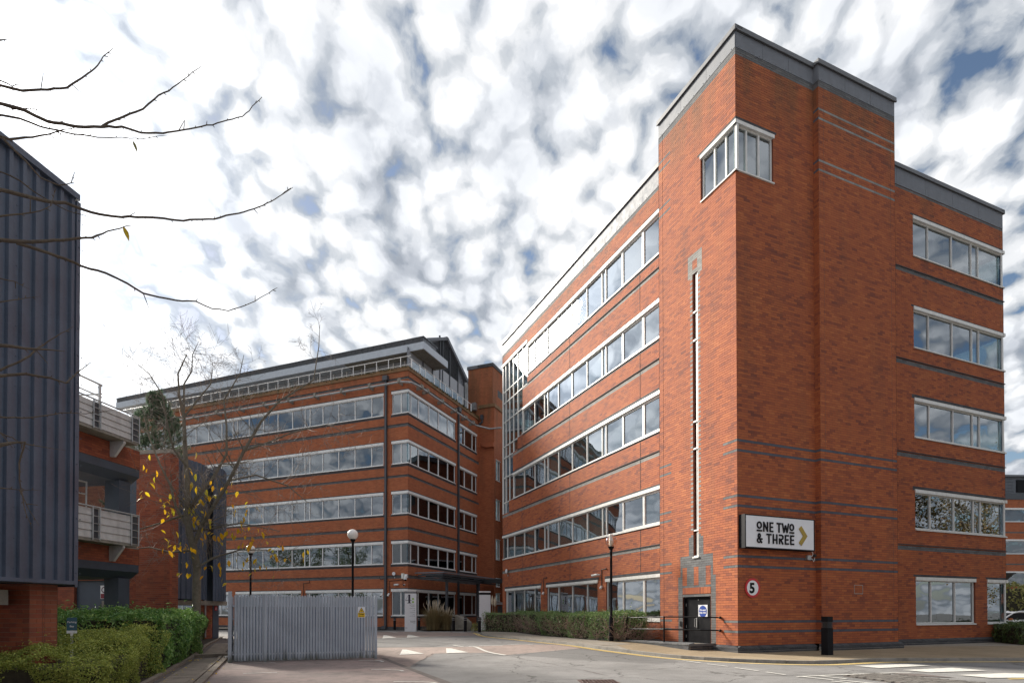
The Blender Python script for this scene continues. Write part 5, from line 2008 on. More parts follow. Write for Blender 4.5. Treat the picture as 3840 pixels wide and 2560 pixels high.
sheet('ground', [(-900, -900), (900, -900), (900, 1500), (-900, 1500)], RZ - 0.02, M_ASPHD)
sheet('road', [(-40, -30), (60, -30), (60, 60), (-40, 60)], RZ, M_ASPH)
sheet('parking_bay_ground', [(-5.12, 22.24), (-4.92, 22.03), (-3.35, 18.21), (-2.30, 15.71), (-1.74, 14.32), (-0.43, 9.67), (1.61, 2.15), (-15.04, 2.15), (-13.43, 12.89), (-7.74, 13.86), (-9.99, 20.31)], RZ + 0.004, M_BAY)  # road points here and below scaled about camera, far ones slid along sight lines
sheet('edge_channel', [(-5.05, 22.24), (-4.84, 22.24), (-3.14, 18.21), (-2.06, 15.71), (-1.45, 14.32), (0.00, 9.67), (2.04, 2.15), (1.61, 2.15), (-0.43, 9.67), (-1.74, 14.32), (-2.30, 15.71), (-3.35, 18.21)], RZ + 0.009, M_CHAN)
sheet('raised_crossing', [(-9.70, 22.78), (-8.39, 25.96), (-6.08, 26.17), (-3.67, 26.33), (-1.81, 26.60), (-0.96, 27.06), (0.57, 28.13), (2.19, 27.76), (2.80, 26.52), (3.04, 25.77), (-0.25, 23.14), (-1.08, 24.01), (-3.15, 23.74), (-3.18, 22.81), (-3.34, 21.20), (-3.24, 18.21), (-4.70, 21.99)], RZ + 0.004, M_REDT)
sheet('raised_crossing', [(-9.03, 34.50), (-2.00, 39.53), (-1.81, 38.58), (-3.14, 45.23), (-12.92, 47.38), (-12.35, 35.16)], RZ + 0.004, M_REDT)
sheet('road_patch', [(-8.45, 26.17), (-6.06, 26.30), (-3.66, 26.46), (-2.85, 28.98), (-6.56, 34.02), (-8.27, 34.40)], RZ + 0.006, M_ASPHD)
sheet('road_patch', [(-1.03, 23.94), (3.14, 25.71), (3.99, 24.13), (5.66, 21.99), (5.91, 20.63), (4.94, 19.77), (2.58, 21.46)], RZ + 0.003, M_ASPHD)
# tar-sealed joint lines
for pl, wd in (([(0.00, 22.70), (0.35, 21.85), (1.02, 20.43), (1.59, 18.95), (2.63, 15.99)], 0.05), ([(-3.21, 23.68), (-3.29, 21.26), (-3.12, 18.48)], 0.05)):
    mb = MB()
    for (x0, y0), (x1, y1) in zip(pl[:-1], pl[1:]):
        n_ = 10
        px_, py_ = x0, y0
        for i in range(n_):
            qx, qy = x0 + (x1 - x0) * (i + 1) / n_ + random.gauss(0, 0.02), y0 + (y1 - y0) * (i + 1) / n_
            ww = wd * random.uniform(0.2, 1.0)
            mb.quad((px_ - ww / 2, py_, RZ + 0.012), (px_ + ww / 2, py_, RZ + 0.012), (qx + ww / 2, qy, RZ + 0.012), (qx - ww / 2, qy, RZ + 0.012))
            px_, py_ = qx, qy
    o_ = mb.build('road_joint', M_CHAN, None, (pl[0][0], pl[0][1], RZ))
    o_['kind'] = 'structure'


def offset_line(pl, d):
    out = []
    for i, p in enumerate(pl):
        a = pl[max(i - 1, 0)]
        b = pl[min(i + 1, len(pl) - 1)]
        dx, dy = b[0] - a[0], b[1] - a[1]
        l = math.hypot(dx, dy)
        out.append((p[0] + dy / l * d, p[1] - dx / l * d))
    return out


def resample(pl, step):
    out = [pl[0]]
    rem = step
    for (x0, y0), (x1, y1) in zip(pl[:-1], pl[1:]):
        l = math.hypot(x1 - x0, y1 - y0)
        t = rem
        while t <= l:
            out.append((x0 + (x1 - x0) * t / l, y0 + (y1 - y0) * t / l))
            t += step
        rem = t - l
    return out


def smooth_line(pl, it=2):
    for _ in range(it):
        q = [pl[0]]
        for a, b in zip(pl[:-1], pl[1:]):
            q += [(a[0] * .75 + b[0] * .25, a[1] * .75 + b[1] * .25), (a[0] * .25 + b[0] * .75, a[1] * .25 + b[1] * .75)]
        q.append(pl[-1])
        pl = q
    return pl


def stripe(name, pl, wd, mat, z, kind='structure'):
    a, b = offset_line(pl, wd / 2), offset_line(pl, -wd / 2)
    mb = MB()
    for i in range(len(pl) - 1):
        mb.quad((*a[i], z), (*a[i + 1], z), (*b[i + 1], z), (*b[i], z))
    o = mb.build(name, mat, None, (pl[0][0], pl[0][1], z))
    o['kind'] = kind
    return o


# kerb line round the right-hand pavement (foot of the kerb)
KL = [(-3.89, 54.45), (-3.17, 45.52), (-2.32, 43.24), (-1.81, 38.58), (-1.18, 36.40), (0.03, 33.83), (1.02, 31.61), (1.89, 29.44), (2.87, 27.51), (3.77, 25.53), (4.34, 24.62), (5.26, 23.31), (5.98, 22.19), (6.92, 21.15), (7.93, 20.25), (9.13, 19.66), (10.32, 19.45), (11.39, 19.93), (12.94, 20.56), (15.04, 20.63), (30.09, 20.85), (64.47, 21.28)]
KL = smooth_line(KL, 2)
kerb = thing('kerb', (KL[20][0], KL[20][1], RZ), kind='structure')
kp = resample(KL, 0.915)
inner = offset_line(kp, -0.15)
org = ORG[kerb.name]
for i in range(len(kp) - 1):
    if kp[i][1] > 60:
        continue
    g = 0.006
    (x0, y0), (x1, y1) = kp[i], kp[i + 1]
    (u0, v0), (u1, v1) = inner[i], inner[i + 1]
    if kp[i][0] > 34:
        break
    L_ = math.hypot(x1 - x0, y1 - y0)
    t = g / L_
    P_ = lambda A, B, tt: (A[0] + (B[0] - A[0]) * tt, A[1] + (B[1] - A[1]) * tt)
    a0, a1 = P_((x0, y0), (x1, y1), t), P_((x0, y0), (x1, y1), 1 - t)
    b0, b1 = P_((u0, v0), (u1, v1), t), P_((u0, v0), (u1, v1), 1 - t)
    dz = random.uniform(-0.006, 0.004)
    cbx = 0.02
    mb = MB()
    mb.hexa([(*a0, RZ - 0.05), (*a1, RZ - 0.05), (*b1, RZ - 0.05), (*b0, RZ - 0.05),
             (a0[0] + (b0[0] - a0[0]) * .12, a0[1] + (b0[1] - a0[1]) * .12, dz - 0.002), (a1[0] + (b1[0] - a1[0]) * .12, a1[1] + (b1[1] - a1[1]) * .12, dz - 0.002), (*b1, dz), (*b0, dz)])
    mb.build('kerb_stone', M_KERB, kerb)
inn = offset_line(KL, -0.16)
# pavement sheet behind the kerb
sheet('pavement', inn + [(70, 24), (70, 75), (-35, 75), (-35, 57.5)], -0.012, M_PAVE)
sheet('footway_surfacing', offset_line([p for p in KL if p[0] > 4.6 and p[0] < 40], -0.17) + [(40, 30), (11.5, 27.0), (8.0, 27.5), (6.5, 32.0), (4.3, 31.0)], -0.007, M_PAVEB)
# flagstones along the pavement
slab_p = thing('paving_slabs', (3.0, 34.0, 0), kind='structure')
inn2 = resample(offset_line(KL, -0.17), 0.60)
rows_ = [resample(offset_line(KL, -0.17 - 0.9 * j), 0.60) for j in range(3)]
cnt = 0
for j in range(2):
    A_, B_ = offset_line(inn2, -0.9 * j), offset_line(inn2, -0.9 * (j + 1) + 0.012)
    for i in range(len(inn2) - 1):
        if A_[i][1] > 44 or A_[i][1] < 26 or A_[i][0] > 4.6 or cnt > 280:
            continue
        e = 0.012
        mb = MB()
        P_ = lambda P, Q, t: (P[0] + (Q[0] - P[0]) * t, P[1] + (Q[1] - P[1]) * t)
        dz = random.uniform(-0.003, 0.003)
        mb.slab([P_(A_[i], A_[i + 1], e), P_(A_[i], A_[i + 1], 1 - e), P_(B_[i], B_[i + 1], 1 - e), P_(B_[i], B_[i + 1], e)], -0.03, dz)
        mb.build('paving_slab', M_PAVE, slab_p)
        cnt += 1

YL = smooth_line(offset_line(KL, 0.0), 0)
stripe('yellow_line', offset_line([p for p in KL if p[1] < 44.5 and p[0] < 60], 0.26), 0.09, M_MARKY, RZ + 0.016)
stripe('yellow_line', offset_line([p for p in KL if p[1] < 44.0 and p[0] < 60], 0.44), 0.09, M_MARKY, RZ + 0.016)


def marking(pts):
    return sheet('road_marking', pts, RZ + 0.018, M_MARK)


for tri in ([(-4.47, 23.18), (-4.73, 25.17), (-4.53, 25.11), (-3.54, 23.56)], [(-2.67, 23.75), (-2.91, 25.71), (-2.67, 25.65), (-1.79, 24.03)],
            [(-7.65, 34.44), (-8.71, 39.53), (-8.46, 39.34), (-6.95, 35.16)], [(-6.40, 35.45), (-7.17, 40.10), (-6.94, 40.01), (-5.70, 36.22)],
            [(-6.19, 22.99), (-6.59, 25.05), (-6.40, 24.99), (-5.28, 23.17)]):
    marking(tri)
for pl, wd in (([(-2.75, 27.33), (-2.21, 26.38)], .13), ([(-1.97, 26.60), (-1.66, 26.46), (-1.37, 25.39), (-0.99, 24.08), (-0.25, 23.01)], .15),
               ([(-1.51, 26.89), (-0.89, 27.28), (-0.44, 27.09)], .13), ([(-0.22, 27.50), (0.56, 28.22), (0.99, 27.65)], .13),
               ([(-12.18, 51.37), (-8.94, 45.23)], .3), ([(-8.60, 47.21), (-6.85, 46.19)], .3), ([(-6.47, 46.52), (-4.93, 45.99)], .3), ([(-4.66, 45.33), (-3.52, 43.71)], .25),
               ([(6.11, 20.85), (6.43, 19.88)], .10), ([(6.53, 19.53), (6.90, 18.62)], .10), ([(6.95, 18.17), (7.25, 17.17)], .10), ([(7.34, 16.85), (7.54, 16.11)], .10),
               ([(7.63, 15.63), (9.24, 16.17), (10.79, 16.63), (11.34, 16.58)], .10), ([(7.79, 15.63), (8.19, 14.88)], .10), ([(8.33, 15.82), (8.65, 15.10)], .10),
               ([(8.01, 14.63), (8.38, 13.97)], .10), ([(8.33, 14.83), (8.92, 13.86)], .10),
               ([(-5.17, 20.92), (-4.70, 21.02)], .09), ([(-5.52, 20.98), (-4.73, 20.95), (-4.51, 20.42)], .10),
               ([(-4.24, 17.55), (-3.38, 17.51), (-3.20, 17.14)], .10), ([(-2.95, 14.51), (-2.00, 14.45), (-1.83, 14.18)], .10),
               ([(-9.00, 19.88), (-8.14, 20.09)], .08), ([(-7.62, 16.53), (-6.75, 16.76)], .08),
               ([(12.79, 15.04), (13.97, 15.26), (14.94, 15.15)], .09)):
    o_ = stripe('road_marking', smooth_line(pl, 2) if len(pl) > 2 else pl, wd, M_MARKY if pl[0][0] > 12.5 else M_MARK, RZ + 0.018)
for q in ([(11.04, 18.80), (13.17, 19.44), (13.54, 18.85), (11.33, 18.01)], [(11.66, 17.42), (13.67, 18.12), (14.05, 17.23), (12.00, 16.74)],
          [(12.23, 16.01), (13.97, 16.52), (14.94, 16.12), (14.18, 15.37), (12.56, 15.32)]):
    marking(q)
# a field of setts in the junction
stp = thing('sett_paving', (9.5, 15.0, RZ), kind='structure')
poly = [(8.96, 15.85), (10.47, 16.39), (12.03, 13.32), (9.67, 12.89)]
def inside(x, y, P):
    c = False
    for i in range(len(P)):
        (x0, y0), (x1, y1) = P[i], P[i - 1]
        if (y0 > y) != (y1 > y) and x < (x1 - x0) * (y - y0) / (y1 - y0) + x0:
            c = not c
    return c
mb = MB()
mb.poly([(x, y, RZ + 0.008) for x, y in poly])
base_ = mb.build('sett_bed', M_CHAN, stp)
mb = MB(); n_ind = 0
su = MB(); su.cube(0.004, 0.206, 0.004, 0.106, 0, 0.02); sett_me = su.mesh('sett', M_SETT)
ang = math.atan2(DB[1], DB[0])
for i in range(-60, 60):
    for j in range(-60, 60):
        u, v = i * 0.21 + (j % 2) * 0.105, j * 0.11
        x = 9.9 + u * DB[0] + v * DA[0]
        y = 14.6 + u * DB[1] + v * DA[1]
        if inside(x, y, poly) and inside(x + .2 * DB[0], y + .2 * DB[1], poly):
            if n_ind < 300:
                o_ = link('sett', sett_me, stp)
                o_.location = (x - 9.5, y - 15.0, 0.01 + random.uniform(-.004, .004))
                o_.rotation_euler = (0, 0, ang)
                n_ind += 1
            else:
                mb.hexa([(x + a * DB[0] + b * DA[0], y + a * DB[1] + b * DA[1], RZ + c) for c in (0.0, 0.03) for a, b in ((0, 0), (.2, 0), (.2, .1), (0, .1))])
if mb.v:
    o_ = mb.build('setts', M_SETT, stp); o_['kind'] = 'stuff'
sheet('dark_patch', [(10.75, 16.60), (11.45, 16.35), (11.71, 15.37), (10.94, 15.80)], RZ + 0.014, M_CHAN)
mh = thing('manhole_cover', (2.15, 14.55, RZ), 'rusty iron manhole cover with raised ribs in the grey road', 'manhole cover')
mb = MB(); mb.slab([(1.67, 14.88), (2.58, 14.99), (2.69, 13.86), (1.74, 13.75)], RZ, RZ + 0.02); mb.build('cover_plate', M_IRON, mh)
mb = MB()
for i in range(12):
    for j in range(9):
        x, y = 1.76 + j * 0.095, 13.9 + i * 0.085
        mb.cube(x, x + 0.06, y, y + 0.03, RZ + 0.02, RZ + 0.03)
mb.build('ribs', M_IRON, mh)

# ---- path on the left with kerbs, slabs and a step
FPt = Fr((-8.98, 14.30, 0), (-0.380, 0.925, 0), (0.925, 0.380, 0))
pth = thing('footpath', (-9.0, 14.3, RZ), kind='structure')
for (o0, o1, z1, step, mt, nm) in ((0.0, 0.14, -0.03, 0.915, M_KERB, 'kerb_stone'), (0.98, 1.10, -0.06, 0.915, M_KERB, 'kerb_stone'),
                                   (1.16, 1.34, -0.04, 0.915, M_KERB, 'kerb_stone'),
                                   (0.34, 0.96, -0.07, 0.62, M_PATH, 'slab')):
    for i in range(-8, 24):
        a = i * step
        if nm == 'slab' and abs(a - 7.9) < .5:
            continue
        if step * i > (26 if o0 < .5 else 8.4 if o0 > 1 else 20):
            continue
        mb = MB()
        dz = random.uniform(-.006, .006)
        mb.box(FPt, a + 0.006, a + step - 0.006, o0, o1, RZ - 0.1, z1 + dz)
        mb.build(nm, mt if nm != 'kerb_stone' else M_PATH, pth)
mb = MB()
mb.box(FPt, -8, 26, -0.01, 1.20, RZ - 0.1, RZ + 0.012)
mb.build('path_bed', M_CHAN, pth)
mb = MB()
mb.box(FPt, 8.3, 8.62, 0.14, 1.9, RZ, 0.02)
mb.build('step', M_PATH, pth)
sheet('planting_bed', [(-9.05, 14.4), (-9.05 - .38 * 26, 14.4 + .925 * 26), (-40, 45), (-40, 4), (-5.8, 5.5)], RZ + 0.006, M_SOIL)
sheet('planting_bed', [(-2.3, 46.5), (1.0, 45.5), (6.9, 30.0), (6.8, 28.0), (5.2, 28.2), (1.8, 35.8), (0.3, 42.0), (-2.4, 43.9)], 0.004, M_SOIL)
sheet('planting_bed', [(-8.0, 50.3), (-4.2, 50.8), (-3.8, 54), (-8.3, 54.5)], 0.004, M_SOIL)

# ================================================================== leaves and hedges
def leaf_mat(name, stops, rough=0.45, trans=0.25):
    m, nt, b, out = new_mat(name)
    rv = rand_val(nt)
    big = obj_noise(nt, 1.3, 3, 0.6, 'World')
    f = math_n(nt, 'ADD', math_n(nt, 'MULTIPLY', rv, 0.75), math_n(nt, 'MULTIPLY', big, 0.30), clamp=True)
    r = ramp(nt, stops, f)
    L(nt, r.outputs[0], b.inputs['Base Color'])
    b.inputs['Roughness'].default_value = rough
    b.inputs['Specular IOR Level'].default_value = 0.5
    tl = N(nt, 'ShaderNodeBsdfTranslucent')
    L(nt, r.outputs[0], tl.inputs[0])
    mx = N(nt, 'ShaderNodeMixShader', ins={0: trans})
    L(nt, b.outputs[0], mx.inputs[1])
    L(nt, tl.outputs[0], mx.inputs[2])
    L(nt, mx.outputs[0], out.inputs[0])
    return m


def leaf_mesh(name, C, Nn, ln, wd, mat, org, droop=0.25):
    """C centres (n,3), Nn preferred outward normals; kite-shaped folded leaves"""
    n = len(C)
    nrm = Nn + rng.normal(0, 0.55, (n, 3))
    nrm /= np.linalg.norm(nrm, axis=1, keepdims=True) + 1e-9
    t = rng.normal(0, 1, (n, 3))
    t[:, 2] += -0.1
    t -= (t * nrm).sum(1, keepdims=True) * nrm
    t /= np.linalg.norm(t, axis=1, keepdims=True) + 1e-9
    b = np.cross(nrm, t)
    l = (ln * rng.uniform(0.65, 1.25, n))[:, None]
    w_ = (wd * rng.uniform(0.7, 1.2, n))[:, None]
    V = np.zeros((n, 4, 3))
    V[:, 0] = C - t * l * 0.5
    V[:, 1] = C + b * w_ * 0.5 + nrm * w_ * droop
    V[:, 2] = C + t * l * 0.5 - nrm * l * 0.12
    V[:, 3] = C - b * w_ * 0.5 + nrm * w_ * droop
    V -= np.asarray(org)[None, None, :]
    i = np.arange(n)[:, None] * 4
    F_ = np.concatenate([i + np.array([[0, 1, 2]]), i + np.array([[0, 2, 3]])], 0)
    return np_mesh(name, V.reshape(-1, 3), F_, mat)


def bumps(x, y, z, amp, sc, seed=0.0):
    return amp * (np.sin(x * sc + seed) * np.cos(y * sc * 1.27 + seed * 2) + 0.6 * np.sin(z * sc * 1.9 + x * sc * 0.7 + seed) + 0.4 * np.sin((x + y) * sc * 2.3 + seed))


def hedge(name, label, pts, z0, ztop, mat, n_per, ln, wd, amp=0.07, sc=3.0, core=(0.02, 0.022, 0.012), group=None, cat='hedge', twig=0, ztops=None, bare=None):
    """pts: plan polygon; leaves are scattered through a shell under an uneven surface"""
    P = np.array(pts, float)
    ctr = P.mean(0)
    root = thing(name, (ctr[0], ctr[1], z0), label, cat, group)
    area = 0.5 * abs(sum(P[i][0] * P[i - 1][1] - P[i - 1][0] * P[i][1] for i in range(len(P))))
    ztf = (lambda x, y: np.full_like(x, ztop)) if ztops is None else ztops
    C, NN = [], []
    # top
    bbx = P.min(0), P.max(0)
    m = int(area * n_per * 0.8)
    xs = rng.uniform(bbx[0][0], bbx[1][0], m * 3)
    ys = rng.uniform(bbx[0][1], bbx[1][1], m * 3)
    ins = np.zeros(len(xs), bool)
    for i in range(len(P)):
        x0, y0 = P[i]
        x1, y1 = P[i - 1]
        cr = ((y0 > ys) != (y1 > ys)) & (xs < (x1 - x0) * (ys - y0) / (y1 - y0 + 1e-12) + x0)
        ins ^= cr
    xs, ys = xs[ins][:m], ys[ins][:m]
    zt = ztf(xs, ys) + bumps(xs, ys, 0 * xs, amp, sc)
    dep = rng.exponential(0.05, len(xs))
    C.append(np.stack([xs, ys, zt - dep + rng.random(len(xs)) * 0.05], 1))
    NN.append(np.tile([0, 0, 1.0], (len(xs), 1)))
    for i in range(len(P)):
        a, b = P[i - 1], P[i]
        l = np.linalg.norm(b - a)
        dv = (b - a) / l
        nv = np.array([dv[1], -dv[0]])
        if np.dot(nv, (a + b) / 2 - ctr) < 0:
            nv = -nv
        # skip faces that point away from the viewer
        if np.dot(nv, -(a + b) / 2) < -0.2 * np.linalg.norm((a + b) / 2):
            dens_ = n_per * 0.35
        else:
            dens_ = n_per
        h = ztop - z0
        m = int(l * h * dens_)
        t = rng.random(m) * l
        zf = rng.random(m)
        x, y = a[0] + dv[0] * t, a[1] + dv[1] * t
        zt = ztf(x, y)
        z = z0 + zf * (zt - z0)
        o = bumps(x, y, z, amp * 1.4, sc, 1.7) - rng.exponential(0.06, m) + rng.random(m) * 0.05 - 0.10 * (1 - zf) ** 2 - 0.12 * np.clip((zf - 0.85) / 0.15, 0, 1) ** 2
        C.append(np.stack([x + nv[0] * o, y + nv[1] * o, z], 1))
        NN.append(np.tile([nv[0], nv[1], 0.35], (m, 1)))
    C = np.concatenate(C)
    NN = np.concatenate(NN)
    up = (NN[:, 2] > 0.9) & (rng.random(len(C)) < 0.10)
    C[up, 2] += rng.exponential(0.07, up.sum())
    if bare is not None:
        keep = ~bare(C[:, 0], C[:, 1], C[:, 2])
        keep |= rng.random(len(C)) < 0.35
        C, NN = C[keep], NN[keep]
    o_ = link('foliage', leaf_mesh('foliage', C, NN, ln, wd, mat, ORG[root.name]), root)
    o_['kind'] = 'stuff'
    # inner twiggy mass
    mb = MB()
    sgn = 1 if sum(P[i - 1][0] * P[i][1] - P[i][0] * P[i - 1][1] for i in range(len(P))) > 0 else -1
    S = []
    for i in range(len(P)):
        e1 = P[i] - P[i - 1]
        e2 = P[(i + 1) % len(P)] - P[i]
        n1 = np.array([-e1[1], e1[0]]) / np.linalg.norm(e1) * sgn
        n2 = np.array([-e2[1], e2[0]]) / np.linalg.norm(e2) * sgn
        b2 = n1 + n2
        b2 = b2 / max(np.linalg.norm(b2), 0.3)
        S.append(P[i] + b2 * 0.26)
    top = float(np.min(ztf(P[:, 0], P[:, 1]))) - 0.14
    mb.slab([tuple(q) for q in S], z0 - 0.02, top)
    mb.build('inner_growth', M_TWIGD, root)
    if twig:
        mb = MB()
        for _ in range(twig):
            i = random.randrange(len(P))
            a, b = P[i - 1], P[i]
            t = random.random()
            c = a + (b - a) * t
            c = c + (ctr - c) / np.linalg.norm(ctr - c) * random.uniform(0.02, 0.2)
            x, y, z = c[0], c[1], z0 + random.random() * (ztop - z0) * 0.6
            if bare is not None and not bare(np.array([x]), np.array([y]), np.array([z + .2]))[0] and random.random() < 0.8:
                continue
            pp = [(x, y, z)]
            dx, dy, dz = random.gauss(0, 0.12), random.gauss(0, 0.12) - 0.03, 0.13
            for k in range(4):
                dx += random.gauss(0, 0.05); dy += random.gauss(0, 0.05); dz = abs(dz + random.gauss(0, 0.05))
                x, y, z = x + dx, y + dy, min(z + dz, ztop + 0.02)
                pp.append((x, y, z))
            mb.tube(pp, [0.013, 0.011, 0.009, 0.007, 0.005], 4, caps=False)
        if mb.v:
            t_ = mb.build('twigs', M_TWIG, root)
            t_['kind'] = 'stuff'
    return root


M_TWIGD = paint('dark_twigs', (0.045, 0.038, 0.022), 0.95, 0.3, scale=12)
M_TWIG = paint('bare_twigs', (0.30, 0.21, 0.165), 0.85, 0.25, scale=12)
M_LAUREL = leaf_mat('laurel_leaf', [(0.0, (0.049, 0.125, 0.033)), (0.35, (0.117, 0.250, 0.056)), (0.75, (0.233, 0.384, 0.100)), (1.0, (0.400, 0.534, 0.167))], 0.32)
M_BOX = leaf_mat('box_leaf', [(0.0, (0.131, 0.169, 0.034)), (0.45, (0.281, 0.338, 0.060)), (0.8, (0.469, 0.506, 0.112)), (1.0, (0.620, 0.619, 0.188))], 0.5)
M_HEDGE = leaf_mat('hedge_leaf', [(0.0, (0.067, 0.125, 0.041)), (0.45, (0.141, 0.250, 0.075)), (0.8, (0.267, 0.367, 0.133)), (1.0, (0.467, 0.550, 0.283))], 0.35)
M_HEDGED = leaf_mat('privet_leaf', [(0.0, (0.035, 0.070, 0.021)), (0.6, (0.084, 0.140, 0.039)), (1.0, (0.196, 0.210, 0.056))], 0.5)
M_GOLDL = leaf_mat('variegated_leaf', [(0.0, (0.10, 0.12, 0.03)), (0.5, (0.26, 0.26, 0.07)), (1.0, (0.42, 0.38, 0.14))], 0.5)

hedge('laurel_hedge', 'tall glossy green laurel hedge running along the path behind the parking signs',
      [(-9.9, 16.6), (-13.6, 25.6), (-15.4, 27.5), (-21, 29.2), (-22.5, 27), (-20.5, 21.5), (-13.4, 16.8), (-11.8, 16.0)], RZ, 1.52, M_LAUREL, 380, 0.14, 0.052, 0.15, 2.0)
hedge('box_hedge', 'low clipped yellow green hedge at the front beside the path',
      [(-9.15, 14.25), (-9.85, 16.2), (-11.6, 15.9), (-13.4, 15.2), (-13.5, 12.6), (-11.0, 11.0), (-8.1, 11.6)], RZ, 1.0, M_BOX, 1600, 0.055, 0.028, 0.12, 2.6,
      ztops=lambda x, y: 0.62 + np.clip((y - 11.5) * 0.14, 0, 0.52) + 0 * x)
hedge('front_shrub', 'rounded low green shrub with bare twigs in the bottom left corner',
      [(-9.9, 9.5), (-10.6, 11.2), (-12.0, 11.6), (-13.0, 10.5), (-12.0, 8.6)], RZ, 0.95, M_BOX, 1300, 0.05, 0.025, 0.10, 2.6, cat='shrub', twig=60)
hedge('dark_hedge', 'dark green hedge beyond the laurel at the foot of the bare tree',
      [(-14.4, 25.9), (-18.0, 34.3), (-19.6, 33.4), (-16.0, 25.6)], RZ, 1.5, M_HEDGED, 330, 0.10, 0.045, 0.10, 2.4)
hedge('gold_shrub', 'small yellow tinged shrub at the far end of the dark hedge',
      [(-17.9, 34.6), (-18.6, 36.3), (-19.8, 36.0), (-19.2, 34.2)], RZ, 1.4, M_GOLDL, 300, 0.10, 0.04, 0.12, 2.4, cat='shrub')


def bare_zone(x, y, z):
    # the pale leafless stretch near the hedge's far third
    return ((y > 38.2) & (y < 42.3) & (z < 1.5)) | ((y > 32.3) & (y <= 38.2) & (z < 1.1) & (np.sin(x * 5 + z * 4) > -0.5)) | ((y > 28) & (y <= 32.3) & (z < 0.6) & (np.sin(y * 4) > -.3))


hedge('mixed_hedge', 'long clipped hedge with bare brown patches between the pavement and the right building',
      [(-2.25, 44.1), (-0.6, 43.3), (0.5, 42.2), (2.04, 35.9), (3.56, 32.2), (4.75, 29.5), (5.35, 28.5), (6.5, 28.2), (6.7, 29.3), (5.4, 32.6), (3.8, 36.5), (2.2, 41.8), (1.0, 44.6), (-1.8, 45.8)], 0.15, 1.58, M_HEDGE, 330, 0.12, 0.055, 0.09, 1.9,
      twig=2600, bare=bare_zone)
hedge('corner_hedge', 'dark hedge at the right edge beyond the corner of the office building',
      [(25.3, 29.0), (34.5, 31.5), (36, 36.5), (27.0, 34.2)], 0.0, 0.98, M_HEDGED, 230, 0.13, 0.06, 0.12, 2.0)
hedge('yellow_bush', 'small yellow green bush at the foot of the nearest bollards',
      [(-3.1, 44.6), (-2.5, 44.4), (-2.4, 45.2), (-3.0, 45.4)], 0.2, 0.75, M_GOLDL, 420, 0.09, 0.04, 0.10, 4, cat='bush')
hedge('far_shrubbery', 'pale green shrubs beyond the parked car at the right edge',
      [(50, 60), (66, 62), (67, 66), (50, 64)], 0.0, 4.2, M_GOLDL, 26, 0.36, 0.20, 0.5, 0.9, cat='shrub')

# ================================================================== palisade fence
FPL = (-9.777, 20.222)
FPR = (-5.104, 21.812)
fd = np.array([FPR[0] - FPL[0], FPR[1] - FPL[1], 0.0])
flen = np.linalg.norm(fd)
fd /= flen
FFN = Fr((FPL[0], FPL[1], 0), fd, (fd[1], -fd[0], 0))
fen = thing('palisade_fence', (FPL[0], FPL[1], RZ), 'blue grey steel palisade enclosure with rounded pale tops and mossy feet', 'fence')


def paling_mat():
    m, nt, b, out = new_mat('palisade_paint_with_algae')
    n1 = obj_noise(nt, 1.4, 4, 0.6, 'World')
    n2 = obj_noise(nt, 20, 4, 0.7, 'World')
    base = ramp(nt, [(0.3, (0.35, 0.385, 0.435)), (0.7, (0.43, 0.47, 0.525))], n1)
    g = N(nt, 'ShaderNodeNewGeometry')
    sp = N(nt, 'ShaderNodeSeparateXYZ')
    L(nt, g.outputs['Position'], sp.inputs[0])
    mp_ = N(nt, 'ShaderNodeMapping')
    mp_.inputs['Scale'].default_value = (9, 9, 1.2)
    L(nt, g.outputs['Position'], mp_.inputs[0])
    sn = N(nt, 'ShaderNodeTexNoise', ins={'Scale': 1.0, 'Detail': 4.0})
    L(nt, mp_.outputs[0], sn.inputs['Vector'])
    hgt = math_n(nt, 'SUBTRACT', math_n(nt, 'ADD', math_n(nt, 'MULTIPLY', sn.outputs[0], 0.9), -0.26), sp.outputs[2])
    f = ramp(nt, [(0.0, 0.0), (0.35, 0.85)], hgt)
    c = mixc(nt, f.outputs[0], base.outputs[0], (0.06, 0.065, 0.03))
    L(nt, c, b.inputs['Base Color'])
    b.inputs['Roughness'].default_value = 0.5
    bump(nt, b, n2, 0.1, 0.003)
    return m


M_PAL = paling_mat()
pal = MB()
pw_, pt_ = 0.086, 0.026
prof = [(-pw_ / 2, 0), (-pw_ / 2 + 0.012, 0.004), (-0.016, pt_), (0.016, pt_), (pw_ / 2 - 0.012, 0.004), (pw_ / 2, 0)]
ht = 2.36
for i in range(len(prof) - 1):
    (x0, y0), (x1, y1) = prof[i], prof[i + 1]
    def topz(x):
        return ht - 0.05 * (abs(x) / (pw_ / 2)) ** 2
    pal.quad((x0, -y0, 0.05), (x1, -y1, 0.05), (x1, -y1, topz(x1)), (x0, -y0, topz(x0)))
    pal.quad((x0, -y0 + 0.003, 0.05), (x0, -y0 + 0.003, topz(x0)), (x1, -y1 + 0.003, topz(x1)), (x1, -y1 + 0.003, 0.05))
pal_me = pal.mesh('paling', M_PAL)
fa = math.atan2(fd[1], fd[0])
nP = 48
for i in range(nP):
    a = 0.17 + i * (flen - 0.18) / nP
    p = FFN.pt(a, 0.045, 0)
    o_ = link('paling', pal_me, fen)
    zt = random.uniform(-0.008, 0.008)
    o_.location = (p[0] - FPL[0], p[1] - FPL[1], zt)
    o_.rotation_euler = (random.gauss(0, 0.002), random.gauss(0, 0.002), fa)
# side return running back from the left post
sd2 = np.array([-0.3873, 0.9220, 0])
for i in range(22):
    o_ = link('paling', pal_me, fen)
    o_.location = (sd2[0] * (0.22 + i * 0.115) - 0.03, sd2[1] * (0.22 + i * 0.115), 0)
    o_.rotation_euler = (0, 0, math.atan2(-sd2[1], -sd2[0]))
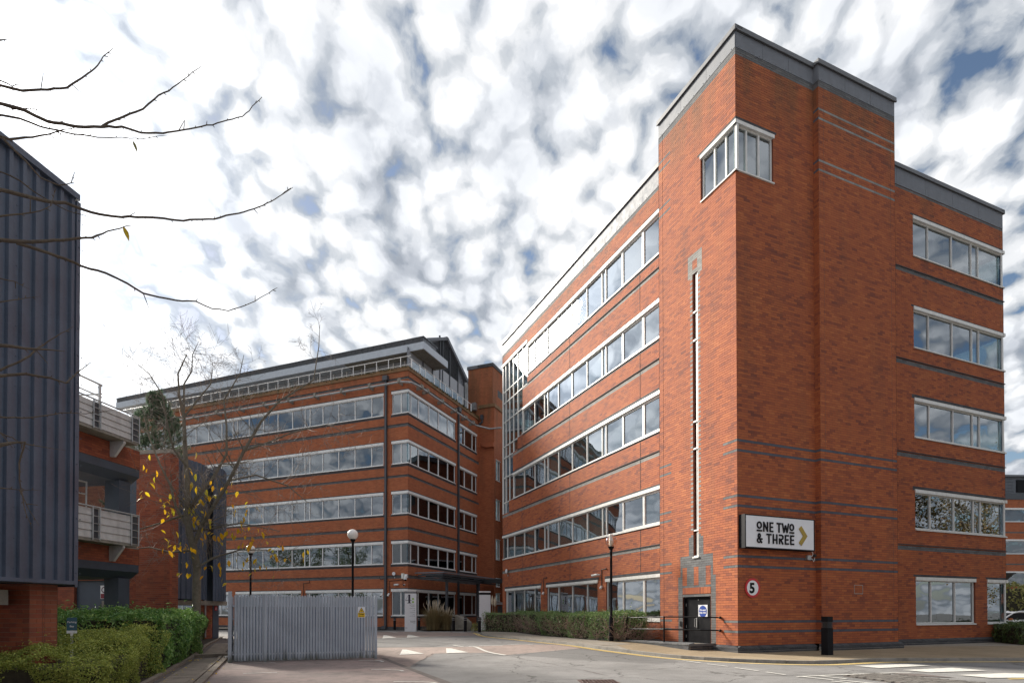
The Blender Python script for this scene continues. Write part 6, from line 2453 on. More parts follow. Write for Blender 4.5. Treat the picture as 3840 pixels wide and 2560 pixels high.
# rear run, seen through the gaps
for i in range(40):
    o_ = link('paling', pal_me, fen)
    q = fd * (0.2 + i * 0.118) + sd2 * 2.8
    o_.location = (q[0], q[1], 0)
    o_.rotation_euler = (0, 0, fa + math.pi)
for a, w_, z1 in ((0.0, 0.11, 2.47), (1.14, 0.085, 2.40), (flen, 0.10, 2.37)):
    mb = MB()
    mb.box(FFN, a - w_ / 2, a + w_ / 2, -0.03 if w_ > .1 else 0.0, 0.09, RZ, z1 + RZ)
    mb.build('post', M_PAL, fen)
mb = MB()
for z in (0.14, 1.82):
    mb.box(FFN, 0.06, flen - 0.05, -0.002, 0.04, z, z + 0.055)
mb.build('rail', M_PAL, fen)
FS2 = Fr((FPL[0], FPL[1], 0), sd2, (-sd2[1], sd2[0], 0))
mb = MB()
for z in (0.14, 0.75, 1.35, 1.82):
    mb.box(FS2, 0.06, 2.8, -0.05, -0.01, z, z + 0.05)
mb.build('rail', M_PAL, fen)
mb = MB()
for a in (0.30, flen - 0.2):
    for z in (0.16, 1.84):
        mb.box(FFN, a - 0.06, a + 0.08, -0.06, 0.0, z - 0.02, z + 0.03)
mb.tube([FFN.pt(0.0, -0.1, 0.1), FFN.pt(-0.16, 0.02, 0.08)], 0.025, 6)
mb.tube([FFN.pt(0.0, -0.1, 1.75), FFN.pt(-0.16, 0.02, 1.75)], 0.03, 6)
mb.build('hinge_bolts', M_STEEL, fen)
tk = thing('inner_cabinet', (-7.5, 22.4, RZ), 'dark blue steel cabinet inside the palisade enclosure, widened to darken the gaps', 'container')
mb = MB()
FT_ = Fr((FPL[0], FPL[1], 0) + sd2 * 1.2, fd, (fd[1], -fd[0], 0))
mb.box(FT_, 0.35, 4.75, -1.2, 0.0, RZ, 1.75)  # stretched along the enclosure so the gaps between palings look dark
mb.build('cabinet_body', paint('deep_blue_steel', (0.03, 0.06, 0.13), 0.5), tk)
mb = MB()
mb.box(FT_, 0.31, 4.79, -1.24, 0.04, 1.75, 1.83)
mb.box(FT_, 2.7, 2.74, 0.0, 0.02, RZ, 1.75)
mb.build('cabinet_lid', M_DARK, tk)

ds = thing('danger_sign', FFN.pt(4.6, 0.1, 1.5), 'white and yellow Danger Electricity sign fixed near the right end of the palisade fence', 'sign')
sa = 4.28
mb = MB(); mb.box(FFN, sa, sa + 0.27, 0.07, 0.075, 1.43, 1.82); mb.build('plate', M_SIGNW, ds)
mb = MB(); mb.box(FFN, sa + 0.012, sa + 0.258, 0.075, 0.078, 1.445, 1.61); mb.build('yellow_panel', M_YEL, ds)
mb = MB(); mb.prism(FFN, [(sa + .03, 1.625), (sa + .24, 1.625), (sa + .135, 1.805)], 0.075, 0.0775); mb.build('triangle_border', M_SIGNB, ds)
mb = MB(); mb.prism(FFN, [(sa + .053, 1.638), (sa + .217, 1.638), (sa + .135, 1.780)], 0.0775, 0.0795); mb.build('triangle', M_YEL, ds)
mb = MB(); mb.prism(FFN, [(sa + .145, 1.745), (sa + .115, 1.69), (sa + .135, 1.69), (sa + .120, 1.65), (sa + .160, 1.70), (sa + .138, 1.70)], 0.0795, 0.0815); mb.build('lightning_flash', M_SIGNB, ds)
text_mesh('Danger', 0.072, M_SIGNB, FFN, sa + .135, 1.545, 0.080, 0.002, 0.002, 'CENTER', parent=ds)
text_mesh('Electricity', 0.045, M_SIGNB, FFN, sa + .135, 1.475, 0.080, 0.002, 0.001, 'CENTER', parent=ds)

# ================================================================== lamps, bollards, signs
def globe_mat():
    m, nt, b, out = new_mat('milky_globe')
    b.inputs['Base Color'].default_value = (0.80, 0.79, 0.76, 1)
    b.inputs['Roughness'].default_value = 0.25
    return m


M_GLOBE = globe_mat()
M_CGLOBE = glass_mat('clear_globe', (0.88, 0.80, 0.72), 0.10, 0.0)


def lamp_post(x, y, z0, h, r, label, clear=False, rp=0.06):
    o = thing('lamp_post', (x, y, z0), label, 'lamp post', 'globe lamps on black posts')
    mb = MB()
    mb.lathe(x, y, [(rp * 2.0, z0), (rp * 2.0, z0 + 1.1), (rp * 1.15, z0 + 1.25), (rp, h - r * 1.9), (rp * 1.3, h - r * 1.8), (rp * 1.1, h - r * 1.5), (rp * 2.6, h - r * 1.0), (rp * 2.7, h - r * 0.9)], 14)
    auto_smooth(mb.build('post', M_BLACK, o))
    mb = MB()
    mb.ball(x, y, h, r, 28, 18)
    g_ = mb.build('globe', M_CGLOBE if clear else M_GLOBE, o, smooth=True)
    if clear:
        mb = MB()
        pr = [(0.08, h - r * 0.9), (0.08, h - r * 0.55)]
        for i in range(7):
            z = h - r * 0.5 + i * 0.075
            pr += [(0.115, z), (0.095, z + 0.04)]
        pr += [(0.06, h + r * 0.6)]
        mb.lathe(x, y, pr, 16)
        auto_smooth(mb.build('louvre', M_WHITE, o))
    return o


lamp_post(4.92, 28.9, 0.18, 5.14, 0.29, 'black lamp post with clear globe in front of the hedge and right building', True, 0.06)
lamp_post(-8.75, 32.0, RZ, 5.90, 0.29, 'black lamp post with white globe rising behind the palisade fence')
lamp_post(-17.1, 38.1, RZ, 5.75, 0.29, 'lamp post with white globe half hidden by the bare tree branches')
lp2 = thing('square_lamp', (37.8, 44.6, 0), 'dark street lamp with flat square head at the right edge', 'lamp post')
lx, ly = 35.6, 42.2
mb = MB(); mb.cyl(lx, ly, 0, 3.9, 0.07); mb.build('post', M_BLACKM, lp2)
mb = MB()
mb.hexa([(lx - .12, ly - .12, 3.9), (lx + .12, ly - .12, 3.9), (lx + .12, ly + .12, 3.9), (lx - .12, ly + .12, 3.9), (lx - .42, ly - .42, 4.35), (lx + .42, ly - .42, 4.35), (lx + .42, ly + .42, 4.35), (lx - .42, ly + .42, 4.35)])
mb.cube(lx - .5, lx + .5, ly - .5, ly + .5, 4.35, 4.45)
mb.build('lamp_head', M_BLACKM, lp2)

bol_me = None
bpos = [(-10.46, 51.95, 'leftmost black bollard, left of the white number 4 totem'), (-7.75, 48.57, 'black bollard just right of the number 4 totem'),
        (-4.54, 45.29, 'black bollard in front of the boulder, leftmost of the right three'), (-3.49, 43.55, 'black bollard between the boulder and the yellow bush'),
        (-2.34, 41.95, 'black bollard at the near end of the mixed hedge')]
bm_ = MB()
bm_.lathe(0, 0, [(0.115, 0), (0.115, 0.80), (0.10, 0.82), (0.10, 0.85), (0.115, 0.87), (0.115, 0.93), (0.10, 0.95), (0.10, 0.98), (0.112, 1.0), (0.112, 1.06), (0.06, 1.09)], 16)
bmesh_ = bm_.mesh('bollard', M_BLACK)
bb2 = MB()
bb2.lathe(0, 0, [(0.1165, 0.835), (0.118, 0.84), (0.118, 0.86), (0.1165, 0.865)], 16)
bb2.lathe(0, 0, [(0.1165, 0.955), (0.118, 0.96), (0.118, 0.98), (0.1165, 0.985)], 16)
ring_ = bb2.mesh('ring', M_STEEL)
for x, y, lab in bpos:
    o = thing('bollard', (x, y, EL(x, y)), lab, 'bollard', 'black bollards along the crossing')
    link('bollard_post', bmesh_, o)
    link('bands', ring_, o)

lbx, lby = 12.05, 22.3
lb_ = thing('bollard_light', (lbx, lby, 0), 'tall square black bollard with louvred head standing before the tower', 'bollard')
Fq = Fr((lbx, lby, 0), DB, NBB)
mb = MB(); mb.box(Fq, -0.145, 0.145, -0.145, 0.145, -0.02, 1.02); mb.box(Fq, -0.16, 0.16, -0.16, 0.16, -0.02, 0.0); mb.build('bollard_body', M_BLACK, lb_)
mb = MB()
for i in range(5):
    mb.box(Fq, -0.14, 0.14, -0.14, 0.14, 1.03 + i * 0.045, 1.055 + i * 0.045)
mb.box(Fq, -0.115, 0.115, -0.115, 0.115, 1.02, 1.26)
mb.build('louvre', M_BLACKM, lb_)
mb = MB(); mb.box(Fq, -0.14, 0.14, -0.14, 0.14, 1.26, 1.46); mb.build('cap', M_BLACK, lb_)

# totem signs
FTm = Fr((-8.95, 48.6, -0.25), (0.89, 0.0, 0), (0.0, -1, 0))
tt = thing('totem_sign', (-8.45, 48.6, 0), 'white totem sign with large figure 4 and two green dots before the long building', 'sign')
mb = MB(); mb.box(FTm, 0.0, 1.08, -0.35, 0.0, 0.0, 3.42); mb.build('totem_body', M_SIGNW, tt)
mb = MB(); mb.box(FTm, -0.01, 1.09, -0.36, 0.008, 3.30, 3.38); mb.box(FTm, -0.01, 1.09, -0.36, 0.008, 3.22, 3.26); mb.build('dark_bands', M_SIGNB, tt)
mb = MB(); mb.box(FTm, -0.01, 1.09, -0.36, 0.01, 3.38, 3.48); mb.build('cap', M_WHITE4, tt)
mb = MB()
mb.prism(FTm, [(0.34, 2.42), (0.52, 2.42), (0.52, 3.12), (0.34, 3.12)], 0.0, 0.008)
mb.prism(FTm, [(0.08, 2.66), (0.10, 2.66), (0.36, 3.12), (0.34, 3.12)], 0.0, 0.007)
mb.prism(FTm, [(0.08, 2.63), (0.64, 2.63), (0.64, 2.67), (0.08, 2.67)], 0.0, 0.009)
mb.prism(FTm, [(0.24, 2.39), (0.62, 2.39), (0.62, 2.43), (0.24, 2.43)], 0.0, 0.007)
mb.build('figure_four', paint('indigo_print', (0.02, 0.018, 0.04), 0.5), tt)
for z in (2.76, 2.50):
    disc(FTm, 0.78, z, 0, 0.085, 0.0, 0.008, 20).build('green_dot', M_GRN, tt)
M_TXT = paint('grey_print', (0.10, 0.10, 0.12), 0.5)
zz = 2.24
for s_, gp in (('Senior Property', .10), ('Management', .18), ('Smartsourcing', .18), ('Just Eat', .16), ('Church & Co', .15), ('Regus', .16), ('Future Planning', .10)):
    text_mesh(s_, 0.085, M_TXT, FTm, 0.98, zz, 0.004, 0.002, 0.0, 'RIGHT', parent=tt)
    zz -= gp
text_mesh('Imperial', 0.15, M_TXT, FTm, 1.02, 0.82, 0.004, 0.002, 0.003, 'RIGHT', parent=tt)
text_mesh('Place', 0.09, M_TXT, FTm, 1.0, 0.70, 0.004, 0.002, 0.0, 'RIGHT', parent=tt)
mb = MB(); mb.box(FTm, 0.42, 1.02, 0.0, 0.004, 0.99, 1.0); mb.box(FTm, 0.06, 0.26, 0.0, 0.004, 0.33, 0.36); mb.build('rule_line', M_TXT, tt)
FT2m = Fr((-2.79, 50.0, 0), (0.985, 0.17, 0), (0.17, -0.985, 0))
t3 = thing('blank_totem_sign', (-2.3, 50.0, 0), 'second white totem sign with one dark band behind the mixed hedge', 'sign')
mb = MB(); mb.box(FT2m, 0.0, 0.96, -0.3, 0.0, 0.0, 3.36); mb.build('totem_body', M_SIGNW, t3)
mb = MB(); mb.box(FT2m, -0.01, 0.97, -0.31, 0.008, 3.36, 3.46); mb.build('cap', M_WHITE4, t3)
mb = MB(); mb.box(FT2m, -0.008, 0.968, -0.308, 0.006, 3.14, 3.33); mb.build('dark_band', M_SIGNB, t3)
FT2s = Fr((-2.79, 50.0, 0), (-0.17, 0.985, 0), (-0.985, -0.17, 0))
mb = MB(); mb.box(FT2s, 0.10, 0.16, 0.0, 0.006, 2.5, 3.1)
for z in np.arange(1.6, 2.4, 0.17):
    mb.box(FT2s, 0.08, 0.18, 0.0, 0.006, z, z + 0.05)
mb.build('side_lettering', M_TXT, t3)

# boulder and grasses
rng2 = np.random.default_rng(5)
def rock(name, c, sx, sy, sz, seed, label):
    import bmesh
    bm = bmesh.new()
    bmesh.ops.create_icosphere(bm, subdivisions=4, radius=1)
    r2 = np.random.default_rng(seed)
    planes = [(r2.normal(0, 1, 3), r2.uniform(0.62, 0.95)) for _ in range(16)]
    for v in bm.verts:
        p = np.array(v.co)
        for nn, d in planes:
            nn = nn / np.linalg.norm(nn)
            t = p @ nn
            if t > d:
                p -= nn * (t - d) * 0.92
        p += 0.02 * np.sin(p * 9 + seed)[[1, 2, 0]]
        v.co = (p[0] * sx, p[1] * sy, max(p[2], -0.5) * sz)
    me = bpy.data.meshes.new(name)
    bm.to_mesh(me)
    bm.free()
    me.materials.append(ground_mat('boulder_stone', [(0.3, (0.16, 0.145, 0.12)), (0.7, (0.27, 0.25, 0.21))], sc=1.5, grit=25, wamt=0.4, bumpd=0.03))
    o = link(name, me, None, (c[0], c[1], c[2] + sz * 0.45))
    meta(o, label, 'boulder')
    auto_smooth(o, 40)
    return o


rock('boulder', (-4.7, 52.3, 0), 1.15, 0.8, 1.05, 3, 'large grey boulder beside the ornamental grass under the canopy')


def grass_clump(name, x, y, label, n, h, spread, mat, plumes=0, cat='grass'):
    root = thing(name, (x, y, 0), label, cat)
    V, F_ = [], []
    for i in range(n):
        a = rng.uniform(0, 2 * math.pi)
        r0 = abs(rng.normal(0, spread * 0.25))
        hh = h * rng.uniform(0.5, 1.0)
        lean = rng.uniform(0.1, 1.0) * spread * (1.2 - 0.4 * hh / h)
        bx, by = r0 * math.cos(a), r0 * math.sin(a)
        w_ = 0.012
        px_, py_ = -math.sin(a) * w_, math.cos(a) * w_
        b0 = len(V)
        for k, t in enumerate((0, 0.35, 0.7, 1.0)):
            xx = bx + math.cos(a) * lean * t ** 1.8
            yy = by + math.sin(a) * lean * t ** 1.8
            zz_ = hh * (t - 0.18 * t ** 3 * lean)
            ww = 1 - 0.85 * t
            V += [(xx - px_ * ww, yy - py_ * ww, zz_), (xx + px_ * ww, yy + py_ * ww, zz_)]
        for k in range(3):
            q = b0 + 2 * k
            F_.append((q, q + 1, q + 3, q + 2))
    o_ = link('blades', np_mesh('blades', np.array(V), np.array(F_), mat), root)
    o_['kind'] = 'stuff'
    if plumes:
        mb = MB()
        for i in range(plumes):
            a = rng.uniform(0, 2 * math.pi)
            l = rng.uniform(0.2, 0.9) * spread
            top = (x + math.cos(a) * l, y + math.sin(a) * l, h * rng.uniform(0.9, 1.15))
            mb.tube([(x, y, 0), (x + math.cos(a) * l * .4, y + math.sin(a) * l * .4, top[2] * .6), (top[0], top[1], top[2] - .12), (top[0] + .02, top[1], top[2] + .12)], [0.006, 0.006, 0.025, 0.004], 5)
        mb.build('seed_heads', M_PLUME, root)
    return root


M_PLUME = paint('pale_plume', (0.52, 0.44, 0.33), 0.95, 0.15, scale=12)
M_STRAW = leaf_mat('straw_grass', [(0.0, (0.11, 0.085, 0.035)), (0.5, (0.24, 0.18, 0.08)), (1.0, (0.40, 0.32, 0.17))], 0.7)
grass_clump('ornamental_grass', -6.95, 51.6, 'tall straw coloured grass clump left of the canopy post', 2600, 2.35, 1.15, M_STRAW, 34)
grass_clump('ornamental_grass', -5.85, 52.0, 'straw coloured grass clump right of the canopy post beside the boulder', 2000, 1.9, 1.0, M_STRAW, 26)
pg_ = grass_clump('pampas_grass', -1.58, 50.2, 'pampas grass with one tall pale plume behind the mixed hedge', 420, 1.9, 0.6, M_GOLDL, 0)
mb = MB()
for dx, hh in ((-0.10, 3.4), (0.12, 3.3)):
    mb.tube([(-1.58, 50.2, 0), (-1.58 + dx, 50.2, hh - 1.2), (-1.58 + dx, 50.2, hh - 1.05), (-1.58 + dx * 1.1, 50.2, hh - 0.7), (-1.58 + dx * 1.2, 50.2, hh - .3)], [0.015, 0.015, 0.12, 0.13, 0.02], 9)
mb.build('plume', M_PLUME, pg_)

# ---- ramp and railing by the fire door
rp = thing('door_ramp', (8.0, 27.5, 0), 'low dark brick edged ramp leading to the black fire door', 'ramp')
FR_ = FA.off(0, 1.35)
mb = MB()
mb.hexa([FA.pt(1.3, 0.0, -0.02), FA.pt(9.6, 0.0, -0.02), FA.pt(9.6, 1.3, -0.02), FA.pt(1.3, 1.3, -0.02),
         FA.pt(1.3, 0.17, 0.20), FA.pt(9.6, 0.17, 0.02), FA.pt(9.6, 1.3, 0.02), FA.pt(1.3, 1.3, 0.20)])
mb.build('ramp_surface', M_PAVEB, rp)
mb = MB()
R_ = []
a_ = 1.35
while a_ < 9.6:
    t_ = (a_ - 1.35) / 8.25
    R_.append((a_, a_ + BL, -0.05, 0.06 + 0.06 * (1 - t_)))
    if t_ < 0.75:
        R_.append((a_ + .16, a_ + BL + .16, 0.06 + 0.06 * (1 - t_), 0.16 + 0.02 * (1 - t_)))
    a_ += BL
o_ = link('edge_brickwork', rect_bricks_mesh('edge_brickwork', FR_, np.array(R_), M_DARKB, ORG[rp.name]), rp)
o_['kind'] = 'stuff'
mb.build if False else None
mb = MB()
mb.box(FR_, 1.33, 9.6, -0.25, 0.0, -0.03, 0.12)
a_ = 1.30
while a_ < 9.6:
    t_ = (a_ - 1.3) / 8.3
    h0 = 0.13 + 0.09 * (1 - t_)
    e = random.uniform(-.003, .003)
    mb.hexa([FR_.pt(a_ + .005, -0.27, h0 - 0.05), FR_.pt(a_ + .105, -0.27, h0 - 0.05), FR_.pt(a_ + .105, 0.02, h0 - 0.06), FR_.pt(a_ + .005, 0.02, h0 - 0.06),
             FR_.pt(a_ + .005, -0.27, h0 + 0.03 + e), FR_.pt(a_ + .105, -0.27, h0 + 0.03 + e), FR_.pt(a_ + .105, 0.02, h0 + e), FR_.pt(a_ + .005, 0.02, h0 + e)])
    a_ += 0.11
o_ = mb.build('edge_capping', M_GREY, rp)
o_['kind'] = 'stuff'
mb = MB()
Fend = Fr(FA.P + DA * 1.30, NA, -DA)
R_ = [(i * BL, min((i + 1) * BL, 1.35), -0.05 + 0.09 * j, 0.04 + 0.09 * j) for i in range(5) for j in range(2) if i * BL < 1.3]
o_ = link('edge_brickwork', rect_bricks_mesh('edge_brickwork', Fend, np.array(R_), M_DARKB, ORG[rp.name]), rp)
o_['kind'] = 'stuff'
mb.box(Fend, 0, 1.35, 0.0, 0.03, 0.13, 0.22)
mb.build('end_capping', M_GREY, rp)

rp.location.z += 0.10
rl = thing('handrail', FA.pt(3.5, 1.2, 0.2), 'black tubular two rail handrail running past the fire door', 'railing')
mb = MB()
ends = [(0.0, 0.05)]
pA = lambda a, o, z: FA.pt(a, o, z)
for z in (1.42, 0.88):
    mb.tube([pA(0.92, 0.0, z - .02), pA(1.5, 0.62, z), pA(3.12, 1.22, z), pA(6.0, 1.22, z - .06), pA(8.9, 1.22, z - .10)], 0.028, 8)
    mb.ball(*pA(0.95, 0.05, z - .02), 0.06, 10, 6)
mb.tube([pA(8.9, 1.22, 1.32), pA(8.9, 1.22, 0.78)], 0.028, 8)
mb.build('rails', M_BLACK, rl)
for a in (3.12, 6.0, 8.9):
    mb = MB()
    c = pA(a, 1.22, 0)
    mb.cyl(c[0], c[1], 0.12, 1.44 - (a - 3) * 0.017, 0.036, n=10)
    mb.cyl(c[0], c[1], 0.12, 0.30, 0.05, n=10)
    for z in (0.88, 1.40):
        mb.ball(c[0], c[1], z - (a - 3) * 0.017, 0.048, 10, 6)
    mb.build('post', M_BLACK, rl)

# parking signs
def bay_sign(x, y, zb, h, label):
    o = thing('parking_sign', (x, y, zb), label, 'sign', 'parking bay signs in the hedges')
    F_ = Fr((x, y, 0), (0.80, 0.60, 0), (0.60, -0.80, 0))
    mb = MB()
    mb.box(F_, -0.03, 0.03, -0.03, 0.0, zb, h - 0.05)
    mb.build('post', M_WHITE4, o)
    mb = MB()
    mb.prism(F_, [(-0.10, h - 0.31), (0.10, h - 0.31), (0.10, h), (-0.08, h), (-0.10, h - 0.03)], 0.0, 0.012)
    mb.build('panel', M_TEALS, o)
    mb = MB()
    mb.box(F_, -0.10, 0.10, 0.0, 0.012, h - 0.38, h - 0.315)
    mb.build('white_strip', M_SIGNW, o)
    text_mesh('Parking', 0.06, M_SIGNW, F_, 0.0, h - 0.13, 0.013, 0.002, 0.001, 'CENTER', parent=o)
    text_mesh('Bay', 0.06, M_SIGNW, F_, 0.0, h - 0.23, 0.013, 0.002, 0.001, 'CENTER', parent=o)
    return o


bay_sign(-10.57, 14.0, 0.4, 1.50, 'teal Parking Bay sign on a white post, nearest of the three')
bay_sign(-15.35, 23.2, 0.6, 1.70, 'teal Parking Bay sign, middle one, showing above the laurel hedge')
bay_sign(-18.2, 29.4, 0.6, 1.72, 'teal Parking Bay sign, farthest and smallest, sunk in the laurel hedge')

# car glimpsed at the right edge
car = thing('parked_car', (41.0, 46.5, 0), 'white car partly hidden behind the dark corner hedge at the right edge', 'car')
FCar = Fr((36.6, 44.3, 0), (0.985, 0.17, 0), (0.17, -0.985, 0))
sidep = [(0, 0.45), (0.05, 0.85), (0.35, 1.0), (1.15, 1.12), (1.9, 1.58), (2.5, 1.68), (3.4, 1.66), (4.1, 1.45), (4.45, 1.0), (4.5, 0.45)]
mb = MB()
mb.prism(FCar, [(0, 0.32), (0.0, 0.75), (0.3, 0.98), (1.2, 1.05), (4.4, 1.05), (4.5, 0.7), (4.5, 0.32)], -1.75, 0.0)
mb.build('body', paint('white_car_paint', (0.72, 0.73, 0.75), 0.2, 0.02), car)
mb = MB()
mb.prism(FCar, [(1.2, 1.05), (2.0, 1.56), (3.6, 1.56), (4.3, 1.05)], -1.62, -0.12)
mb.build('window', M_BLACK, car)
mb = MB()
arc = [(0.9, 1.02), (1.35, 1.28), (1.9, 1.56), (2.5, 1.68), (3.3, 1.68), (3.9, 1.52), (4.4, 1.1)]
for o_ in (-0.10, -1.64):
    mb.tube([FCar.pt(a, o_, z) for a, z in arc], 0.05, 8)
mb.prism(FCar, [(1.9, 1.56), (2.5, 1.68), (3.3, 1.68), (3.9, 1.54), (3.3, 1.60), (2.5, 1.60)], -1.66, -0.08)
mb.build('roof', paint('white_car_paint2', (0.72, 0.73, 0.75), 0.2, 0.02), car)
for a in (0.85, 3.6):
    w__ = disc(Fr(FCar.P, FCar.d, FCar.n), a, 0.33, 0, 0.33, -0.2, 0.02, 24).build('wheel', M_BLACKM, car)
    disc(Fr(FCar.P, FCar.d, FCar.n), a, 0.33, 0, 0.2, 0.02, 0.035, 16).build('rim', M_STEEL, w__)
mb = MB(); mb.box(FCar, 1.35, 1.55, 0.0, 0.16, 1.02, 1.16); mb.build('wing_mirror', paint('orange_plastic', (0.55, 0.12, 0.02), 0.4), car)
print('street done')

# ================================================================== trees
def bark_mat(name, a, b_):
    m, nt, b, out = new_mat(name)
    n1 = obj_noise(nt, 6, 6, 0.7, 'World')
    n2 = obj_noise(nt, 40, 4, 0.7, 'World')
    r = ramp(nt, [(0.3, a), (0.7, b_)], math_n(nt, 'ADD', math_n(nt, 'MULTIPLY', n1, .6), math_n(nt, 'MULTIPLY', n2, .4)))
    L(nt, r.outputs[0], b.inputs['Base Color'])
    b.inputs['Roughness'].default_value = 0.9
    bump(nt, b, n2, 0.6, 0.01)
    return m


M_BARK = bark_mat('tree_bark', (0.085, 0.078, 0.058), (0.21, 0.185, 0.145))
M_BARKL = bark_mat('twig_bark', (0.14, 0.115, 0.10), (0.30, 0.25, 0.215))
M_BARKO = bark_mat('branch_bark', (0.05, 0.035, 0.028), (0.13, 0.105, 0.075))
M_YLEAF = leaf_mat('yellow_leaf', [(0.0, (0.30, 0.34, 0.03)), (0.3, (0.55, 0.42, 0.02)), (0.7, (0.70, 0.40, 0.01)), (1.0, (0.62, 0.24, 0.01))], 0.5, 0.45)
M_RUST = leaf_mat('rusty_leaf', [(0.0, (0.05, 0.06, 0.02)), (0.5, (0.12, 0.10, 0.03)), (1.0, (0.26, 0.13, 0.03))], 0.6, 0.3)


def grow(mb, p, d, ln, r, depth, tips, up=0.12, seg=5, kids=(3, 5), spread=0.9, shrink=0.62, minr=0.004, twig_mb=None):
    """one branch and its side shoots"""
    path = [p]
    rads = [r]
    q = Vector(p)
    dv = Vector(d).normalized()
    for i in range(seg):
        dv = (dv + Vector((random.gauss(0, 0.11), random.gauss(0, 0.11), random.gauss(0, 0.09) + up * 0.35))).normalized()
        q = q + dv * (ln / seg)
        path.append(tuple(q))
        rads.append(max(minr * 0.6, r * (1 - 0.72 * (i + 1) / seg)))
    tgt = twig_mb if (twig_mb is not None and r < 0.016) else mb
    tgt.tube(path, rads, 6 if r > 0.03 else (4 if r > 0.012 else 3), caps=False)
    tips.append((tuple(q), r))
    if depth <= 0:
        return
    n = random.randint(*kids)
    for k in range(n):
        t = random.uniform(0.25, 0.98)
        i = min(int(t * seg), seg - 1)
        f = t * seg - i
        a, b = Vector(path[i]), Vector(path[i + 1])
        c = a + (b - a) * f
        base = (b - a).normalized()
        side = base.orthogonal().normalized()
        side.rotate(Matrix.Rotation(random.uniform(0, 2 * math.pi), 3, base))
        nd = (base * random.uniform(0.5, 1.0) + side * spread * random.uniform(0.6, 1.2)).normalized()
        rr = max(minr, rads[i] * random.uniform(0.45, 0.7))
        grow(mb, tuple(c), nd, ln * shrink * random.uniform(0.7, 1.15), rr, depth - 1, tips, up, max(3, seg - 1), kids, spread, shrink, minr, twig_mb)


def at_px(u, v, Y):
    """a point at distance Y along +y on the line of sight through a photograph pixel (places trunk, branches and leaves)"""
    x = (u - 1920.0) / 2185.6
    y_ = -(v - 2270.4) / 2185.6
    c, s = math.cos(rad(0.659)), math.sin(rad(0.659))
    dy, dz = c - s * y_ * 1.0, s + c * y_
    return (x / dy * Y, Y, EYE + dz / dy * Y)


# ---- bare tree with yellow leaves, in the bed beyond the laurel
random.seed(21)
TY = 26.5
tr = thing('bare_tree', (-14.45, TY, RZ), 'nearly bare tree with a few yellow leaves rising behind the laurel hedge', 'tree')
trunk = [(735, 2330, .20), (737, 2230, .185), (739, 2126, .175), (728, 2060, .16), (712, 2000, .15), (702, 1926, .14), (705, 1835, .12), (698, 1744, .105), (693, 1653, .09), (690, 1562, .07), (672, 1480, .05), (668, 1400, .035), (700, 1330, .02)]
mb = MB()
P_ = [at_px(u, v, TY + 0.25 * math.sin(i)) for i, (u, v, r) in enumerate(trunk)]
P_ = [(P_[0][0], P_[0][1], RZ)] + P_
mb.tube(P_, [0.24] + [t[2] for t in trunk], 12)
auto_smooth(mb.build('trunk', M_BARK, tr), 60)
limbs = [
    [(728, 2040, .10), (760, 1960, .09), (800, 1900, .085), (860, 1800, .075), (915, 1690, .07), (979, 1580, .055), (1050, 1501, .045), (1176, 1425, .03), (1196, 1300, .02), (1200, 1215, .008)],
    [(702, 1926, .09), (740, 1860, .08), (800, 1790, .07), (850, 1700, .055), (850, 1600, .045), (840, 1500, .035), (900, 1400, .022), (915, 1330, .01)],
    [(712, 1990, .07), (660, 1900, .06), (640, 1820, .05), (600, 1740, .045), (560, 1640, .035), (540, 1560, .02)],
    [(698, 1744, .06), (650, 1680, .05), (630, 1600, .04), (610, 1480, .03), (560, 1400, .02), (470, 1330, .008)],
    [(693, 1653, .06), (690, 1560, .05), (690, 1440, .035), (720, 1390, .03), (722, 1330, .02), (745, 1280, .008)],
    [(739, 2126, .05), (800, 2090, .045), (900, 2060, .035), (1000, 2060, .025), (1080, 2110, .01)],
    [(702, 1926, .05), (600, 1960, .04), (500, 1990, .03), (400, 1960, .015)],
    [(860, 1800, .05), (960, 1780, .04), (1080, 1820, .03), (1150, 1880, .015)],
    [(915, 1690, .05), (1000, 1660, .04), (1100, 1620, .03), (1230, 1590, .02), (1330, 1640, .01)],
    [(728, 2060, .05), (640, 2070, .04), (560, 2050, .03), (470, 2060, .012)],
    [(712, 1990, .05), (800, 1980, .04), (900, 1960, .03), (1050, 1990, .015)],
    [(690, 1562, .05), (740, 1500, .035), (790, 1440, .025), (800, 1370, .012), (783, 1330, .006)],
]
mb, tw = MB(), MB()
tips = []
for li, lm in enumerate(limbs):
    ph = random.uniform(-1.3, 1.3)
    pts = []
    for i, (u, v, r) in enumerate(lm):
        pts.append(at_px(u, v, TY + ph * min(1, i / 4) * 1.2))
    mb.tube(pts, [l[2] for l in lm], 8, caps=False)
    for i in range(1, len(pts)):
        for _ in range(6 if i < 6 else 3):
            a, b = Vector(pts[i - 1]), Vector(pts[i])
            c = a + (b - a) * random.random()
            base = (b - a).normalized()
            side = base.orthogonal().normalized()
            side.rotate(Matrix.Rotation(random.uniform(0, 2 * math.pi), 3, base))
            nd = base * 0.5 + side * 0.95
            grow(mb, tuple(c), nd, random.uniform(0.8, 1.9) * (1.0 if i < 6 else 0.55), max(0.009, lm[i][2] * 0.36), 2, tips, 0.08, 4, (2, 4), 0.85, 0.64, 0.0065, tw)
mb.build('limbs', M_BARK, tr)
t_ = tw.build('twigs', M_BARKL, tr)
t_['kind'] = 'stuff'


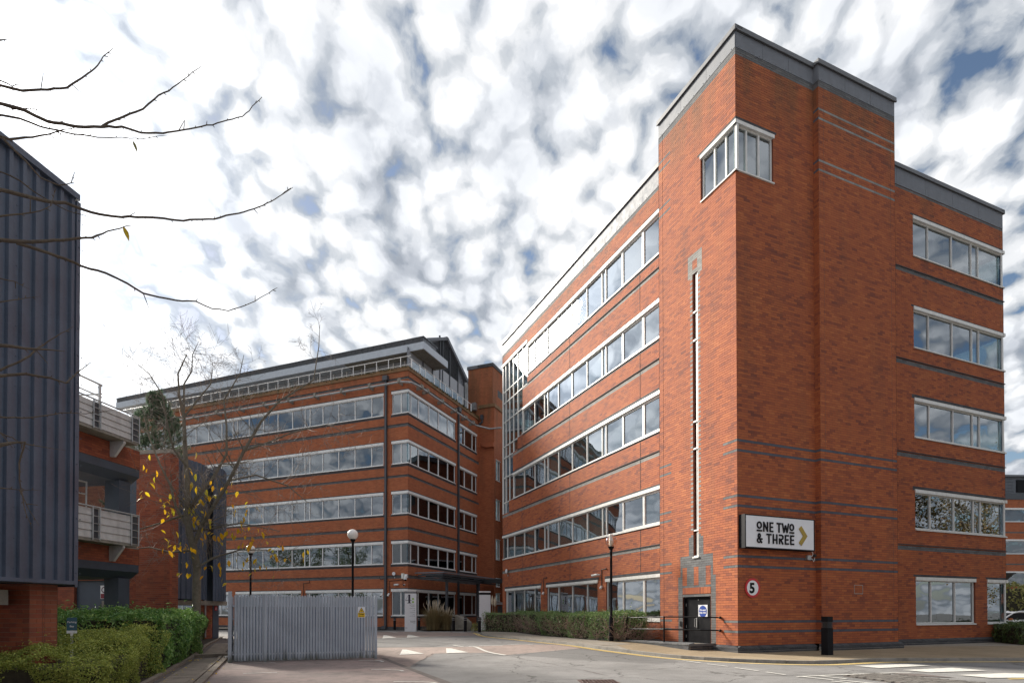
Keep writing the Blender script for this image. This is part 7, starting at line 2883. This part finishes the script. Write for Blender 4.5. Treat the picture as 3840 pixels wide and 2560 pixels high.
def leaf_me(name, ln, wd, mat):
    V = []
    F_ = []
    prof = [(0, 0), (0.2, 0.6), (0.45, 1), (0.7, 0.75), (1, 0)]
    for t, w_ in prof:
        z = -0.25 * ln * t * t
        V += [(t * ln, -w_ * wd / 2, z + 0.12 * wd * w_), (t * ln, 0, z), (t * ln, w_ * wd / 2, z + 0.12 * wd * w_)]
    for i in range(len(prof) - 1):
        a = 3 * i
        F_ += [(a, a + 3, a + 4, a + 1), (a + 1, a + 4, a + 5, a + 2)]
    me = bpy.data.meshes.new(name)
    me.from_pydata(V, [], F_)
    me.materials.append(mat)
    return me


yl = leaf_me('leaf', 0.29, 0.14, M_YLEAF)
low = [t for t in tips if t[0][2] < 7.6]
spots = []
cl = [(745, 1880, 9), (765, 1990, 10), (665, 2050, 12), (760, 1930, 7), (860, 2010, 8), (555, 1840, 5), (820, 2130, 9), (905, 2000, 8), (1040, 2070, 6), (640, 1880, 7), (690, 2130, 4), (950, 1960, 6), (570, 1760, 4), (780, 1830, 6), (880, 1900, 5), (1000, 2110, 5), (720, 1780, 4), (930, 2110, 6), (620, 1940, 5), (1120, 2060, 3), (850, 1830, 3)]
for (u, v, n_) in cl:
    for _ in range(int(n_ * 1.5)):
        c = at_px(u + random.gauss(0, 30), v + random.gauss(0, 26), TY + random.uniform(-1.4, 0.6))
        spots.append(c)
for c in spots:
    o_ = link('leaf', yl, tr)
    org = ORG[tr.name]
    o_.location = (c[0] - org[0], c[1] - org[1], c[2] - org[2])
    o_.rotation_euler = (random.uniform(-0.8, 0.8), random.uniform(0.3, 1.4), random.uniform(0, 6.28))
    s_ = random.uniform(0.65, 1.25)
    o_.scale = (s_, s_, s_)

# ---- overhanging branches at the left (their trunk stands outside the frame)
random.seed(4)
ob = thing('overhanging_tree', (-9.6, 6.2, 0.0), 'bare overhanging tree whose knobbly branches reach in from the left edge', 'tree')
Zo = lambda x, y: (x / 1.3067, 100 + y / 1.3067)
Zc = lambda x, y: (x / 0.8615, 480 + y / 0.8615)
br = [
    (Zo, [(0, 285), (110, 315), (200, 308), (330, 298), (400, 255), (450, 220), (490, 175), (510, 140), (560, 103)], 6.6, 7.4, .016),
    (Zo, [(0, 375), (120, 410), (230, 460), (380, 488), (500, 490), (600, 492), (690, 518), (800, 520), (900, 505), (1040, 480), (1190, 440), (1285, 345)], 6.4, 8.0, .021),
    (Zo, [(500, 488), (600, 440), (700, 400), (780, 340), (850, 300), (900, 260), (990, 193)], 7.05, 7.4, .014),
    (Zo, [(0, 428), (100, 450), (200, 490), (320, 515), (480, 543), (600, 543), (700, 548), (830, 530)], 6.9, 7.9, .014),
    (Zo, [(0, 540), (50, 552), (160, 540), (280, 515), (380, 490)], 6.4, 6.85, .017),
    (Zo, [(0, 797), (130, 830), (220, 853), (320, 862), (450, 910), (560, 930), (740, 932), (900, 950), (1050, 940), (1170, 912), (1270, 885), (1350, 845), (1427, 790)], 6.2, 8.2, .022),
    (Zo, [(0, 1045), (150, 1055), (300, 1045), (450, 1030), (530, 1005), (650, 972)], 6.0, 6.9, .022),
    (Zo, [(80, 1058), (200, 1095), (320, 1135), (400, 1170), (520, 1205), (620, 1255), (700, 1305), (860, 1340), (960, 1345), (1040, 1380), (1120, 1390), (1230, 1355), (1360, 1278)], 6.1, 7.8, .018),
    (Zo, [(0, 530), (60, 590), (130, 660), (200, 740), (290, 778), (350, 765), (368, 710)], 6.3, 6.6, .014),
    (Zo, [(0, 705), (100, 755), (200, 830), (330, 900), (440, 935), (570, 948)], 6.8, 7.6, .010),
    (Zo, [(0, 928), (100, 918), (200, 905), (250, 875), (275, 790)], 6.2, 6.6, .010),
    (Zc, [(0, 700), (80, 710), (150, 716), (210, 720)], 6.0, 6.4, .019),
    (Zc, [(0, 780), (80, 745), (140, 700), (200, 660), (238, 640)], 6.3, 6.9, .013),
    (Zc, [(0, 798), (80, 792), (160, 805), (215, 822), (250, 790), (295, 755)], 6.1, 6.8, .017),
    (Zc, [(0, 933), (100, 935), (200, 920), (300, 920), (400, 905)], 6.5, 7.6, .010),
    (Zc, [(0, 1024), (40, 1015), (82, 1012)], 6.0, 6.2, .024),
    (Zc, [(82, 1012), (62, 1080), (66, 1160), (80, 1230), (104, 1296)], 6.2, 6.3, .010),
    (Zc, [(60, 1015), (130, 1028), (212, 1040)], 6.2, 6.6, .008),
    (Zc, [(0, 1160), (70, 1168), (140, 1170)], 6.4, 6.6, .007),
    (Zc, [(0, 985), (40, 1000), (100, 1042)], 6.2, 6.4, .009),
    (Zc, [(66, 1170), (95, 1235), (128, 1284)], 6.3, 6.3, .006),
    (Zc, [(0, 485), (50, 495), (95, 520)], 6.4, 6.7, .008),
    (Zc, [(0, 560), (60, 552), (130, 543)], 6.4, 6.7, .008),
    (Zo, [(0, 65), (45, 60)], 6.6, 6.7, .010),
    (Zo, [(0, 262), (60, 290), (130, 277)], 6.6, 6.9, .010),
    (Zo, [(60, 405), (150, 398), (230, 405)], 6.6, 7.0, .009),
]
mb = MB()
kn = MB()
root_j = Vector((-8.9, 6.0, 4.2))
for fn, pts, y0, y1, r in br:
    n = len(pts)
    P_ = [at_px(*fn(*p), y0 + (y1 - y0) * i / (n - 1)) for i, p in enumerate(pts)]
    P_ = smooth_line([tuple(p) for p in P_], 0) if False else P_
    # densify and add the slight zigzag between buds
    Q, R_ = [], []
    L_ = 0
    for i in range(n - 1):
        a, b = Vector(P_[i]), Vector(P_[i + 1])
        m = max(2, int((b - a).length / 0.07))
        for k in range(m):
            t = (i + k / m) / (n - 1)
            c = a + (b - a) * (k / m)
            c += Vector((random.gauss(0, .003), random.gauss(0, .004), random.gauss(0, .003)))
            Q.append(tuple(c))
            R_.append(r * (1 - 0.78 * t))
    Q.append(P_[-1])
    R_.append(r * 0.16)
    if pts[0][0] <= 1:
        st_ = Vector(P_[0])
        j = root_j + Vector((0, 0, max(-2.0, (st_.z - 5) * 0.45)))
        Q = [tuple(j), tuple(j.lerp(st_, 0.5) + Vector((0, 0, -0.1)))] + Q
        R_ = [r * 1.9, r * 1.4] + R_
    mb.tube(Q, R_, 7)
    # buds and short spurs
    for i in range(2, len(Q) - 1):
        if random.random() < 0.62:
            c = Vector(Q[i])
            base = (Vector(Q[i + 1]) - Vector(Q[i - 1])).normalized()
            side = base.orthogonal().normalized()
            side.rotate(Matrix.Rotation(random.uniform(0, 6.28), 3, base))
            l = random.uniform(0.018, 0.05) if random.random() < 0.9 else random.uniform(0.08, 0.2)
            e = c + (side + base * 0.6).normalized() * l
            kn.tube([tuple(c), tuple(c.lerp(e, .5)), tuple(e)], [0.006, 0.005, 0.003], 5)
mb.tube([(-9.6, 6.2, RZ), (-9.5, 6.15, 1.2), (-9.3, 6.1, 2.6), (-8.9, 6.0, 4.2), (-8.9, 6.0, 6.0), (-9.0, 6.1, 8.6)], [.20, .17, .15, .12, .08, .03], 12)
mb.build('branches', M_BARKO, ob)
t_ = kn.build('buds', M_BARKO, ob)
t_['kind'] = 'stuff'
dl = leaf_me('leaf', 0.17, 0.055, M_YLEAF)
for (p, ya) in ((Zo(603, 975), 6.87), (Zo(650, 556), 7.6)):
    c = at_px(*p, ya)
    o_ = link('leaf', dl if p[1] > 600 else leaf_me('leaf', 0.15, 0.04, M_RUST), ob)
    org = ORG[ob.name]
    o_.location = (c[0] - org[0], c[1] - org[1], c[2] - org[2])
    o_.rotation_euler = (0.9, 1.1, 0.1)

# ---- pine behind the brick block
random.seed(9)
pn = thing('pine_tree', (-23.6, 38.5, RZ), 'dark green pine rising behind the brick block and bare tree', 'tree')
mb = MB()
mb.tube([(-23.6, 38.5, RZ), (-23.5, 38.5, 8), (-23.6, 38.5, 15.5)], [.24, .17, .04], 8)
mb.build('trunk', M_BARK, pn)
M_NEED = leaf_mat('pine_needle', [(0.0, (0.04, 0.075, 0.04)), (0.5, (0.10, 0.16, 0.09)), (1.0, (0.20, 0.27, 0.17))], 0.6)


def needles(root, clusters, mat, per=90, ln=0.24, name='needles'):
    V, F_ = [], []
    org = ORG[root.name]
    for (c, d, l) in clusters:
        d = np.array(d) / np.linalg.norm(d)
        for i in range(per):
            t = rng.random()
            p = np.array(c) + d * l * t
            q = rng.normal(0, 1, 3)
            q = q / np.linalg.norm(q) * 0.75 + d * 0.75
            q /= np.linalg.norm(q)
            e = p + q * ln * rng.uniform(.6, 1.1)
            s_ = np.cross(q, rng.normal(0, 1, 3))
            s_ = s_ / (np.linalg.norm(s_) + 1e-6) * 0.011
            b0 = len(V)
            V += [p - s_, p + s_, e + s_ * .3]
            F_.append((b0, b0 + 1, b0 + 2))
    V = np.array(V) - org[None, :]
    o_ = link(name, np_mesh(name, V, np.array(F_), mat), root)
    o_['kind'] = 'stuff'
    return o_


cls = []
bmb = MB()
for i in range(210):
    z = rng.uniform(7.0, 16.6)
    R0 = 2.9 * (1 - ((z - 8) / 8.4) ** 1.7) + 0.25
    a = rng.uniform(0, 6.283)
    d = np.array([math.cos(a), math.sin(a), 0.55])
    s0 = np.array([-23.55, 38.5, z - 0.8])
    e0 = s0 + d * R0 * rng.uniform(0.6, 1.0)
    bmb.tube([tuple(s0), tuple(e0)], [0.03, 0.012], 4, caps=False)
    for k in range(4):
        t = rng.uniform(0.45, 1.0)
        p = s0 + (e0 - s0) * t + rng.normal(0, 0.12, 3)
        cls.append((p, d * 0.5 + np.array([0, 0, 0.7]) + rng.normal(0, .3, 3), 0.38))
bmb.build('branches', M_BARK, pn)
needles(pn, cls, M_NEED, 105, 0.25)


# ---- trees and a building behind the viewer; they show in the windows
def leafy_tree(name, x, y, h, R, label, mat, n, seed, z0=2.5):
    random.seed(seed)
    r_ = np.random.default_rng(seed)
    t = thing(name, (x, y, RZ), label, 'tree', 'trees outside the frame that show in the windows')
    mb = MB()
    mb.tube([(x, y, RZ), (x + .1, y, h * .35), (x - .1, y + .1, h * .75)], [.28, .2, .06], 8)
    tp = []
    for i in range(9):
        a = i * 2.4
        grow(mb, (x, y, h * (0.25 + 0.05 * i)), (math.cos(a), math.sin(a), 0.8), R * 1.1, 0.09, 2, tp, 0.05, 4, (2, 3), 0.8, 0.6, 0.012)
    mb.build('trunk', M_BARK, t)
    cs = r_.normal(0, 1, (60, 3))
    cs /= np.linalg.norm(cs, axis=1, keepdims=True)
    cs *= (r_.random((60, 1)) ** 0.4) * np.array([R, R, (h - z0) / 2])
    cs += np.array([x, y, (h + z0) / 2])
    idx = r_.integers(0, 60, n)
    C = cs[idx] + r_.normal(0, 0.42, (n, 3))
    NN = r_.normal(0, 1, (n, 3)) + np.array([0, 0, .5])
    o_ = link('crown', leaf_mesh('crown', C, NN, 0.22, 0.15, mat, ORG[t.name]), t)
    o_['kind'] = 'stuff'
    return t


leafy_tree('broadleaf_tree', 37.0, 23.0, 15.5, 4.6, 'leafy brown green tree outside the frame on the right, nearest the office wing', M_RUST, 9000, 31)
leafy_tree('broadleaf_tree', 46.0, 20.0, 16.5, 5.0, 'tallest rusty tree outside the frame on the right', M_RUST, 9000, 32)
leafy_tree('broadleaf_tree', 49.0, 29.5, 15.5, 4.8, 'rusty tree outside the frame beyond the parked car', M_RUST, 8000, 33)
leafy_tree('broadleaf_tree', -48.0, 26.0, 17.5, 5.0, 'taller green tree outside the frame beyond the left buildings', M_HEDGED, 7000, 34)
leafy_tree('broadleaf_tree', -50.0, 37.0, 15.5, 4.8, 'shorter green tree outside the frame beyond the left buildings', M_HEDGED, 7000, 35)
leafy_tree('broadleaf_tree', -54.0, 15.0, 16.0, 5.0, 'dark green tree outside the frame on the left, nearest the viewpoint', M_HEDGED, 7000, 36)
leafy_tree('broadleaf_tree', -48.0, 46.0, 14.0, 4.2, 'dark green tree outside the frame on the left, farthest back', M_HEDGED, 7000, 37)
rbk = thing('rear_office_building', (0.0, -34.0, RZ), 'brick office block behind the viewpoint, seen only in reflections', 'building')
FRB = Fr((30, -30.0, 0), (-1, 0, 0), (0, 1, 0))
M_BRF = paint('far_brick', (0.27, 0.09, 0.05), 0.9, 0.2)
mb = MB()
mb.box(FRB, 0, 70, -14, 0, RZ, 11.0)
mb.build('walls', M_BRF, rbk)
mb = MB()
for z in (1.2, 4.9, 8.0):
    mb.box(FRB, 1, 69, 0.0, 0.05, z, z + 1.9)
mb.build('window', M_BLACK, rbk)
mb = MB()
mb.box(FRB, -0.3, 70.3, -14.3, 0.3, 11.0, 11.5)
mb.build('roof_edge', M_WHITE4, rbk)

# fallen leaves on the path and kerb
fl = leaf_me('fallen_leaf', 0.085, 0.045, M_YLEAF)
fl_o = thing('fallen_leaves', (-9.0, 16.0, RZ), 'scattered yellow brown fallen leaves lying along the path gutter', 'leaves')
for i in range(60):
    a = random.uniform(-1, 16)
    o = random.choice([0.25, 1.13, 1.4, 0.5]) + random.gauss(0, 0.06)
    p = FPt.pt(a, o, -0.03 if o < 1.2 and o > .3 else -0.1)
    o_ = link('leaf', fl, fl_o)
    o_.location = (p[0] + 9.0, p[1] - 16.0, p[2] + 0.12 + 0.02)
    o_.rotation_euler = (random.gauss(0, .25), random.gauss(0, .2), random.uniform(0, 6.28))
for o in list(bpy.data.objects):
    q = o
    while q.parent is not None:
        q = q.parent
    if q.get('kind') == 'structure' and q.name.split('.')[0] != 'ground':
        drape(o)
print('all done', len(bpy.data.objects), 'objects')
